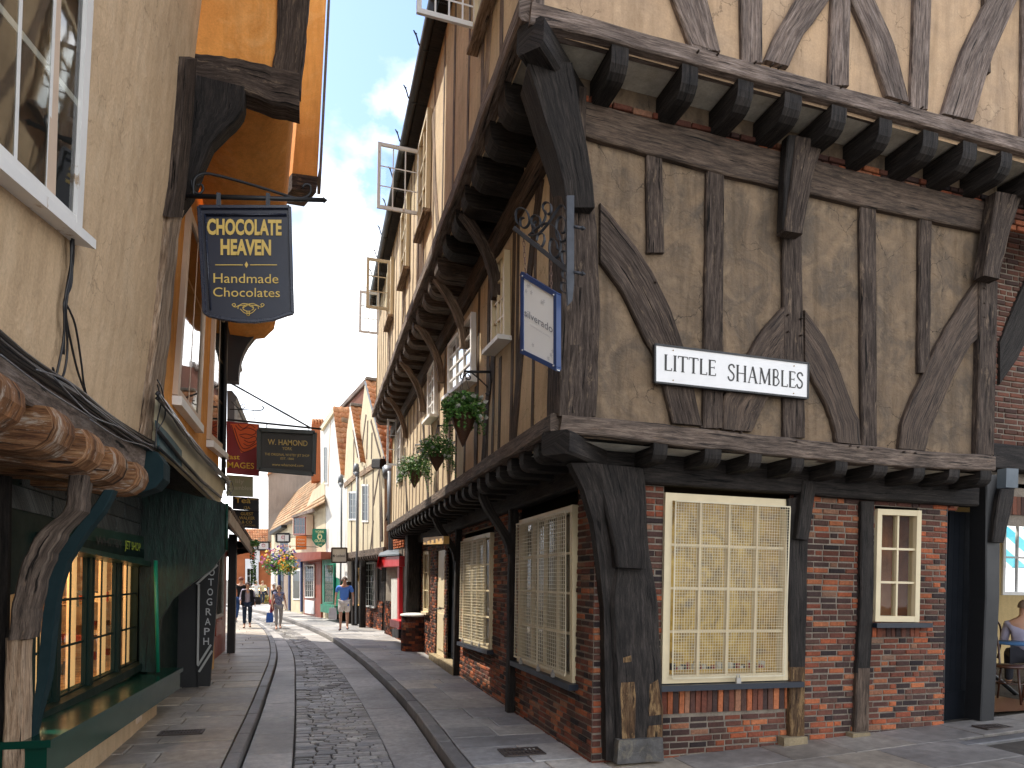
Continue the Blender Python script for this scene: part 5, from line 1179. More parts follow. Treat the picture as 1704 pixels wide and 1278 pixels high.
# --- B4: glass shop (green) low cream house
r4 = wallpl((.55,28.9),(-1.3,36.))
h4 = thing('low_cream_house', 'low cream house with buff tiled roof, red brown bay shop front and green shop front', 'house', (-.3,32,.1))
poly(r4, [(540,800),(520,818),(500,868),(467,876),(452,884),(450,1016),(545,1030)], P_PALE, 'wall', h4, .3)
ra = r4.px(540,782,-1.2); rb_ = r4.px(478,822,-2.2); ea = r4.px(541,835,.25); eb = r4.px(449,884,.25)
pantiles(ra, rb_+V((0,2,0)), ea, eb, 26, 12, TILE2, h4, amp=.0)
mb = MB(); mb.prism([r4.px(449,884,.3), r4.px(468,873,.3), r4.px(468,878,.3), r4.px(449,890,.3)], V((.3,.1,0))); mb.build('eaves', C_BLACK, h4)
poly(r4, [(520,846),(485,858),(485,862),(520,852)], W_GREY, 'bay_roof', h4, .1, .5)
poly(r4, [(487,860),(510,856),(510,890),(487,892)], C_PINK, 'upper_bay', h4, .3, .35)
fwin(Pl(r4.at(0,0,.36), r4.u, (-1,0,0)), 489, 860, 509, 890, 4, 2, C_RED2, h4)
poly(r4, [(484,920),(534,918),(534,930),(488,936)], C_RED2, 'shop_cornice', h4, .5, .5)
poly(r4, [(505,932),(534,932),(534,1028),(505,1022)], C_RED2, 'shop_front', h4, .2, .08)
fwin(Pl(r4.at(0,0,.12), r4.u, (-1,0,0)), 508, 940, 523, 995, 4, 5, C_WHITE, h4); poly(r4, [(507,998),(522,1000),(522,1022),(507,1020)], C_WHITE2, 'white_panel', h4, .05, .13)
poly(r4, [(536,925),(565,925),(565,1020),(536,1016)], C_GREEN, 'green_shop_front', h4, .2, .1); poly(r4, [(533,1005),(556,1008),(556,1022),(533,1018)], C_GREEN, 'green_sill', h4, .3, .5)
mbg, nt_, bs_ = mat('bright glassware display'); bs_.inputs['Roughness'].default_value=.5
nt_.links.new(ramp(nt_, noise(nt_, mapping(nt_,'Object'), 9, 5, .7), [(.35,(.08,.09,.07)),(.5,(.4,.42,.35)),(.58,(.65,.5,.35)),(.7,(.8,.85,.8))]), bs_.inputs['Base Color'])
fwin(Pl(r4.at(0,0,.16), r4.u, (-1,0,0)), 540, 938, 556, 1004, 4, 6, C_GREEN, h4, room=mbg)
fwin(r4, 488, 948, 500, 998, 1, 1, C_WHITE, h4, room=P_WHITE); each(r4, [(482,940,482,1016),(502,935,502,1018),(464,940,464,1014)], .22, C_BLUE, 'pilaster', h4, .08, .1)
fwin(r4, 466, 900, 481, 925, 2, 3, C_WHITE, h4); fwin(r4, 466, 948, 472, 1000, 1, 2, C_BLUE, h4); poly(r4, [(472,945),(479,944),(479,1014),(472,1013)], P_GREY, 'stone_pier', h4, .1, .05)
poly(r4, [(452,935),(456,935),(456,1012),(452,1011)], C_WHITE2, 'white_pilaster', h4, .15, .1)
poly(r4, [(488,932),(500,930),(500,944),(488,946)], C_BLUE, 'blue_awning', h4, .1, .5)
# grey rendered gable wall behind
hgw = thing('rendered_gable_house', 'plain grey brown rendered gable wall rising behind the low roofs', 'house', (-1,44,0))
rg = Pl((0,44,0),(1,0,0),(0,-1,0)); poly(rg, [(446,787),(455,782),(520,740),(560,740),(560,900),(446,900)], P_GREY, 'gable', hgw, 3)
poly(rg, [(444,790),(446,786),(456,779),(540,733),(540,739),(456,785)], TILE, 'verge', hgw, 3, .2)
# --- end of the street
he = thing('market_house', 'brick house with large white bay window closing the end of the street', 'house', (-5,52,0))
re_ = Pl((0,52,0),(1,0,0),(0,-1,0))
poly(re_, [(385,905),(450,905),(450,1012),(385,1010)], BRICKRED, 'wall', he, 2); 
a0_ = re_.px(400,880,-2); b0_ = re_.px(455,880,-2); c0_ = re_.px(396,908,.3); d0_ = re_.px(455,912,.3); pantiles(a0_, b0_, c0_, d0_, 20, 8, TILE, he)
poly(re_, [(396,908),(455,912),(455,916),(396,912)], C_GREY, 'gutter', he, .2, .4)
poly(re_, [(408,930),(430,930),(430,985),(408,985)], C_WHITE2, 'bay', he, .2, .3); fwin(Pl(re_.at(0,0,.3),(1,0,0),(0,-1,0)), 410, 945, 428, 984, 3, 3, C_WHITE2, he, o=.05)
poly(re_, [(418,915),(432,915),(432,935),(418,935)], C_WHITE2, 'upper_window', he, .2, .2); bars(re_, [(421,914,421,932),(421,914,413,914)], .2, C_RED, 'red_trim', he, .3, .1)
hm = thing('market_stall', 'market stall with dark top and bright blue side panel closing the street', 'stall', (-4.5,46,0))
rm = Pl((0,46,0),(1,0,0),(0,-1,0))
poly(rm, [(398,976),(446,978),(446,994),(398,992)], C_BLACK, 'top', hm, 1.5, 0)
BLUEP, nt_, bs_ = mat('blue printed panel'); nt_.links.new(ramp(nt_, noise(nt_, mapping(nt_,'Object'), 1.6, 4), [(.35,(.03,.35,.6)),(.55,(.12,.55,.75)),(.6,(.7,.75,.6)),(.66,(.05,.4,.65))]), bs_.inputs['Base Color'])
poly(rm, [(398,1003),(446,1003),(446,1026),(398,1026)], BLUEP, 'side_panel', hm, .2, .1)
FLW, nt_, bs_ = mat('massed flowers'); nt_.links.new(ramp(nt_, noise(nt_, mapping(nt_,'Object'), 8, 5), [(.35,(.05,.10,.02)),(.5,(.25,.22,.05)),(.6,(.6,.35,.05)),(.7,(.5,.5,.4))]), bs_.inputs['Base Color'])
mb = MB()
for k in range(420):
    x = random.uniform(398,446); y = random.uniform(991,1004); p = rm.px(x,y,random.uniform(0,.6)); s_ = .09; d1 = V((random.uniform(-1,1),random.uniform(-1,1),random.uniform(-1,1))).normalized()*s_; d2 = d1.orthogonal().normalized()*s_
    mb.face([p-d1,p+d2,p+d1,p-d2])
mb.build('flowers', FLW, hm)
mb = MB(); 
for k in range(9): mb.box(rm.px(402+k*5,980.5,.05), .12, .06, .12)
mb.build('bulbs', flat('stall bulbs',(1,.85,.5),.5,3.), hm)
# pent roof shop and narrow fronts on the left
hp = thing('pent_roof_shop', 'small shop under a tiled pent roof with trailing plant, beyond the black photographer shop', 'shop', (-2.4,13.5,.1))
q0 = Pl((-1.5,0,0),(0,1,0),(1,0,0))
A = Pl((0,12.2,0),(1,0,0),(0,-1,0)); B_ = Pl((0,15.5,0),(1,0,0),(0,-1,0))
a_, b_ = A.px(376,832), A.px(376,846); 
t0 = A.px(374,828); t1 = V((t0.x-.1,16.,t0.z+.25)); e0 = V((A.px(378,848).x,12.2,0)); 
E0 = Pl((0,16.5,0),(1,0,0),(0,-1,0)).px(419,908); N0 = A.px(376,842)
top0 = V((-2.3,12.2,3.85)); top1 = V((-2.3,16.6,3.85)); ev0 = V((-1.45,12.2,2.95)); ev1 = V((-1.45,16.6,2.85))
ev0 = A.px(380,850); ev1 = E0; top0 = V((ev0.x-1.1,12.2,ev0.z+.75)); top1 = V((ev1.x-1.1,16.5,ev1.z+.9))
mb = MB(); mb.prism([top0,top1,ev1,ev0], V((0,0,-.06))); mb.build('roof', C_DGREEN2, hp)
pantiles(top0+V((0,0,.03)), top1+V((0,0,.03)), ev0+V((0,0,.03)), ev1+V((0,0,.03)), 22, 6, TILE3, hp)
mb = MB(); mb.beam(ev0-V((0,0,.1)), ev1-V((0,0,.1)), .05, .22, up=(0,0,1)); mb.build('fascia_board', paint('weathered fascia board', (.42,.36,.29), .6, .3, .4), hp)
mb = MB(); mb.prism([V((-3,16.5,2.0)),V((ev1.x-.02,16.5,2.55)),V((ev1.x-.02,16.5,ev1.z-.15)),V((-3,16.5,ev1.z+.5))], V((0,.1,0))); mb.build('end_wall', P_GREY, hp)
l1 = Pl((-1.95,0,0),(0,1,0),(1,0,0))
for (xa, xb, mt_, nm) in ((352,356,C_LGREEN,'green_pilaster'),(356,361,C_RED2,'brown_pilaster'),(361,367,C_OCHRE,'ochre_pilaster')): pass
ys = [11.4,12.0,12.5,13.3,15.6,16.2]
for i, (mt_, nm, x_) in enumerate(((C_LGREEN,'green_pilaster',-1.78),(C_RED2,'brown_pilaster',-1.70),(C_OCHRE,'ochre_pilaster',-1.72))):
    mb = MB(); mb.prism([V((x_,ys[i],.1)),V((x_,ys[i+1],.1)),V((x_,ys[i+1],2.7)),V((x_,ys[i],2.7))], V((-.5,0,0))); mb.build(nm, mt_, hp)
mb = MB(); mb.prism([V((-1.9,13.3,.1)),V((-1.9,16.5,.1)),V((-1.9,16.5,3.0)),V((-1.9,13.3,3.0))], V((-.4,0,0))); mb.build('wall', C_RED2, hp)
ws = [V((-1.86,13.4,.95)),V((-1.86,15.5,.95)),V((-1.86,15.5,2.5)),V((-1.86,13.4,2.5))]; window(hp, ws, NR, 2, 1, .07, .04, C_GREY, .03, .05, flat('grey blind',(.3,.3,.29)), .01)
mb = MB(); mb.prism([V((-1.6,12.6,.75)),V((-1.6,13.5,.75)),V((-1.6,13.5,1.0)),V((-1.6,12.6,1.0))], V((-.3,0,0))); mb.build('sill', C_RED2, hp)
mb = MB(); mb.box((-1.72,16.0,1.4), .16, .2, 2.7); mb.build('post', C_BLACK, hp)
# trailing plant on the pent roof
def leafcloud(mb, c, R, n, s_, flatz=1., squash=None, droop=0.):
    for k in range(n):
        d = V((random.gauss(0,1),random.gauss(0,1),random.gauss(0,1))).normalized()*(random.random()**.45)
        p = V(c)+V((d.x*R[0], d.y*R[1], d.z*R[2]))
        if droop: p.z -= droop*random.random()*(abs(d.x)+abs(d.y))*.5
        a = V((random.gauss(0,1),random.gauss(0,1),random.gauss(0,.6))).normalized(); b = a.orthogonal().normalized()
        b = (b*math.cos(k)+a.cross(b)*math.sin(k)); q = s_*random.uniform(.6,1.3)
        mb.quads([p-a*q, p-b*q*.45+a*q*.1, p+a*q, p+b*q*.45+a*q*.1], [[0,1,2,3]])
LEAF = island('green leaf', [(0,(.03,.10,.02)),(.4,(.08,.22,.04)),(.75,(.15,.34,.07)),(1,(.28,.44,.13))], .5, .2, 30, .4, .2)
tp = thing('trailing_plant', 'green trailing plant hanging over the end of the pent roof fascia', 'plant', tuple(ev1))
mb = MB(); 
for k in range(14): leafcloud(mb, ev1+V((.08,-k*.05-.05,.05-.0*k)), (.12,.1,.08), 16, .04)
for k in range(12): leafcloud(mb, ev1+V((.05,-.1,-.08*k)), (.08,.1,.06), 12, .04)
mb.build('foliage', LEAF, tp)
# left far row beyond
hl_ = thing('unseen_shade_house', 'unseen plain pale house added on the left to shade the right pavement', 'house', (-4,20,0))
mb = MB(); mb.prism([V((-2.7,11.4,0)),V((-3.1,22,0)),V((-3.1,22,10.6)),V((-2.7,11.4,10.6))], V((-3,0,0))); mb.build('wall', P_PALE, hl_)  # hidden from view; height set to shade the right pavement only
mb = MB(); mb.prism([V((-6.5,22.1,0)),V((-8.5,36,0)),V((-8.5,36,4)),V((-6.5,22.1,4.))], V((-3,0,0))); mb.build('unseen_setback_block', P_PALE, hl_)  # unseen, kept low and set back so sun reaches the far street
# small dark eaves seen past the orange house
hz_ = thing('slim_grey_house', 'slim grey house corner with moulded eaves just past the orange house', 'house', (-1.9,14,0))
A2 = Pl((0,12.6,0),(1,0,0),(0,-1,0)); 
mb = MB(); mb.prism([A2.px(x,y) for x,y in ((378,668),(392,668),(395,661),(386,650),(378,650))], V((0,3,0))); mb.prism([A2.px(x,y) for x,y in ((378,668),(390,668),(390,705),(378,705))], V((0,3,0))); mb.build('wall', C_PIPE, hz_)
mb = MB(); mb.prism([A2.px(x,y) for x,y in ((378,586),(396,585),(399,603),(389,612),(378,612))], V((0,.5,0))); mb.build('eaves', C_PIPE, hz_)
# ================================================================ right neighbour and cafe
hk = thing('cafe_building', 'brown brick cafe building with black timber and open front at the right edge', 'building', (8,5.7,.3))
x0 = gl.px(1668,900).x
mb = MB(); k0 = x0-GX+.02
kp = Pl((GX,GY+.02,0),(1,0,0),(0,-1,0))
holed(mb, kp, x_end-.3+FX-GX, 8.5, 3.0, 9.5, (), -.006); holed(mb, kp, k0, 8.5, 2.55, 3.05, (), -.006)
mb.build('wall', MORTAR, hk)
mb = MB(); bricks(mb, kp, x_end-.3+FX-GX, 7.4, 3.3, 6.05); soldiers(mb, kp, k0, 7.4, 2.68, 2.9); mb.build('brickwork', BRICKUP, hk)
mb = MB(); mb.beam(kp.px(1640,760,.05), kp.px(1640,760,.05)+V((6.5,0,-.05)), .2, .3, seg=8, wob=.01); mb.build('bressumer', W_BLACK, hk)
mb = MB(); mb.strip([kp.px(1800,270,.03),kp.px(1704,470,.03),kp.px(1680,530,.03),kp.px(1664,570,.03)],[kp.px(1850,310,.03),kp.px(1730,520,.03),kp.px(1700,590,.03),kp.px(1664,640,.03)],NL,.08,8); mb.build('brace', W_BLACK, hk)
# interior room
X0, X1, Y0, Y1_, Z0 = x0+.05, 15, GY+.1, 8.6, .37
mb = MB(); mb.quads([(X0,Y0,Z0),(X1,Y0,Z0),(X1,Y1_,Z0),(X0,Y1_,Z0)],[[0,1,2,3]]); mb.build('cafe_floor', wood('reddish floorboards', (.10,.04,.02), (.2,.09,.05), (.3,.15,.09), None, .6, .4, .2), hk)
wq = rect(Pl((0,Y1_,0),(1,0,0),(0,-1,0)), 1666, 990, 1740, 868); pb_ = Pl((0,Y1_,0),(1,0,0),(0,-1,0))
mb = MB(); holed(mb, pb_, X0-3, X1, Z0, 3.2, [wq], 0); mb.quads([(X0,Y0,Z0),(X0,Y1_,Z0),(X0,Y1_,3.2),(X0,Y0,3.2)],[[0,1,2,3]]); mb.quads([(X0,Y0,3.0),(X1,Y0,3.0),(X1,Y1_,3.0),(X0,Y1_,3.0)],[[0,1,2,3]]); mb.build('cafe_walls', plaster('ochre cafe wall', (.58,.44,.22), (.45,.33,.16), None, 1, .5, .1), hk)
Q = [pb_.at(wq[0],wq[2]),pb_.at(wq[1],wq[2]),pb_.at(wq[1],wq[3]),pb_.at(wq[0],wq[3])]; window(hk, Q, NF, 3, 2, .06, .03, C_WHITE2, .03, .08, None, 0)
tl = thing('striped_awning', 'white and turquoise market awning seen through the cafe window', 'awning', (14.5,11,0))
mb = MB()
for k in range(12): mb.m = k%2; mb.prism([V((12+k*.45,10.4,2.3)),V((12.45+k*.45,10.4,2.3)),V((12.45+k*.45,11.5,3.3)),V((12+k*.45,11.5,3.3))], V((0,0,-.02)))
mb.build('cloth', [flat('white awning cloth',(.8,.8,.8)), flat('turquoise awning cloth',(.08,.45,.55))], tl)
mb = MB(); 
for x_ in (12,17.4): mb.tube([V((x_,10.5,0)),V((x_,10.5,2.4))], .03, 6)
mb.build('pole', C_GREY, tl)
def chair(loc, rz, label):
    c = thing('bentwood_chair', label, 'chair', loc, 'dark bentwood chairs in the cafe'); M = Matrix.Translation(V(loc))@Matrix.Rotation(rz,4,'Z'); T = lambda x,y,z: M@V((x,y,z)); wm = bpy.data.materials.get('dark bentwood') or paint('dark bentwood', (.05,.018,.01), .3, .5, .3)
    mb = MB(); mb.tube([T(0,0,.44),T(0,0,.47)], .2, 16); mb.build('seat', wm, c)
    for sx, sy in ((-1,1),(1,1),(-1,-1),(1,-1)): mb = MB(); mb.tube([T(sx*.14,sy*.14,.44),T(sx*.18,sy*.19,0)], .016, 6, .012); mb.build('leg', wm, c)
    mb = MB(); mb.tube(cat_rom([T(-.18,.17,.42),T(-.2,.2,.7),T(-.14,.23,.93),T(0,.24,1.0),T(.14,.23,.93),T(.2,.2,.7),T(.18,.17,.42)],5), .014, 6)
    for x_ in (-.1,-.03,.04,.1): mb.tube([T(x_,.19,.46),T(x_,.24,.96)], .007, 5)
    mb.build('backrest', wm, c)
    mb = MB(); mb.tube([T(.15*math.cos(a*math.pi/6),.15*math.sin(a*math.pi/6),.24) for a in range(13)], .008, 5); mb.build('stretcher', wm, c)
p = gl.px(1690,1180)
chair((8.62,6.30,.37), .3, 'dark bentwood cafe chair nearest the black door post'); chair((8.98,6.15,.37), -2.6, 'dark bentwood cafe chair at the very right edge of the photo'); chair((9.6,7.5,.37), 3.0, 'dark bentwood cafe chair farther inside, behind the front ones')
ct = thing('cafe_table', 'small round cafe table with blue top between the chairs', 'table', (9.2,6.6,.37))
mb = MB(); mb.tube([V((9.2,6.6,1.07)),V((9.2,6.6,1.10))], .33, 20); mb.build('tabletop', flat('blue table cloth',(.05,.14,.3)), ct); mb = MB(); mb.tube([V((9.2,6.6,.37)),V((8.35,6.7,.98))], .03, 8); mb.build('pedestal', C_BLACK, ct)
# ================================================================ LETTERING
def text_mb(mb, s, O, ux, uy, h, width=None, align='C', n=None, off=.002, sx=1., bold=0., th=.0):
    """text with its centre (or left) at O, baseline direction ux, up uy, letter height h (m)"""
    cu = bpy.data.curves.new('t','FONT'); cu.body = s; cu.size = 1; cu.align_x = 'LEFT'; cu.resolution_u = 3; cu.offset = bold; cu.fill_mode = 'FRONT'
    ob = bpy.data.objects.new('t', cu); COL.objects.link(ob); dg = bpy.context.evaluated_depsgraph_get(); dg.update(); me = bpy.data.meshes.new_from_object(ob.evaluated_get(dg))
    vs = [v.co.copy() for v in me.vertices]; fs = [list(p.vertices) for p in me.polygons]
    bpy.data.objects.remove(ob); bpy.data.curves.remove(cu); bpy.data.meshes.remove(me)
    if not vs: return
    x0 = min(v.x for v in vs); x1 = max(v.x for v in vs); capH = .69
    sc = h/capH; scx = sc*sx if width is None else width/(x1-x0)
    cx_ = (x0+x1)/2 if align == 'C' else x0
    ux = V(ux).normalized(); uy = V(uy).normalized(); nn = (n or ux.cross(uy)).normalized()
    mb.quads([V(O)+ux*((v.x-cx_)*scx)+uy*(v.y*sc)+nn*off for v in vs], fs)
# roman capitals with serifs, stroke built, for the street name
ROM = {'L':(.55,[(.14,0,.14,1,.13),(.08,0,.5,0,.06),(.06,1,.24,1,.05),(.5,0,.5,.16,.05)]),'I':(.3,[(.15,0,.15,1,.13),(.05,0,.25,0,.05),(.05,1,.25,1,.05)]),
 'T':(.66,[(.33,0,.33,1,.13),(.04,1,.62,1,.06),(.22,0,.44,0,.05),(.05,1,.05,.86,.05),(.61,1,.61,.86,.05)]),'E':(.58,[(.14,0,.14,1,.13),(.06,0,.5,0,.06),(.06,1,.48,1,.06),(.14,.52,.42,.52,.05),(.5,0,.52,.15,.05),(.48,1,.48,.87,.05),(.42,.44,.42,.6,.04)]),
 'S':(.52,None),'H':(.78,[(.14,0,.14,1,.13),(.64,0,.64,1,.13),(.14,.52,.64,.52,.05),(.05,0,.24,0,.05),(.05,1,.24,1,.05),(.54,0,.73,0,.05),(.54,1,.73,1,.05)]),
 'A':(.76,[(.12,0,.37,1.02,.06),(.62,0,.37,1.02,.13),(.2,.34,.54,.34,.05),(.04,0,.21,0,.05),(.52,0,.73,0,.05)]),'M':(.92,[(.12,0,.18,1,.06),(.18,1,.46,.04,.13),(.46,.04,.74,1,.06),(.76,0,.74,1,.13),(.04,0,.21,0,.05),(.67,0,.87,0,.05),(.08,1,.2,1,.05),(.72,1,.84,1,.05)]),'B':(.6,None)}
def roman(mb, s, O, ux, uy, h, width, off=.002):
    ux = V(ux).normalized(); uy = V(uy).normalized(); n = ux.cross(uy); tot = sum(ROM[c][0] if c != ' ' else .75 for c in s); k = width/tot; x = 0; zz = 0
    def stroke(pts, w_):
        nonlocal zz
        zz += 1
        for i in range(len(pts)-1):
            a = V(pts[i]); b = V(pts[i+1]); d = (b-a).normalized(); sd_ = V((-d.y,d.x))*w_/2
            mb.face([V(O)+ux*((x+q.x)*k)+uy*(q.y*h)+n*(off+.00002*(zz%20)) for q in (a-sd_, b-sd_, b+sd_, a+sd_)])
    for c in s:
        if c == ' ': x += .75; continue
        w_, st = ROM[c]
        if c == 'S':
            P = cat_rom([(.44,.80,0),(.38,.95,0),(.25,1.0,0),(.1,.9,0),(.09,.72,0),(.22,.56,0),(.38,.42,0),(.42,.24,0),(.34,.05,0),(.2,0,0),(.08,.08,0),(.04,.24,0)], 3); stroke([p.xy for p in P], .10)
        elif c == 'B':
            stroke([V((.14,0)),V((.14,1))], .13); stroke([V((.06,0)),V((.2,0))], .05); stroke([V((.06,1)),V((.2,1))], .05)
            for b0, b1, r_ in ((.52,1,.44),(.0,.52,.52)): P = cat_rom([(.14,b1,0),(.34,b1,0),(r_,(b0+b1)/2,0),(.34,b0,0),(.14,b0,0)], 4); stroke([p.xy for p in P], .08)
        else:
            for (a,b,c_,d,w2) in st: stroke([V((a,b)),V((c_,d))], w2)
        x += w_
# street name plate
q = [f1l.px(x,y,.06) for x,y in ((1090,636),(1344,663),(1345,605),(1090,573))]
sp_ = thing('street_sign', 'white street name plate reading LITTLE SHAMBLES fixed to the timber wall', 'street sign', tuple(q[0]))
mb = MB(); c_ = sum(q,V())/4; mb.prism(q, V((0,.025,0))); mb.build('plate', paint('white enamel plate', (.80,.79,.77), .35, .5, .12, 6.), sp_)
mb = MB(); Q4 = q
for (s0,t0,s1,t1) in ((0,0,1,0),(0,1,1,1),(0,0,0,1),(1,0,1,1)): bar(mb, Q4, NL, s0,t0,s1,t1, .016, -.03, .008)
mb.build('edge', C_BLACK, sp_)
ux = ((q[1]-q[0])+(q[2]-q[3])).normalized(); uy = ((q[3]-q[0]).normalized()); uy = (uy-ux*uy.dot(ux)).normalized()
mb = MB(); Wd = (q[1]-q[0]).length; roman(mb, 'LITTLE', bil(q,.05,.35)+NL*.0, ux, uy, .135, Wd*.335); mb.build('lettering', LETTERK, sp_); mb = MB(); roman(mb, 'SHAMBLES', bil(q,.455,.27), ux, uy, .145, Wd*.515); mb.build('lettering', LETTERK, sp_)
mb = MB(); pegs(mb, [bil(q,.11,.9),bil(q,.11,.1),bil(q,.9,.88),bil(q,.9,.1)], NL, .006, .006); mb.build('screws', paint('brass screw',(.4,.25,.08),.4,.5,.2,3,None,.7), sp_)
# ---- hanging signs
def scroll(c, r, turns, a0, pl_u, pl_v, n=22, dirn=1):
    return [V(c)+V(pl_u)*(r*(1-.82*i/n)*math.cos(a0+dirn*turns*2*math.pi*i/n))+V(pl_v)*(r*(1-.82*i/n)*math.sin(a0+dirn*turns*2*math.pi*i/n)) for i in range(n+1)]
S6 = Pl((0,6.6,0),(1,0,0),(0,-1,0))
br = thing('sign_bracket', 'black iron bar bracket with curved stay holding the chocolate shop sign', 'bracket', tuple(S6.px(312,327)))
mb = MB(); mb.tube([S6.px(308,326,.1), S6.px(541,333,.1)], .021, 8); mb.tube(cat_rom([S6.px(x,y,.1) for x,y in ((322,326),(323,300),(335,290),(352,290),(400,302),(450,317),(492,330),(506,329),(516,322),(516,310),(508,307),(503,312))],6), .013, 6)
mb.tube(cat_rom([S6.px(x,y,.1) for x,y in ((318,300),(322,318),(332,322),(338,315),(335,307),(328,309))],5), .010, 6); mb.tube([S6.px(538,333,.1),S6.px(545,333,.1)], .03, 6, .002); mb.build('bar', C_BLACK, br)
cs = thing('hanging_sign', 'dark navy hanging sign in gold letters reading CHOCOLATE HEAVEN Handmade Chocolates', 'hanging sign', tuple(S6.px(410,430)))
mb = MB(); pts = [(331,345),(482,345),(487,521),(478,523),(455,531),(425,535),(395,534),(365,529),(348,525),(340,520)]
mb.prism([S6.px(x,y,.12) for x,y in pts], V((0,.05,0))); mb.build('board', paint('navy sign board', (.010,.014,.030), .3, .5, .3), cs)
fr_ = [(331,345),(482,345),(487,521),(478,523),(455,531),(425,535),(395,534),(365,529),(348,525),(340,520),(331,345)]
mb = MB(); 
for i in range(len(fr_)-1): mb.beam(S6.px(*fr_[i],.125), S6.px(*fr_[i+1],.125), .03, .035, up=(0,1,0))
fi = [(342,357),(341,362),(349,516),(357,518),(357,512)]; mb.tube([S6.px(*p,.135) for p in ((341,357),(477,357))], .008, 5); mb.tube([S6.px(*p,.135) for p in ((341,357),(350,515))], .008, 5); mb.build('frame', paint('navy sign frame', (.012,.017,.035), .25, .6, .2), cs)
mb = MB(); 
for x in (364,446): mb.box(S6.px(x,336,.1), .035, .05, .14)
mb.build('hanger', C_IRON, cs)
def on(pl, mb, s, x, y, wpx, hpx, o, ang=0., **k):
    a = pl.px(x-wpx/2,y-ang*wpx/2,o); b = pl.px(x+wpx/2,y+ang*wpx/2,o); c = pl.px(x,y,o); t = pl.px(x,y-hpx,o); text_mb(mb, s, c, b-a, t-c, (t-c).length, (b-a).length, 'C', pl.n, **k)
mb = MB(); on(S6, mb, 'CHOCOLATE', 407.5, 390, 124, 24, .125, .01, bold=.04); on(S6, mb, 'HEAVEN', 409.5, 423.5, 84, 24, .125, .01, bold=.04)
on(S6, mb, 'Handmade', 410, 471, 108, 15.5, .125, .01); on(S6, mb, 'Chocolates', 411, 494, 111, 15, .125, .01)
for x0_, x1_ in ((358,404),(416,461)): mb.face([S6.px(x0_,440,.127),S6.px(x1_,440,.127),S6.px(x1_,441.4,.127),S6.px(x0_,441.4,.127)])
mb.face([S6.px(410,435,.127),S6.px(413,440.5,.127),S6.px(410,446,.127),S6.px(407,440.5,.127)])
def ribbon(mb, pl, pts, wd, o):
    P = cat_rom([pl.px(x,y,o) for x,y in pts], 5)
    for i in range(len(P)-1):
        d = (P[i+1]-P[i]).normalized(); s_ = pl.n.cross(d)*wd/2; mb.face([P[i]-s_,P[i+1]-s_,P[i+1]+s_,P[i]+s_])
for sg in (1,-1):
    X = lambda x: 413+sg*(x-413)
    ribbon(mb, S6, [(X(386),507),(X(391),511),(X(398),508),(X(406),505),(X(418),508),(X(422),513),(X(414),518),(X(404),514),(X(413),508),(X(428),509),(X(430),514)], .006, .127)
    ribbon(mb, S6, [(X(386),507),(X(389),505),(X(392),507),(X(390),510)], .006, .127)
    ribbon(mb, S6, [(X(400),514),(X(406),520),(X(413),522),(X(416),518)], .006, .127)
mb.tube([S6.px(413+2.4*math.cos(a*.6),523+2.4*math.sin(a*.6),.127) for a in range(12)], .003, 4)
mb.build('lettering', GOLD, cs)
# whamond style signs further down
def board(name, label, Y, pts, mt, frame=None, th=.05, fw=.04, fo=.02, group=None):
    pl = Pl((0,Y,0),(1,0,0),(0,-1,0)); t = thing(name, label, 'hanging sign', tuple(pl.px(*pts[0])), group)
    mb = MB(); mb.prism([pl.px(x,y,0) for x,y in pts], V((0,th,0))); mb.build('board', mt, t)
    if frame:
        mb = MB()
        for i in range(len(pts)): mb.beam(pl.px(*pts[i],fo-.01), pl.px(*pts[(i+1)%len(pts)],fo-.01), fw, .05, up=(0,1,0))
        mb.build('frame', frame, t)
    return pl, t
pl, t = board('hanging_sign', 'grey framed hanging sign reading W. HAMOND YORK the original jet shop', 11.5, [(431,715),(524,720),(522,789),(431,781)], paint('grey brown sign board', (.06,.055,.045), .5, .4, .2), paint('olive grey frame', (.05,.052,.04), .4), fw=.07, fo=.03)
mb = MB(); on(pl, mb, 'W. HAMOND', 479, 741, 66, 9, .008, .04, bold=.01); on(pl, mb, 'YORK', 478, 749, 16, 5, .008, .04); on(pl, mb, 'THE ORIGINAL WHITBY JET SHOP', 478, 759, 74, 4, .008, .04); on(pl, mb, 'EST. 1860', 478, 765, 22, 3.6, .008, .04); on(pl, mb, 'www.whamond.com', 479, 776, 52, 4.6, .008, .04); mb.build('lettering', GOLD, t)
mb = MB(); mb.tube([pl.px(444,706), pl.px(444,715)], .008, 5); mb.tube([pl.px(514,711), pl.px(514,720)], .008, 5); mb.build('hook', C_IRON, t)
b2 = thing('sign_bracket', 'long black iron bar with diagonal stay above the red and grey signs', 'bracket', tuple(pl.px(380,698)))
mb = MB(); mb.tube([pl.px(378,698), pl.px(535,714)], .016, 6); mb.tube([pl.px(383,637), pl.px(517,712)], .014, 6); mb.build('bar', C_BLACK, b2)
b3 = thing('sign_bracket', 'slim scrolled iron bracket above the red sign', 'bracket', tuple(pl.px(380,680)))
mb = MB(); P = pl; mb.tube(cat_rom([P.px(x,y) for x,y in ((382,681),(410,682),(432,683),(438,680),(438,677),(435,677))],5), .009, 5); mb.tube(cat_rom([P.px(x,y) for x,y in ((385,668),(395,678),(404,680),(408,676),(405,672),(401,675))],5), .007, 5); mb.tube([P.px(421,683),P.px(422,690),P.px(424,699)], .006, 5); mb.build('bar', C_BLACK, b3)
pl, t = board('hanging_sign', 'dark red hanging sign with orange knotwork panel reading Past Images', 12.4, [(377,701),(431,706),(431,792),(377,787)], paint('dark red sign board', (.26,.012,.014), .4, .5, .2))
mb = MB(); mb.face([pl.px(x,y,.004) for x,y in ((383,705),(429,706),(429,744),(401,754))]); mb.build('orange_panel', flat('orange sign panel',(.75,.13,.03)), t)
mb = MB(); 
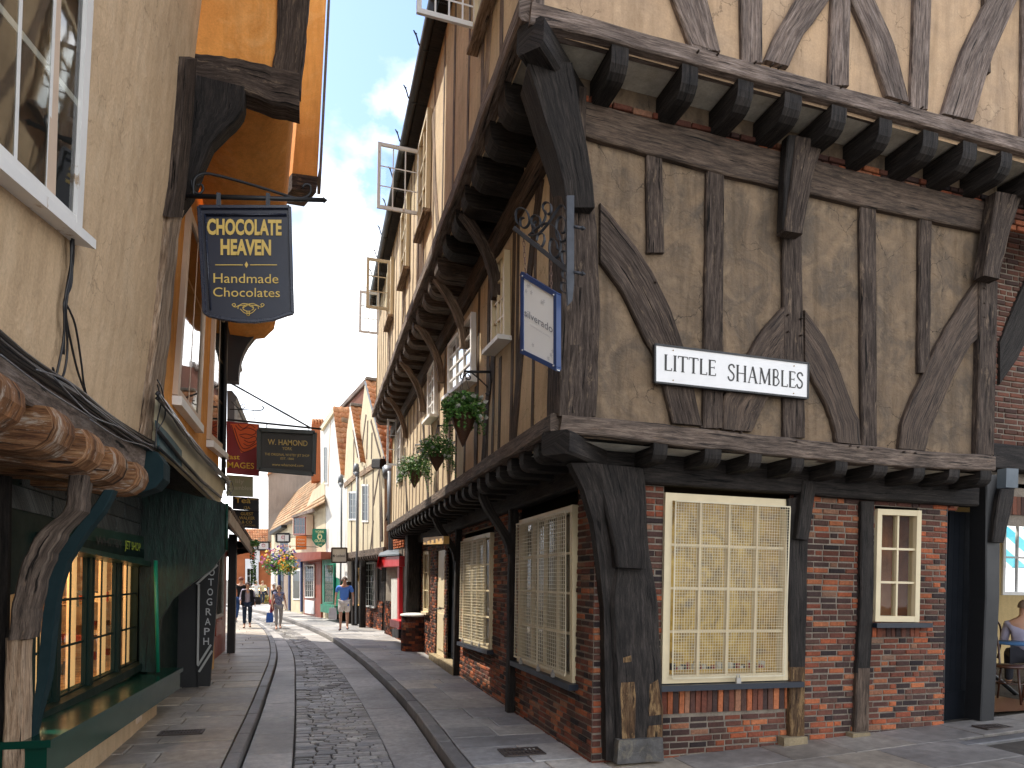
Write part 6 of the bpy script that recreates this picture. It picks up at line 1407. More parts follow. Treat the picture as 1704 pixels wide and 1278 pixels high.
for P_l in ([(385,707),(402,751),(428,743)], [(390,712),(404,746),(427,738)], [(392,708),(400,716),(412,712),(426,718),(420,724),(408,722),(398,724)], [(400,726),(412,730),(424,726),(426,733),(414,736),(406,732)], [(405,738),(414,742),(424,736)], [(396,706),(405,713),(416,707),(425,712)]): ribbon(mb, pl, P_l, .012, .008)
mb.build('knotwork', flat('dark knot line',(.12,.015,.01)), t)
mb = MB(); on(pl, mb, 'Past', 387, 764, 24, 8, .006, .05, bold=.01); on(pl, mb, 'IMAGES', 399, 779, 48, 9.5, .006, .05, bold=.01); mb.build('lettering', flat('yellow lettering',(.8,.5,.05)), t)
pl, t = board('hanging_sign', 'pale sage green hanging sign below the red one reading lily shambles', 13.2, [(377,790),(421,793),(421,827),(377,825)], paint('sage sign board', (.40,.46,.30), .5, .4, .1))
mb = MB(); on(pl, mb, 'lily', 399, 804, 14, 7, .006, .04); on(pl, mb, 'shambles', 400, 815, 36, 7, .006, .04); mb.build('lettering', flat('pale lettering',(.65,.68,.55)), t)
pl, t = board('hanging_sign', 'black hanging sign with gold script reading Tea Room 12A', 14.2, [(387,826),(431,829),(431,850),(387,847)], paint('black sign board', (.010,.012,.02), .35, .5, .2))
mb = MB(); on(pl, mb, 'Tea', 404, 837, 26, 9, .006, .02, bold=.01); on(pl, mb, 'Room', 420, 832, 16, 4.5, .006, .02); on(pl, mb, '12A', 411, 847, 10, 4.5, .006, .02); mb.build('lettering', GOLD, t)
pl, t = board('hanging_sign', 'black hanging sign with gold capitals reading GUEST WALKER & CO SOLICITORS', 14.8, [(388,848),(431,850),(431,880),(388,877)], bpy.data.materials['black sign board'], None, .05, .02, .01)
mb = MB(); on(pl, mb, 'GUEST', 411, 857.5, 21, 5, .006, .03, bold=.012); on(pl, mb, 'WALKER', 411, 864.5, 26, 5, .006, .03, bold=.012); on(pl, mb, '& CO', 411, 871, 17, 4.6, .006, .03, bold=.012); on(pl, mb, 'SOLICITORS', 412, 875.5, 26, 2.6, .006, .03); mb.build('lettering', GOLD, t)
pl, t = board('hanging_sign', 'green shield shaped hanging sign reading YORK GLASS Ltd.', 29., [(520,880),(543,880),(544,897),(541,905),(534,911),(525,907),(519,898)], C_GREEN)
mb = MB(); on(pl, mb, 'YORK', 532, 887, 15, 4, .02, 0, bold=.01); on(pl, mb, 'GLASS', 532, 902, 17, 4, .02, 0, bold=.01); on(pl, mb, 'Ltd.', 533, 907.5, 8, 3.2, .02, 0); ribbon(mb, pl, [(529,889),(534,890),(535,895),(531,897),(529,892),(534,889)], .05, .02); mb.build('lettering', flat('pale yellow lettering',(.75,.75,.4)), t)
pl, t = board('hanging_sign', 'cream square hanging sign reading Mr Landwick beside the grey downpipe', 25., [(552,912),(577,912),(577,936),(552,936)], paint('cream sign board', (.62,.56,.46), .5), W_DARK, fw=.05)
mb = MB(); on(pl, mb, 'Mr Landwick', 564.5, 927, 21, 4.5, .05, 0, bold=.01); mb.build('lettering', LETTERK, t)
pl, t = board('hanging_sign', 'small orange hanging sign with pale lettering on the low cream house', 31., [(492,892),(510,891),(510,914),(492,915)], flat('orange sign',(.75,.2,.04)))
mb = MB(); 
for k, s in enumerate(('China','House','Museum')): on(pl, mb, s, 501, 899+k*5.6, 12, 2.8, .02, 0, bold=.01)
mb.build('lettering', flat('pale sign lettering',(.8,.7,.5)), t)
for i, (pts, Y, lab) in enumerate((([(460,888),(482,888),(482,902),(460,902)], 30., 'white rectangular hanging sign with faint red mark, nearest of the two white ones'), ([(429,902),(448,902),(448,915),(429,915)], 33., 'white rectangular hanging sign farther off beside the left pent roof'))):
    pl, t = board('hanging_sign', lab, Y, pts, C_WHITE2, C_BLACK, fw=.07); mb = MB(); cx_ = sum(p[0] for p in pts)/4; cy_ = sum(p[1] for p in pts)/4
    mb.tube([pl.px(cx_+2.6*math.cos(a*.55),cy_-1+2.4*math.sin(a*.55),.05) for a in range(12)], .015, 4); mb.build('emblem', flat('faint red emblem',(.6,.2,.22)), t)
# YORKSHIRE jet shop board lettering and photographer letters
mb = MB(); on(Pl((-1.94,0,0),(0,1,0),(1,0,0)), mb, 'JET SHOP', 221, 915, 26, 13, .012, .16, bold=.01); mb.build('lettering', flat('yellow green lettering',(.45,.55,.06)), nb)
mb = MB(); on(Pl((-1.94,0,0),(0,1,0),(1,0,0)), mb, 'WHITBY', 183, 909, 44, 13, .012, .14, bold=.01); mb.build('lettering', flat('faint lettering',(.06,.05,.045)), nb)
mb = MB(); 
for i, ch in enumerate('OTOGRAPH'):
    x = 352.5-i*1.35; y = 958+i*16.4; on(pp, mb, ch, x, y, 9.5, 11.5, .065, 0, bold=.01)
mb.build('lettering', flat('silver lettering',(.5,.5,.5)), pb)
# silverado sign on the corner, hanging square to the lane (faces along it)
sv = Pl((1.72,4.9,0),(0,1,0),(-1,0,0))
A_ = V((1.93,5.02,0)); 
# sign plane found from its four corners: vertical edges at x 868 and 927
e0 = ray(927,600); e1 = ray(868,560); 
pn = V((FX-.02,FY-.04,0)); po = V((1.63,5.95,0))
# bracket plate stands on the corner post; arm runs back-left over the street
def atdist(x, y, Yd): r = ray(x,y); return CAM+r*(Yd/r.y)
YN, YF = 4.95, 5.35
q = [atdist(868,587,YF), atdist(927,616,YN), atdist(927,489,YN), atdist(868,453,YF)]
svt = thing('hanging_sign', 'blue framed white hanging sign reading silverado at the corner post', 'hanging sign', tuple(q[3]))
nn = (q[1]-q[0]).cross(q[3]-q[0]).normalized(); 
if nn.dot(CAM-q[0]) < 0: nn = -nn
mb = MB(); mb.prism(q, -nn*.03); mb.build('board', C_WHITE2, svt)
mb = MB(); 
bar(mb, q, nn, .03,0,.03,1,.035,-.04,.012); bar(mb, q, nn, .97,0,.97,1,.035,-.04,.012); bar(mb, q, nn, 0,.02,1,.02,.035,-.04,.014); bar(mb, q, nn, 0,.98,1,.98,.035,-.04,.014); mb.build('frame', paint('blue sign frame', (.025,.055,.16), .4, .5, .3), svt)
mb = MB(); pegs(mb, [bil(q,.06,.96),bil(q,.94,.96),bil(q,.06,.04),bil(q,.94,.04)], nn, .009, .02); mb.build('bolt', paint('steel bolt',(.5,.5,.5),.3,.5,.1,3,None,.8), svt)
uxs = (q[1]-q[0]).normalized(); uys = (q[3]-q[0]).normalized()
mb = MB(); text_mb(mb, 'silverado', bil(q,.5,.47)+nn*.014*0, (bil(q,.95,.47)-bil(q,.05,.5)), uys, .06, (q[1]-q[0]).length*.84, 'C', nn, .006); mb.build('lettering', flat('grey lettering',(.22,.22,.24)), svt)
mb = MB(); text_mb(mb, 'contemporary jewellery', bil(q,.55,.385), (bil(q,.95,.38)-bil(q,.05,.41)), uys, .016, (q[1]-q[0]).length*.6, 'C', nn, .006)
for (s_, t_) in ((.2,.88),(.3,.82),(.15,.8),(.6,.78),(.65,.8),(.35,.17),(.85,.16),(.78,.1),(.9,.22),(.25,.9)):
    for a in range(5): c = bil(q,s_,t_)+nn*.006; d = uxs*math.cos(a*1.26+s_*9)*.022+uys*math.sin(a*1.26+s_*9)*.022; e = (uxs*math.cos(a*1.26+1.5+s_*9)+uys*math.sin(a*1.26+1.5+s_*9))*.005; mb.face([c, c+d*.5+e, c+d, c+d*.5-e])
mb.build('leaf_motif', flat('pale grey print',(.55,.55,.56)), svt)
def chain(mb, a, b, n=9):
    a = V(a); b = V(b)
    for i in range(n):
        c = a.lerp(b,(i+.5)/n); up_ = (b-a).normalized(); sd_ = V((1,0,0)) if i%2 else V((0,1,0)); L_ = (b-a).length/n*.62
        mb.tube([c+up_*L_*math.cos(k*math.pi/4)+sd_*.010*math.sin(k*math.pi/4) for k in range(9)], .0035, 4)
ba, bb = atdist(856,380,YF+.06), atdist(950,455,YN-.02)
sb = thing('scroll_bracket', 'ornate grey wrought iron scroll bracket on the corner post above the silverado sign', 'bracket', tuple(bb))
mb = MB(); chain(mb, bil([ba,bb,bb,ba],.17,0), bil(q,.12,1.), 7); chain(mb, ba.lerp(bb,.66), bil(q,.84,1.), 7); mb.build('chain', paint('rusty chain',(.18,.11,.08),.6,.4,.5), svt)
mb = MB(); mb.beam(ba, bb, .03, .035, seg=1); 
mb.strip([atdist(943,325,YN-.04),atdist(943,500,YN-.04),atdist(945,508,YN-.04)],[atdist(956,325,YN-.04),atdist(956,480,YN-.04),atdist(953,500,YN-.04)],NF,.02,6,0.,.004)
for y in (377,453): p0 = atdist(955,y,YN-.04); mb.tube([p0, p0+V((.07,.0,0))], .012, 6); mb.tube([p0+V((.07,0,0)),p0+V((.10,0,0))], .02, 6, .004)
uD = (bb-ba).normalized()
def arm(x, y): k = (x-856)/(950-856); return atdist(x, y, (YF+.06)+(YN-.02-YF-.06)*k)
def flatbar(P, wd=.028, th=.006):
    P = cat_rom(P, 4); side_ = uD.cross(V((0,0,1))).normalized(); up = V((0,0,1))
    for i in range(len(P)-1): mb.beam(P[i], P[i+1], wd if True else 0, th, up=(side_.cross(P[i+1]-P[i])), cham=.02)
for pts in ([(880,392),(895,390),(912,372),(930,345),(940,345),(948,372),(946,390),(937,402),(927,395),(926,372),(934,360),(942,370),(940,385),(935,388)],
            [(872,379),(860,370),(859,352),(868,346),(877,352),(881,368),(876,378),(868,378),(866,366),(872,362)],
            [(888,388),(884,366),(890,358),(898,362),(899,374),(893,380),(888,374),(892,368)],
            [(900,378),(908,360),(903,345),(908,337),(916,340),(917,352),(911,357),(907,350)],
            [(880,392),(900,375),(915,372),(928,385),(933,405),(930,425),(920,428),(914,415),(917,398),(925,402),(928,415)],
            [(893,400),(896,390),(904,389),(906,400),(901,411),(895,405)],
            [(936,405),(945,412),(948,430),(944,442),(936,436),(935,420),(941,418)],
            [(945,447),(950,456),(944,465),(936,460),(937,450),(943,452)], [(945,465),(949,478),(943,488),(934,482),(935,470),(941,472)]):
    flatbar([arm(*p) for p in pts])
mb.build('ironwork', C_IRON, sb)
# thin scroll bracket for a basket
fb2 = thing('basket_bracket', 'thin black iron bracket on the sunlit plaster above the largest hanging basket', 'bracket', tuple(f1s.px(816,620)))
Pb = Pl((0,f1s.px(816,640).y,0),(1,0,0),(0,-1,0)); mb = MB(); 
for pts in ([(816,616),(816,657)], [(816,620),(784,620),(777,621),(772,626),(770,631),(766,628),(768,622)], [(786,621),(800,633),(812,645)], [(779,623),(783,628),(780,632),(775,629)], [(808,654),(811,658),(815,655),(813,651)]): mb.tube(cat_rom([Pb.px(x,y,.0) for x,y in pts],4) if len(pts) > 2 else [Pb.px(*p) for p in pts], .008, 5)
mb.build('bar', C_BLACK, fb2)
# ---- hanging baskets
WICK, nt_, bs_ = mat('brown wicker'); wv = nt_.nodes.new('ShaderNodeTexWave'); wv.inputs['Scale'].default_value = 26; wv.inputs['Distortion'].default_value = 3; wv.bands_direction = 'Z'; nt_.links.new(mapping(nt_,'Object'), wv.inputs['Vector'])
nt_.links.new(ramp(nt_, wv.outputs[0], [(.2,(.03,.012,.006)),(.8,(.22,.10,.05))]), bs_.inputs['Base Color']); bump(nt_, bs_, wv.outputs[0], 1., .01)
PETAL = island('white petal', [(0,(.75,.76,.68)),(1,(.85,.85,.8))], .6, .1, 20, .3, .1)
def basket(x, ytop, ytip, wpx, Xs, label, n_leaf, fw=42):
    pl = Pl((Xs,0,0),(0,1,0),(-1,0,0)); c = pl.px(x,ytop); Y = c.y; pl2 = Pl((0,Y,0),(1,0,0),(0,-1,0)); tip = pl2.px(x+1,ytip); R = (pl2.px(x+wpx/2,ytop)-pl2.px(x-wpx/2,ytop)).length/2; Hh = c.z-tip.z; RF = R*fw/(wpx/2)/1.12
    t = thing('hanging_basket', label, 'hanging basket', tuple(tip), 'conical wicker flower baskets on the first floor wall')
    mb = MB(); rings = []
    for (k, rr) in ((0,.04),(.25,.32),(.6,.68),(1,1.),(1,.88),(.8,.7)): rings.append([V((c.x+R*rr*math.cos(a*math.pi/9), Y+R*rr*math.sin(a*math.pi/9), tip.z+Hh*k)) for a in range(18)])
    mb.loft(rings, 1, 0, True, True); mb.build('basket', WICK, t)
    mb = MB(); leafcloud(mb, c+V((0,0,RF*.42)), (RF,RF,RF*.62), int(n_leaf*1.8), R*.17, droop=RF*.5)
    for k in range(22):
        a = random.random()*6.28; L_ = random.uniform(.4,1.3); 
        for j in range(9): leafcloud(mb, c+V((RF*(.7+.3*j/9)*math.cos(a), RF*(.7+.3*j/9)*math.sin(a), RF*(.1-L_*j/9))), (R*.12,R*.12,R*.12), 4, R*.13)
    mb.build('foliage', LEAF, t)
    mb = MB()
    for k in range(26):
        a = random.uniform(0,6.28); r_ = random.uniform(.5,1.); p = c+V((RF*r_*math.cos(a), RF*r_*math.sin(a), RF*random.uniform(-.2,.85))); leafcloud(mb, p, (R*.15,R*.15,R*.15), 34, R*.13)
    mb.build('flowers', PETAL, t)
    mb = MB(); top = c+V((0,0,R*3.2))
    for a in (0,2.1,4.2): mb.tube([c+V((R*math.cos(a),R*math.sin(a),0)), top], .004, 4)
    mb.tube([top, V((FX,Y,top.z+.03))], .012, 5); mb.build('chain', C_IRON, t)
basket(771,690,744,44,1.68,'largest wicker cone basket of green ivy and white flowers, nearest on the timber wall', 1100)
basket(727,757,785,30,1.68,'middle wicker cone basket of dense green foliage on the timber wall', 900, 37)
basket(690,785,812,28,1.68,'farthest wicker cone basket with bright leaves and white roses below the open casement', 800, 33)
def flowerball(x, y, Y, R, label, cols):
    pl = Pl((0,Y,0),(1,0,0),(0,-1,0)); c = pl.px(x,y); t = thing('flower_basket', label, 'hanging basket', tuple(c), 'multicoloured flower baskets down the street')
    mb = MB(); leafcloud(mb, c-V((0,0,R*.2)), (R,R,R*.9), 500, R*.13, droop=R*.5); mb.build('foliage', LEAF, t)
    mb = MB()
    for k in range(70):
        d = V((random.gauss(0,1),random.gauss(0,1),random.gauss(0,1))).normalized(); mb.m = random.randrange(len(cols)); leafcloud(mb, c+V((d.x*R,d.y*R,d.z*R*.85+R*.15)), (R*.12,)*3, 7, R*.11)
    mb.build('flowers', cols, t)
    mb = MB(); mb.tube([c+V((0,0,-R*.2)), c+V((0,0,-R*.75))], R*.5, 10, R*.1); mb.build('basket', WICK, t)
    mb = MB(); mb.tube([c, c+V((0,0,R*2))], .012, 4); mb.tube([c+V((0,0,R*2)), c+V((R*3,.3,R*2))], .015, 4); mb.build('bracket', C_BLACK, t)
fc_ = [flat('petal '+n_, c_, .6) for n_, c_ in (('yellow',(.75,.5,.03)),('purple',(.25,.06,.5)),('pink',(.7,.25,.4)),('orange',(.75,.22,.03)),('blue',(.12,.12,.6)),('peach',(.8,.5,.35)))]
flowerball(457,934,31,.55,'large hanging ball of pink and yellow flowers, leftmost at the far end', [fc_[0],fc_[2],fc_[1],fc_[3]])
flowerball(473,925,29.5,.45,'upper hanging ball of purple and peach flowers at the far end', [fc_[1],fc_[4],fc_[5]])
flowerball(480,940,28,.38,'lime and orange hanging ball of flowers, lowest right of its cluster', [fc_[0],fc_[3],fc_[0]])
# ================================================================ PEOPLE
SKIN = flat('skin', (.50,.28,.19), .6)
def skinmesh(name, verts, edges, radii, mt, parent, root=0, sub=2):
    me = bpy.data.meshes.new(name); me.from_pydata([tuple(v) for v in verts], edges, []); ob = bpy.data.objects.new('tmp', me); COL.objects.link(ob)
    ob.modifiers.new('s','SKIN'); sv_ = me.skin_vertices[0].data
    for i, r in enumerate(radii): sv_[i].radius = r if isinstance(r, tuple) else (r, r); sv_[i].use_root = (i == root)
    m = ob.modifiers.new('u','SUBSURF'); m.levels = sub; m.render_levels = sub
    dg = bpy.context.evaluated_depsgraph_get(); dg.update(); m2 = bpy.data.meshes.new_from_object(ob.evaluated_get(dg)); bpy.data.objects.remove(ob)
    m2.materials.clear(); 
    for q in (mt if isinstance(mt, list) else [mt]): m2.materials.append(q)
    for p in m2.polygons: p.use_smooth = True
    o = bpy.data.objects.new(name, m2); COL.objects.link(o); o.parent = parent; return o
def person(loc, h, rz, label, top, legs, hair, shoes, sleeves=True, shorts=False, stride=.22, swing=.2, fem=False, hairlen=0., bag=None, armbend=0., hand_up=False):
    t = thing('person', label, 'person', loc); s = h/1.75; t.rotation_euler = (0,0,rz)
    sw = .17 if fem else .205; hipw = .095
    def S(*p): return V(p)*s
    st = stride
    J = {'pel':S(0,0,.94),'wst':S(0,0,1.08),'chs':S(0,0,1.30),'nk0':S(0,.0,1.46),'nk1':S(0,-.01,1.53),'hd':S(0,-.015,1.63),'ht':S(0,-.01,1.71),
         'lh':S(-hipw,0,.90),'lk':S(-hipw-.005,-st*.55,.50),'la':S(-hipw,-st*.75,.09),'lt':S(-hipw-.02,-st*.75-.16,.035),
         'rh':S(hipw,0,.90),'rk':S(hipw+.005,st*.25,.50),'ra':S(hipw,st*.95,.12),'rt':S(hipw+.02,st*.95-.15,.04),
         'ls':S(-sw,0,1.42),'le':S(-sw-.06,swing*.35,1.14),'lw':S(-sw-.07,swing*.3-.08-armbend,.90+armbend),'rs':S(sw,0,1.42),'re':S(sw+.07,-swing*.1+.05,1.14),'rw':S(sw+.09,-swing-.02,.92)}
    if hand_up: J['lw'] = S(-.06,-.22,1.12); J['le'] = S(-sw-.06,-.02,1.12)
    K = list(J); idx = {k:i for i,k in enumerate(K)}
    E_ = [('pel','wst'),('wst','chs'),('chs','nk0'),('nk0','nk1'),('nk1','hd'),('hd','ht'),('pel','lh'),('lh','lk'),('lk','la'),('la','lt'),('pel','rh'),('rh','rk'),('rk','ra'),('ra','rt'),('chs','ls'),('ls','le'),('le','lw'),('chs','rs'),('rs','re'),('re','rw')]
    R = {'pel':(.14,.10),'wst':(.13,.095),'chs':(.16,.11),'nk0':(.07,.06),'nk1':(.052,.055),'hd':(.078,.098),'ht':(.055,.07),'lh':(.085,.09),'rh':(.085,.09),'lk':.055,'rk':.055,'la':.037,'ra':.037,'lt':(.035,.025),'rt':(.035,.025),'ls':.055,'rs':.055,'le':.038,'re':.038,'lw':.026,'rw':.026}
    V_ = [J[k] for k in K]; Rr = [tuple(c*s for c in R[k]) if isinstance(R[k],tuple) else R[k]*s for k in K]
    # hands: palm and five bent fingers on each wrist, joined to the same body
    for side, wk, ek in ((-1,'lw','le'),(1,'rw','re')):
        d = (J[wk]-J[ek]).normalized(); w0 = idx[wk]; ac = V((0,1,0)) if abs(d.y) < .9 else V((1,0,0)); ac = (ac-d*ac.dot(d)).normalized()
        pi = len(V_); V_.append(J[wk]+d*.06*s); Rr.append((.026*s,.018*s)); E_.append((w0,pi))
        for f in range(4):
            b0 = len(V_); o_ = ac*(f-1.5)*.019*s; L_ = (.038,.045,.042,.033)[f]*s; V_ += [J[wk]+d*.095*s+o_, J[wk]+d*(.095*s+L_)+o_-V((side*.012*s,0,0))]; Rr += [.0095*s,.008*s]; E_ += [(pi,b0),(b0,b0+1)]
        b0 = len(V_); V_ += [J[wk]+d*.05*s-ac*.035*s, J[wk]+d*.085*s-ac*.048*s]; Rr += [.011*s,.009*s]; E_ += [(pi,b0),(b0,b0+1)]
    EE = [(idx.get(a,a), idx.get(b,b)) for a,b in E_]
    body = skinmesh('body', V_, EE, Rr, [SKIN], t, idx['pel'], 1)
    def part(name, keys, edges, infl, mt, sub=1):
        ks = keys; ii = {k:i for i,k in enumerate(ks)}
        vs = []; rr = []
        for k in ks:
            b = k if isinstance(k, str) else k[0]; 
            vs.append(J2[b] if b in J2 else J[b]); r0 = RX.get(b, R.get(b)); r0 = r0 if isinstance(r0, tuple) else (r0,r0); rr.append(tuple((c+infl)*s for c in r0))
        return skinmesh(name, vs, [(ii[a],ii[b]) for a,b in edges], rr, mt, t, 0, sub)
    J2 = {'lse':J['ls'].lerp(J['le'],.72 if sleeves else .2),'rse':J['rs'].lerp(J['re'],.72 if sleeves else .2),'lk2':J['lh'].lerp(J['lk'],.85),'rk2':J['rh'].lerp(J['rk'],.85),'hem':S(0,0,.90),'nkb':S(0,0,1.44),'la2':J['lk'].lerp(J['la'],.86),'ra2':J['rk'].lerp(J['ra'],.86)}
    RX = {'lse':.052,'rse':.052,'lk2':.085,'rk2':.085,'hem':(.135,.098),'nkb':(.075,.06),'pel':(.145,.105),'la2':.05,'ra2':.05,'lk':.066,'rk':.066}
    if sleeves == 'long': J2['lse'] = J['le'].lerp(J['lw'],.8); J2['rse'] = J['re'].lerp(J['rw'],.8)
    ek = [('pel','wst'),('wst','chs'),('chs','nkb'),('pel','hem'),('chs','ls'),('chs','rs')]; kk = ['pel','wst','chs','nkb','hem','ls','rs','lse','rse']
    if sleeves == 'long': kk += ['le','re']; ek += [('ls','le'),('le','lse'),('rs','re'),('re','rse')]; RX['le'] = .045; RX['re'] = .045
    else: ek += [('ls','lse'),('rs','rse')]
    part('top', kk, ek, .012, top)
    if shorts: part('shorts', ['pel','lh','rh','lk2','rk2'], [('pel','lh'),('pel','rh'),('lh','lk2'),('rh','rk2')], .026, legs)
    else: part('trousers', ['pel','lh','rh','lk','rk','la2','ra2'], [('pel','lh'),('pel','rh'),('lh','lk'),('rh','rk'),('lk','la2'),('rk','ra2')], .010, legs)
    for sd_ in ('l','r'): skinmesh('shoe', [J[sd_+'a']-V((0,-.03*s,.03*s)), J[sd_+'t']], [(0,1)], [(.045*s,.045*s),(.043*s,.032*s)], shoes, t, 0, 1)
    # hair cap, nose, eyes, mouth, ears
    hd = J['hd']
    if hair is not None:
        me_ = MB(); rings = []
        for i in range(7):
            ph = math.pi*.5*i/6*1.15; z_ = math.cos(ph); r_ = math.sin(ph)
            rings.append([hd+V((.094*s*r_*math.cos(a*math.pi/8), (.112*r_*math.sin(a*math.pi/8)+.014)*s, .055*s*0+.112*s*z_ - (hairlen*s*(.5+.5*math.sin(a*math.pi/8)) if i >= 5 else 0)*(i-4)*.5 + (.05*s if (i == 6 and math.sin(a*math.pi/8) < -.2) else 0))) for a in range(16)])
        me_.loft(rings, 1, 0, False, True); o = me_.build('hair', hair, None); o.parent = t; o.location = (0,0,0)
    f = MB(); f.tube([hd+V((0,-.092,.012))*s, hd+V((0,-.122,-.018))*s], .009*s, 6, .014*s)
    for sx in (-1,1): f.tube([hd+V((sx*.084,.0,.012))*s, hd+V((sx*.094,.008,-.025))*s], .017*s, 6, .01*s)
    o = f.build('nose_and_ears', SKIN, None); o.parent = t; o.location = (0,0,0)
    f = MB(); 
    for sx in (-1,1): f.box(hd+V((sx*.033,-.095,.015))*s, .024*s, .01*s, .010*s)
    f.box(hd+V((0,-.098,-.048))*s, .042*s, .008*s, .007*s); o = f.build('eyes_and_mouth', flat('dark feature',(.06,.03,.025)), None); o.parent = t; o.location = (0,0,0)
    return t, J, s
def bagthing(loc, w_, h_, d_, mt, label, name='carrier_bag'):
    t = thing(name, label, 'bag', loc); mb = MB(); c = V(loc)
    rings = []
    for k, (a, b) in enumerate(((.92,.9),(1,1),(.98,.95),(.9,.55),(.8,.3))): rings.append([c+V((sx*w_/2*a, sy*d_/2*b, h_*k/4)) for sx, sy in ((-1,-1),(1,-1),(1,1),(-1,1))])
    mb.loft(rings, 1, 0); mb.build('bag_body', mt, t); mb = MB(); mb.tube(cat_rom([c+V((-w_*.2,0,h_*.98)), c+V((-w_*.1,0,h_*1.25)), c+V((w_*.1,0,h_*1.25)), c+V((w_*.2,0,h_*.98))],4), .006, 4); mb.build('handle', mt, t); return t
def cloth(n_, c_, d=.3, sc=6): return paint(n_, c_, .85, .2, d, sc)
# man in the blue polo shirt
pm = gnd(572,1049,.12)
person(tuple(pm), 1.76, -.12, 'man in blue polo shirt and pale shorts walking with a carrier bag', cloth('blue polo cotton',(.10,.25,.72),.2), cloth('pale shorts cotton',(.66,.63,.60),.15), flat('short grey brown hair',(.10,.07,.05)), flat('dark blue trainers',(.04,.05,.14)), True, True, .20, .16)
bagthing((pm.x-.36,pm.y-.12,.48), .26, .38, .12, paint('grey white plastic', (.55,.56,.60), .4, .5, .2), 'grey white carrier bag held in the hand of the man in blue')
# woman in black cardigan
pw = gnd(411,1045,.1)
person(tuple(pw), 1.55, .1, 'woman in open black cardigan and lilac top walking on the left pavement', cloth('lilac grey top',(.36,.33,.42)), cloth('dark blue denim',(.02,.035,.07)), flat('dark brown hair',(.05,.025,.018)), flat('brown flat shoes',(.12,.05,.03)), 'long', False, .14, .06, True, .05, None, .08)
tpw = bpy.data.objects['person.001']
for sx in (-1,1):
    mb = MB(); h_ = 1.55/1.75
    mb.loft([[V((sx*.20,.12,1.44)),V((sx*.07,.09,1.46)),V((sx*.06,-.10,1.44)),V((sx*.2,-.10,1.42))],[V((sx*.21,.14,1.15)),V((sx*.02,.13,1.15)),V((sx*.10,-.14,1.15)),V((sx*.22,-.10,1.15))],[V((sx*.24,.16,.86)),V((sx*.02,.15,.86)),V((sx*.14,-.15,.84)),V((sx*.27,-.10,.88))]], 1, 0)
    for i in range(len(mb.v)): mb.v[i] = mb.v[i]*h_
    o = mb.build('cardigan', cloth('black cardigan knit',(.012,.013,.018)), None); o.parent = tpw
mb = MB(); q_ = V(pw)
bagthing((pw.x+.28,pw.y+.02,.88), .28, .26, .12, flat('black leather',(.01,.01,.012),.4), 'black shoulder bag at the side of the woman in the cardigan', 'shoulder_bag')
# person in black behind her
pb2 = gnd(399,1037,.1); person((pb2.x,pb2.y+.2,.1), 1.72, math.pi-.3, 'person in black T-shirt seen from behind beside the woman in the cardigan', cloth('black tshirt',(.012,.012,.014)), cloth('mid blue denim',(.03,.07,.2)), flat('auburn hair',(.18,.05,.03)), flat('white trainers',(.5,.5,.55)), True, False, .2, .1)
# woman in patterned sleeveless top
pt = gnd(463,1047,0.)
PAT, nt_, bs_ = mat('blue grey patterned top'); nt_.links.new(ramp(nt_, noise(nt_, mapping(nt_,'Object'), 16, 3), [(.42,(.05,.06,.16)),(.5,(.30,.32,.42)),(.58,(.12,.12,.25))]), bs_.inputs['Base Color']); bs_.inputs['Roughness'].default_value = .8
person(tuple(pt), 1.55, .2, 'woman in sleeveless patterned blue top and light grey trousers walking in the road', PAT, cloth('light grey cotton',(.33,.32,.32)), flat('brown bobbed hair',(.12,.055,.03)), flat('tan sandals',(.45,.2,.14)), False, False, .20, .14, True, .06)
bagthing((pt.x-.30,pt.y+.25,.22), .24, .34, .10, flat('blue plastic',(.02,.10,.4),.4), 'blue carrier bag behind the woman in grey trousers')
po_ = gnd(455,1037,0.); person((po_.x,po_.y,.0), 1.62, -1.2, 'white haired person in wine red trousers half hidden behind the patterned top woman', cloth('dark navy top',(.02,.022,.035)), cloth('wine red cotton',(.22,.02,.025)), flat('white hair',(.7,.68,.66)), flat('black shoes',(.02,.02,.02)), True, False, .12, .1)
# people by the far stall
for i, (x, y, lab, c_) in enumerate(((428,1030,'distant person in white by the blue stall panel',(.7,.68,.62)), (438,1030,'distant person in pale yellow top and dark trousers by the blue stall panel',(.65,.55,.3)))):
    p = rm.px(x,y); p.z = 0.; person((p.x,44.6+i*.3,.0), 1.6, .3, lab, cloth('far top %d'%i,c_), cloth('far trousers %d'%i,(.05,.06,.09) if i else (.5,.48,.42)), flat('far hair %d'%i,(.3,.2,.1)), flat('far shoes %d'%i,(.1,.1,.1)), True)
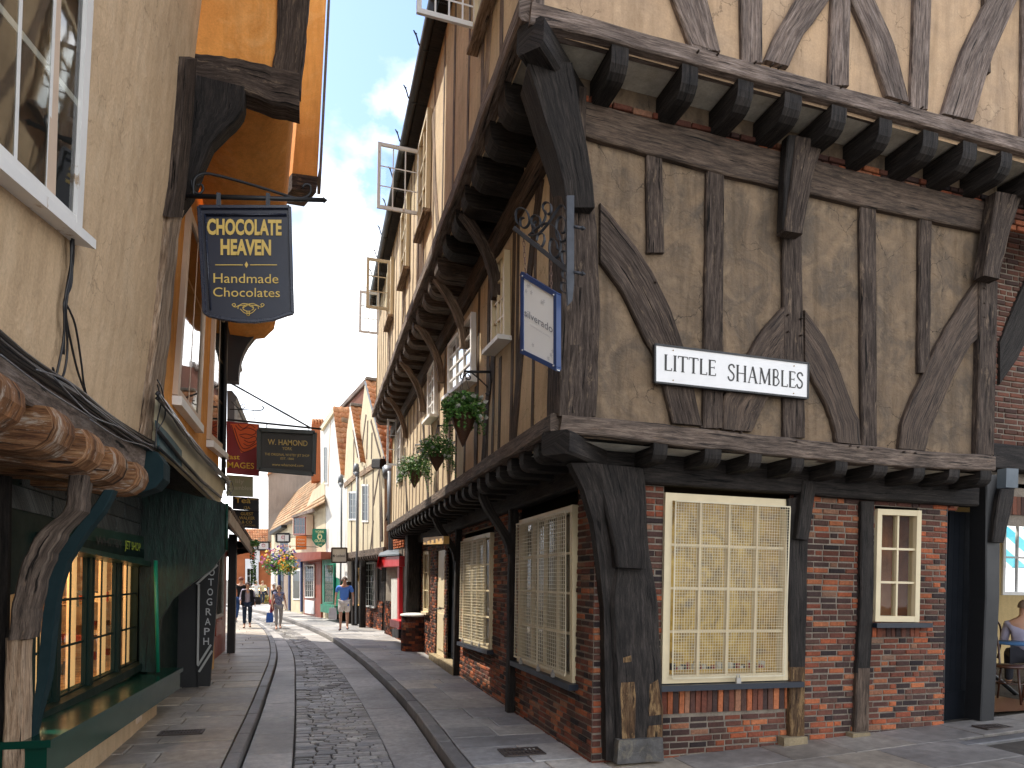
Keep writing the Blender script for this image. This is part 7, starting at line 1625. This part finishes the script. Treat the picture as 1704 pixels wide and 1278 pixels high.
# seated cafe guest
def seated(loc, rz, label):
    t = thing('person', label, 'person', loc); t.rotation_euler = (0,0,rz)
    vs = [V(p) for p in ((0,0,.52),(0,.02,.72),(0,.0,.98),(0,-.02,1.07),(0,-.05,1.17),(0,-.04,1.26),(-.1,-.02,.52),(-.13,-.42,.53),(-.13,-.42,.08),(-.13,-.55,.04),(.1,-.02,.52),(.13,-.42,.53),(.13,-.42,.08),(.13,-.55,.04),(-.19,0,.95),(-.24,-.06,.68),(-.16,-.32,.72),(.19,0,.95),(.24,-.06,.68),(.16,-.32,.72))]
    ed = [(0,1),(1,2),(2,3),(3,4),(4,5),(0,6),(6,7),(7,8),(8,9),(0,10),(10,11),(11,12),(12,13),(2,14),(14,15),(15,16),(2,17),(17,18),(18,19)]
    ra_ = [(.15,.12),(.14,.1),(.15,.1),.055,(.075,.095),(.05,.065),.08,.06,.045,.03,.08,.06,.045,.03,.055,.04,.028,.055,.04,.028]
    skinmesh('body', vs, ed, ra_, SKIN, t, 0, 1)
    vs2 = [vs[0],vs[1],vs[2],V((0,-.02,1.03)),vs[14],vs[15],vs[17],vs[18],V((-.2,-.2,.71)),V((.2,-.2,.71))]; skinmesh('shirt', vs2, [(0,1),(1,2),(2,3),(2,4),(4,5),(2,6),(6,7),(5,8),(7,9)], [(.17,.14),(.16,.12),(.17,.12),.07,.068,.055,.068,.055,.045,.045], cloth('lilac shirt',(.38,.36,.48)), t, 0, 1)
    skinmesh('trousers', [vs[0],vs[6],vs[7],vs[8],vs[10],vs[11],vs[12]], [(0,1),(1,2),(2,3),(0,4),(4,5),(5,6)], [(.16,.13),.095,.075,.055,.095,.075,.055], cloth('dark trousers',(.04,.04,.05)), t, 0, 1)
    mb = MB(); hd = vs[4]; rings = []
    for i in range(6):
        ph = math.pi*.55*i/5; rings.append([hd+V((.085*math.sin(ph)*math.cos(a*math.pi/7),.105*math.sin(ph)*math.sin(a*math.pi/7)+.015,.03+.105*math.cos(ph))) for a in range(14)])
    mb.loft(rings, 1, 0, False, True); o = mb.build('hair', flat('grey brown short hair',(.2,.14,.1)), None); o.parent = t
    return t
seated((9.72,6.9,.37), 2.3, 'seated cafe guest in lilac shirt cut off by the right edge')
for o in list(bpy.data.objects):
    if o.type == 'MESH' and o.parent is None and 'label' not in o and 'kind' not in o: print('UNTAGGED', o.name)
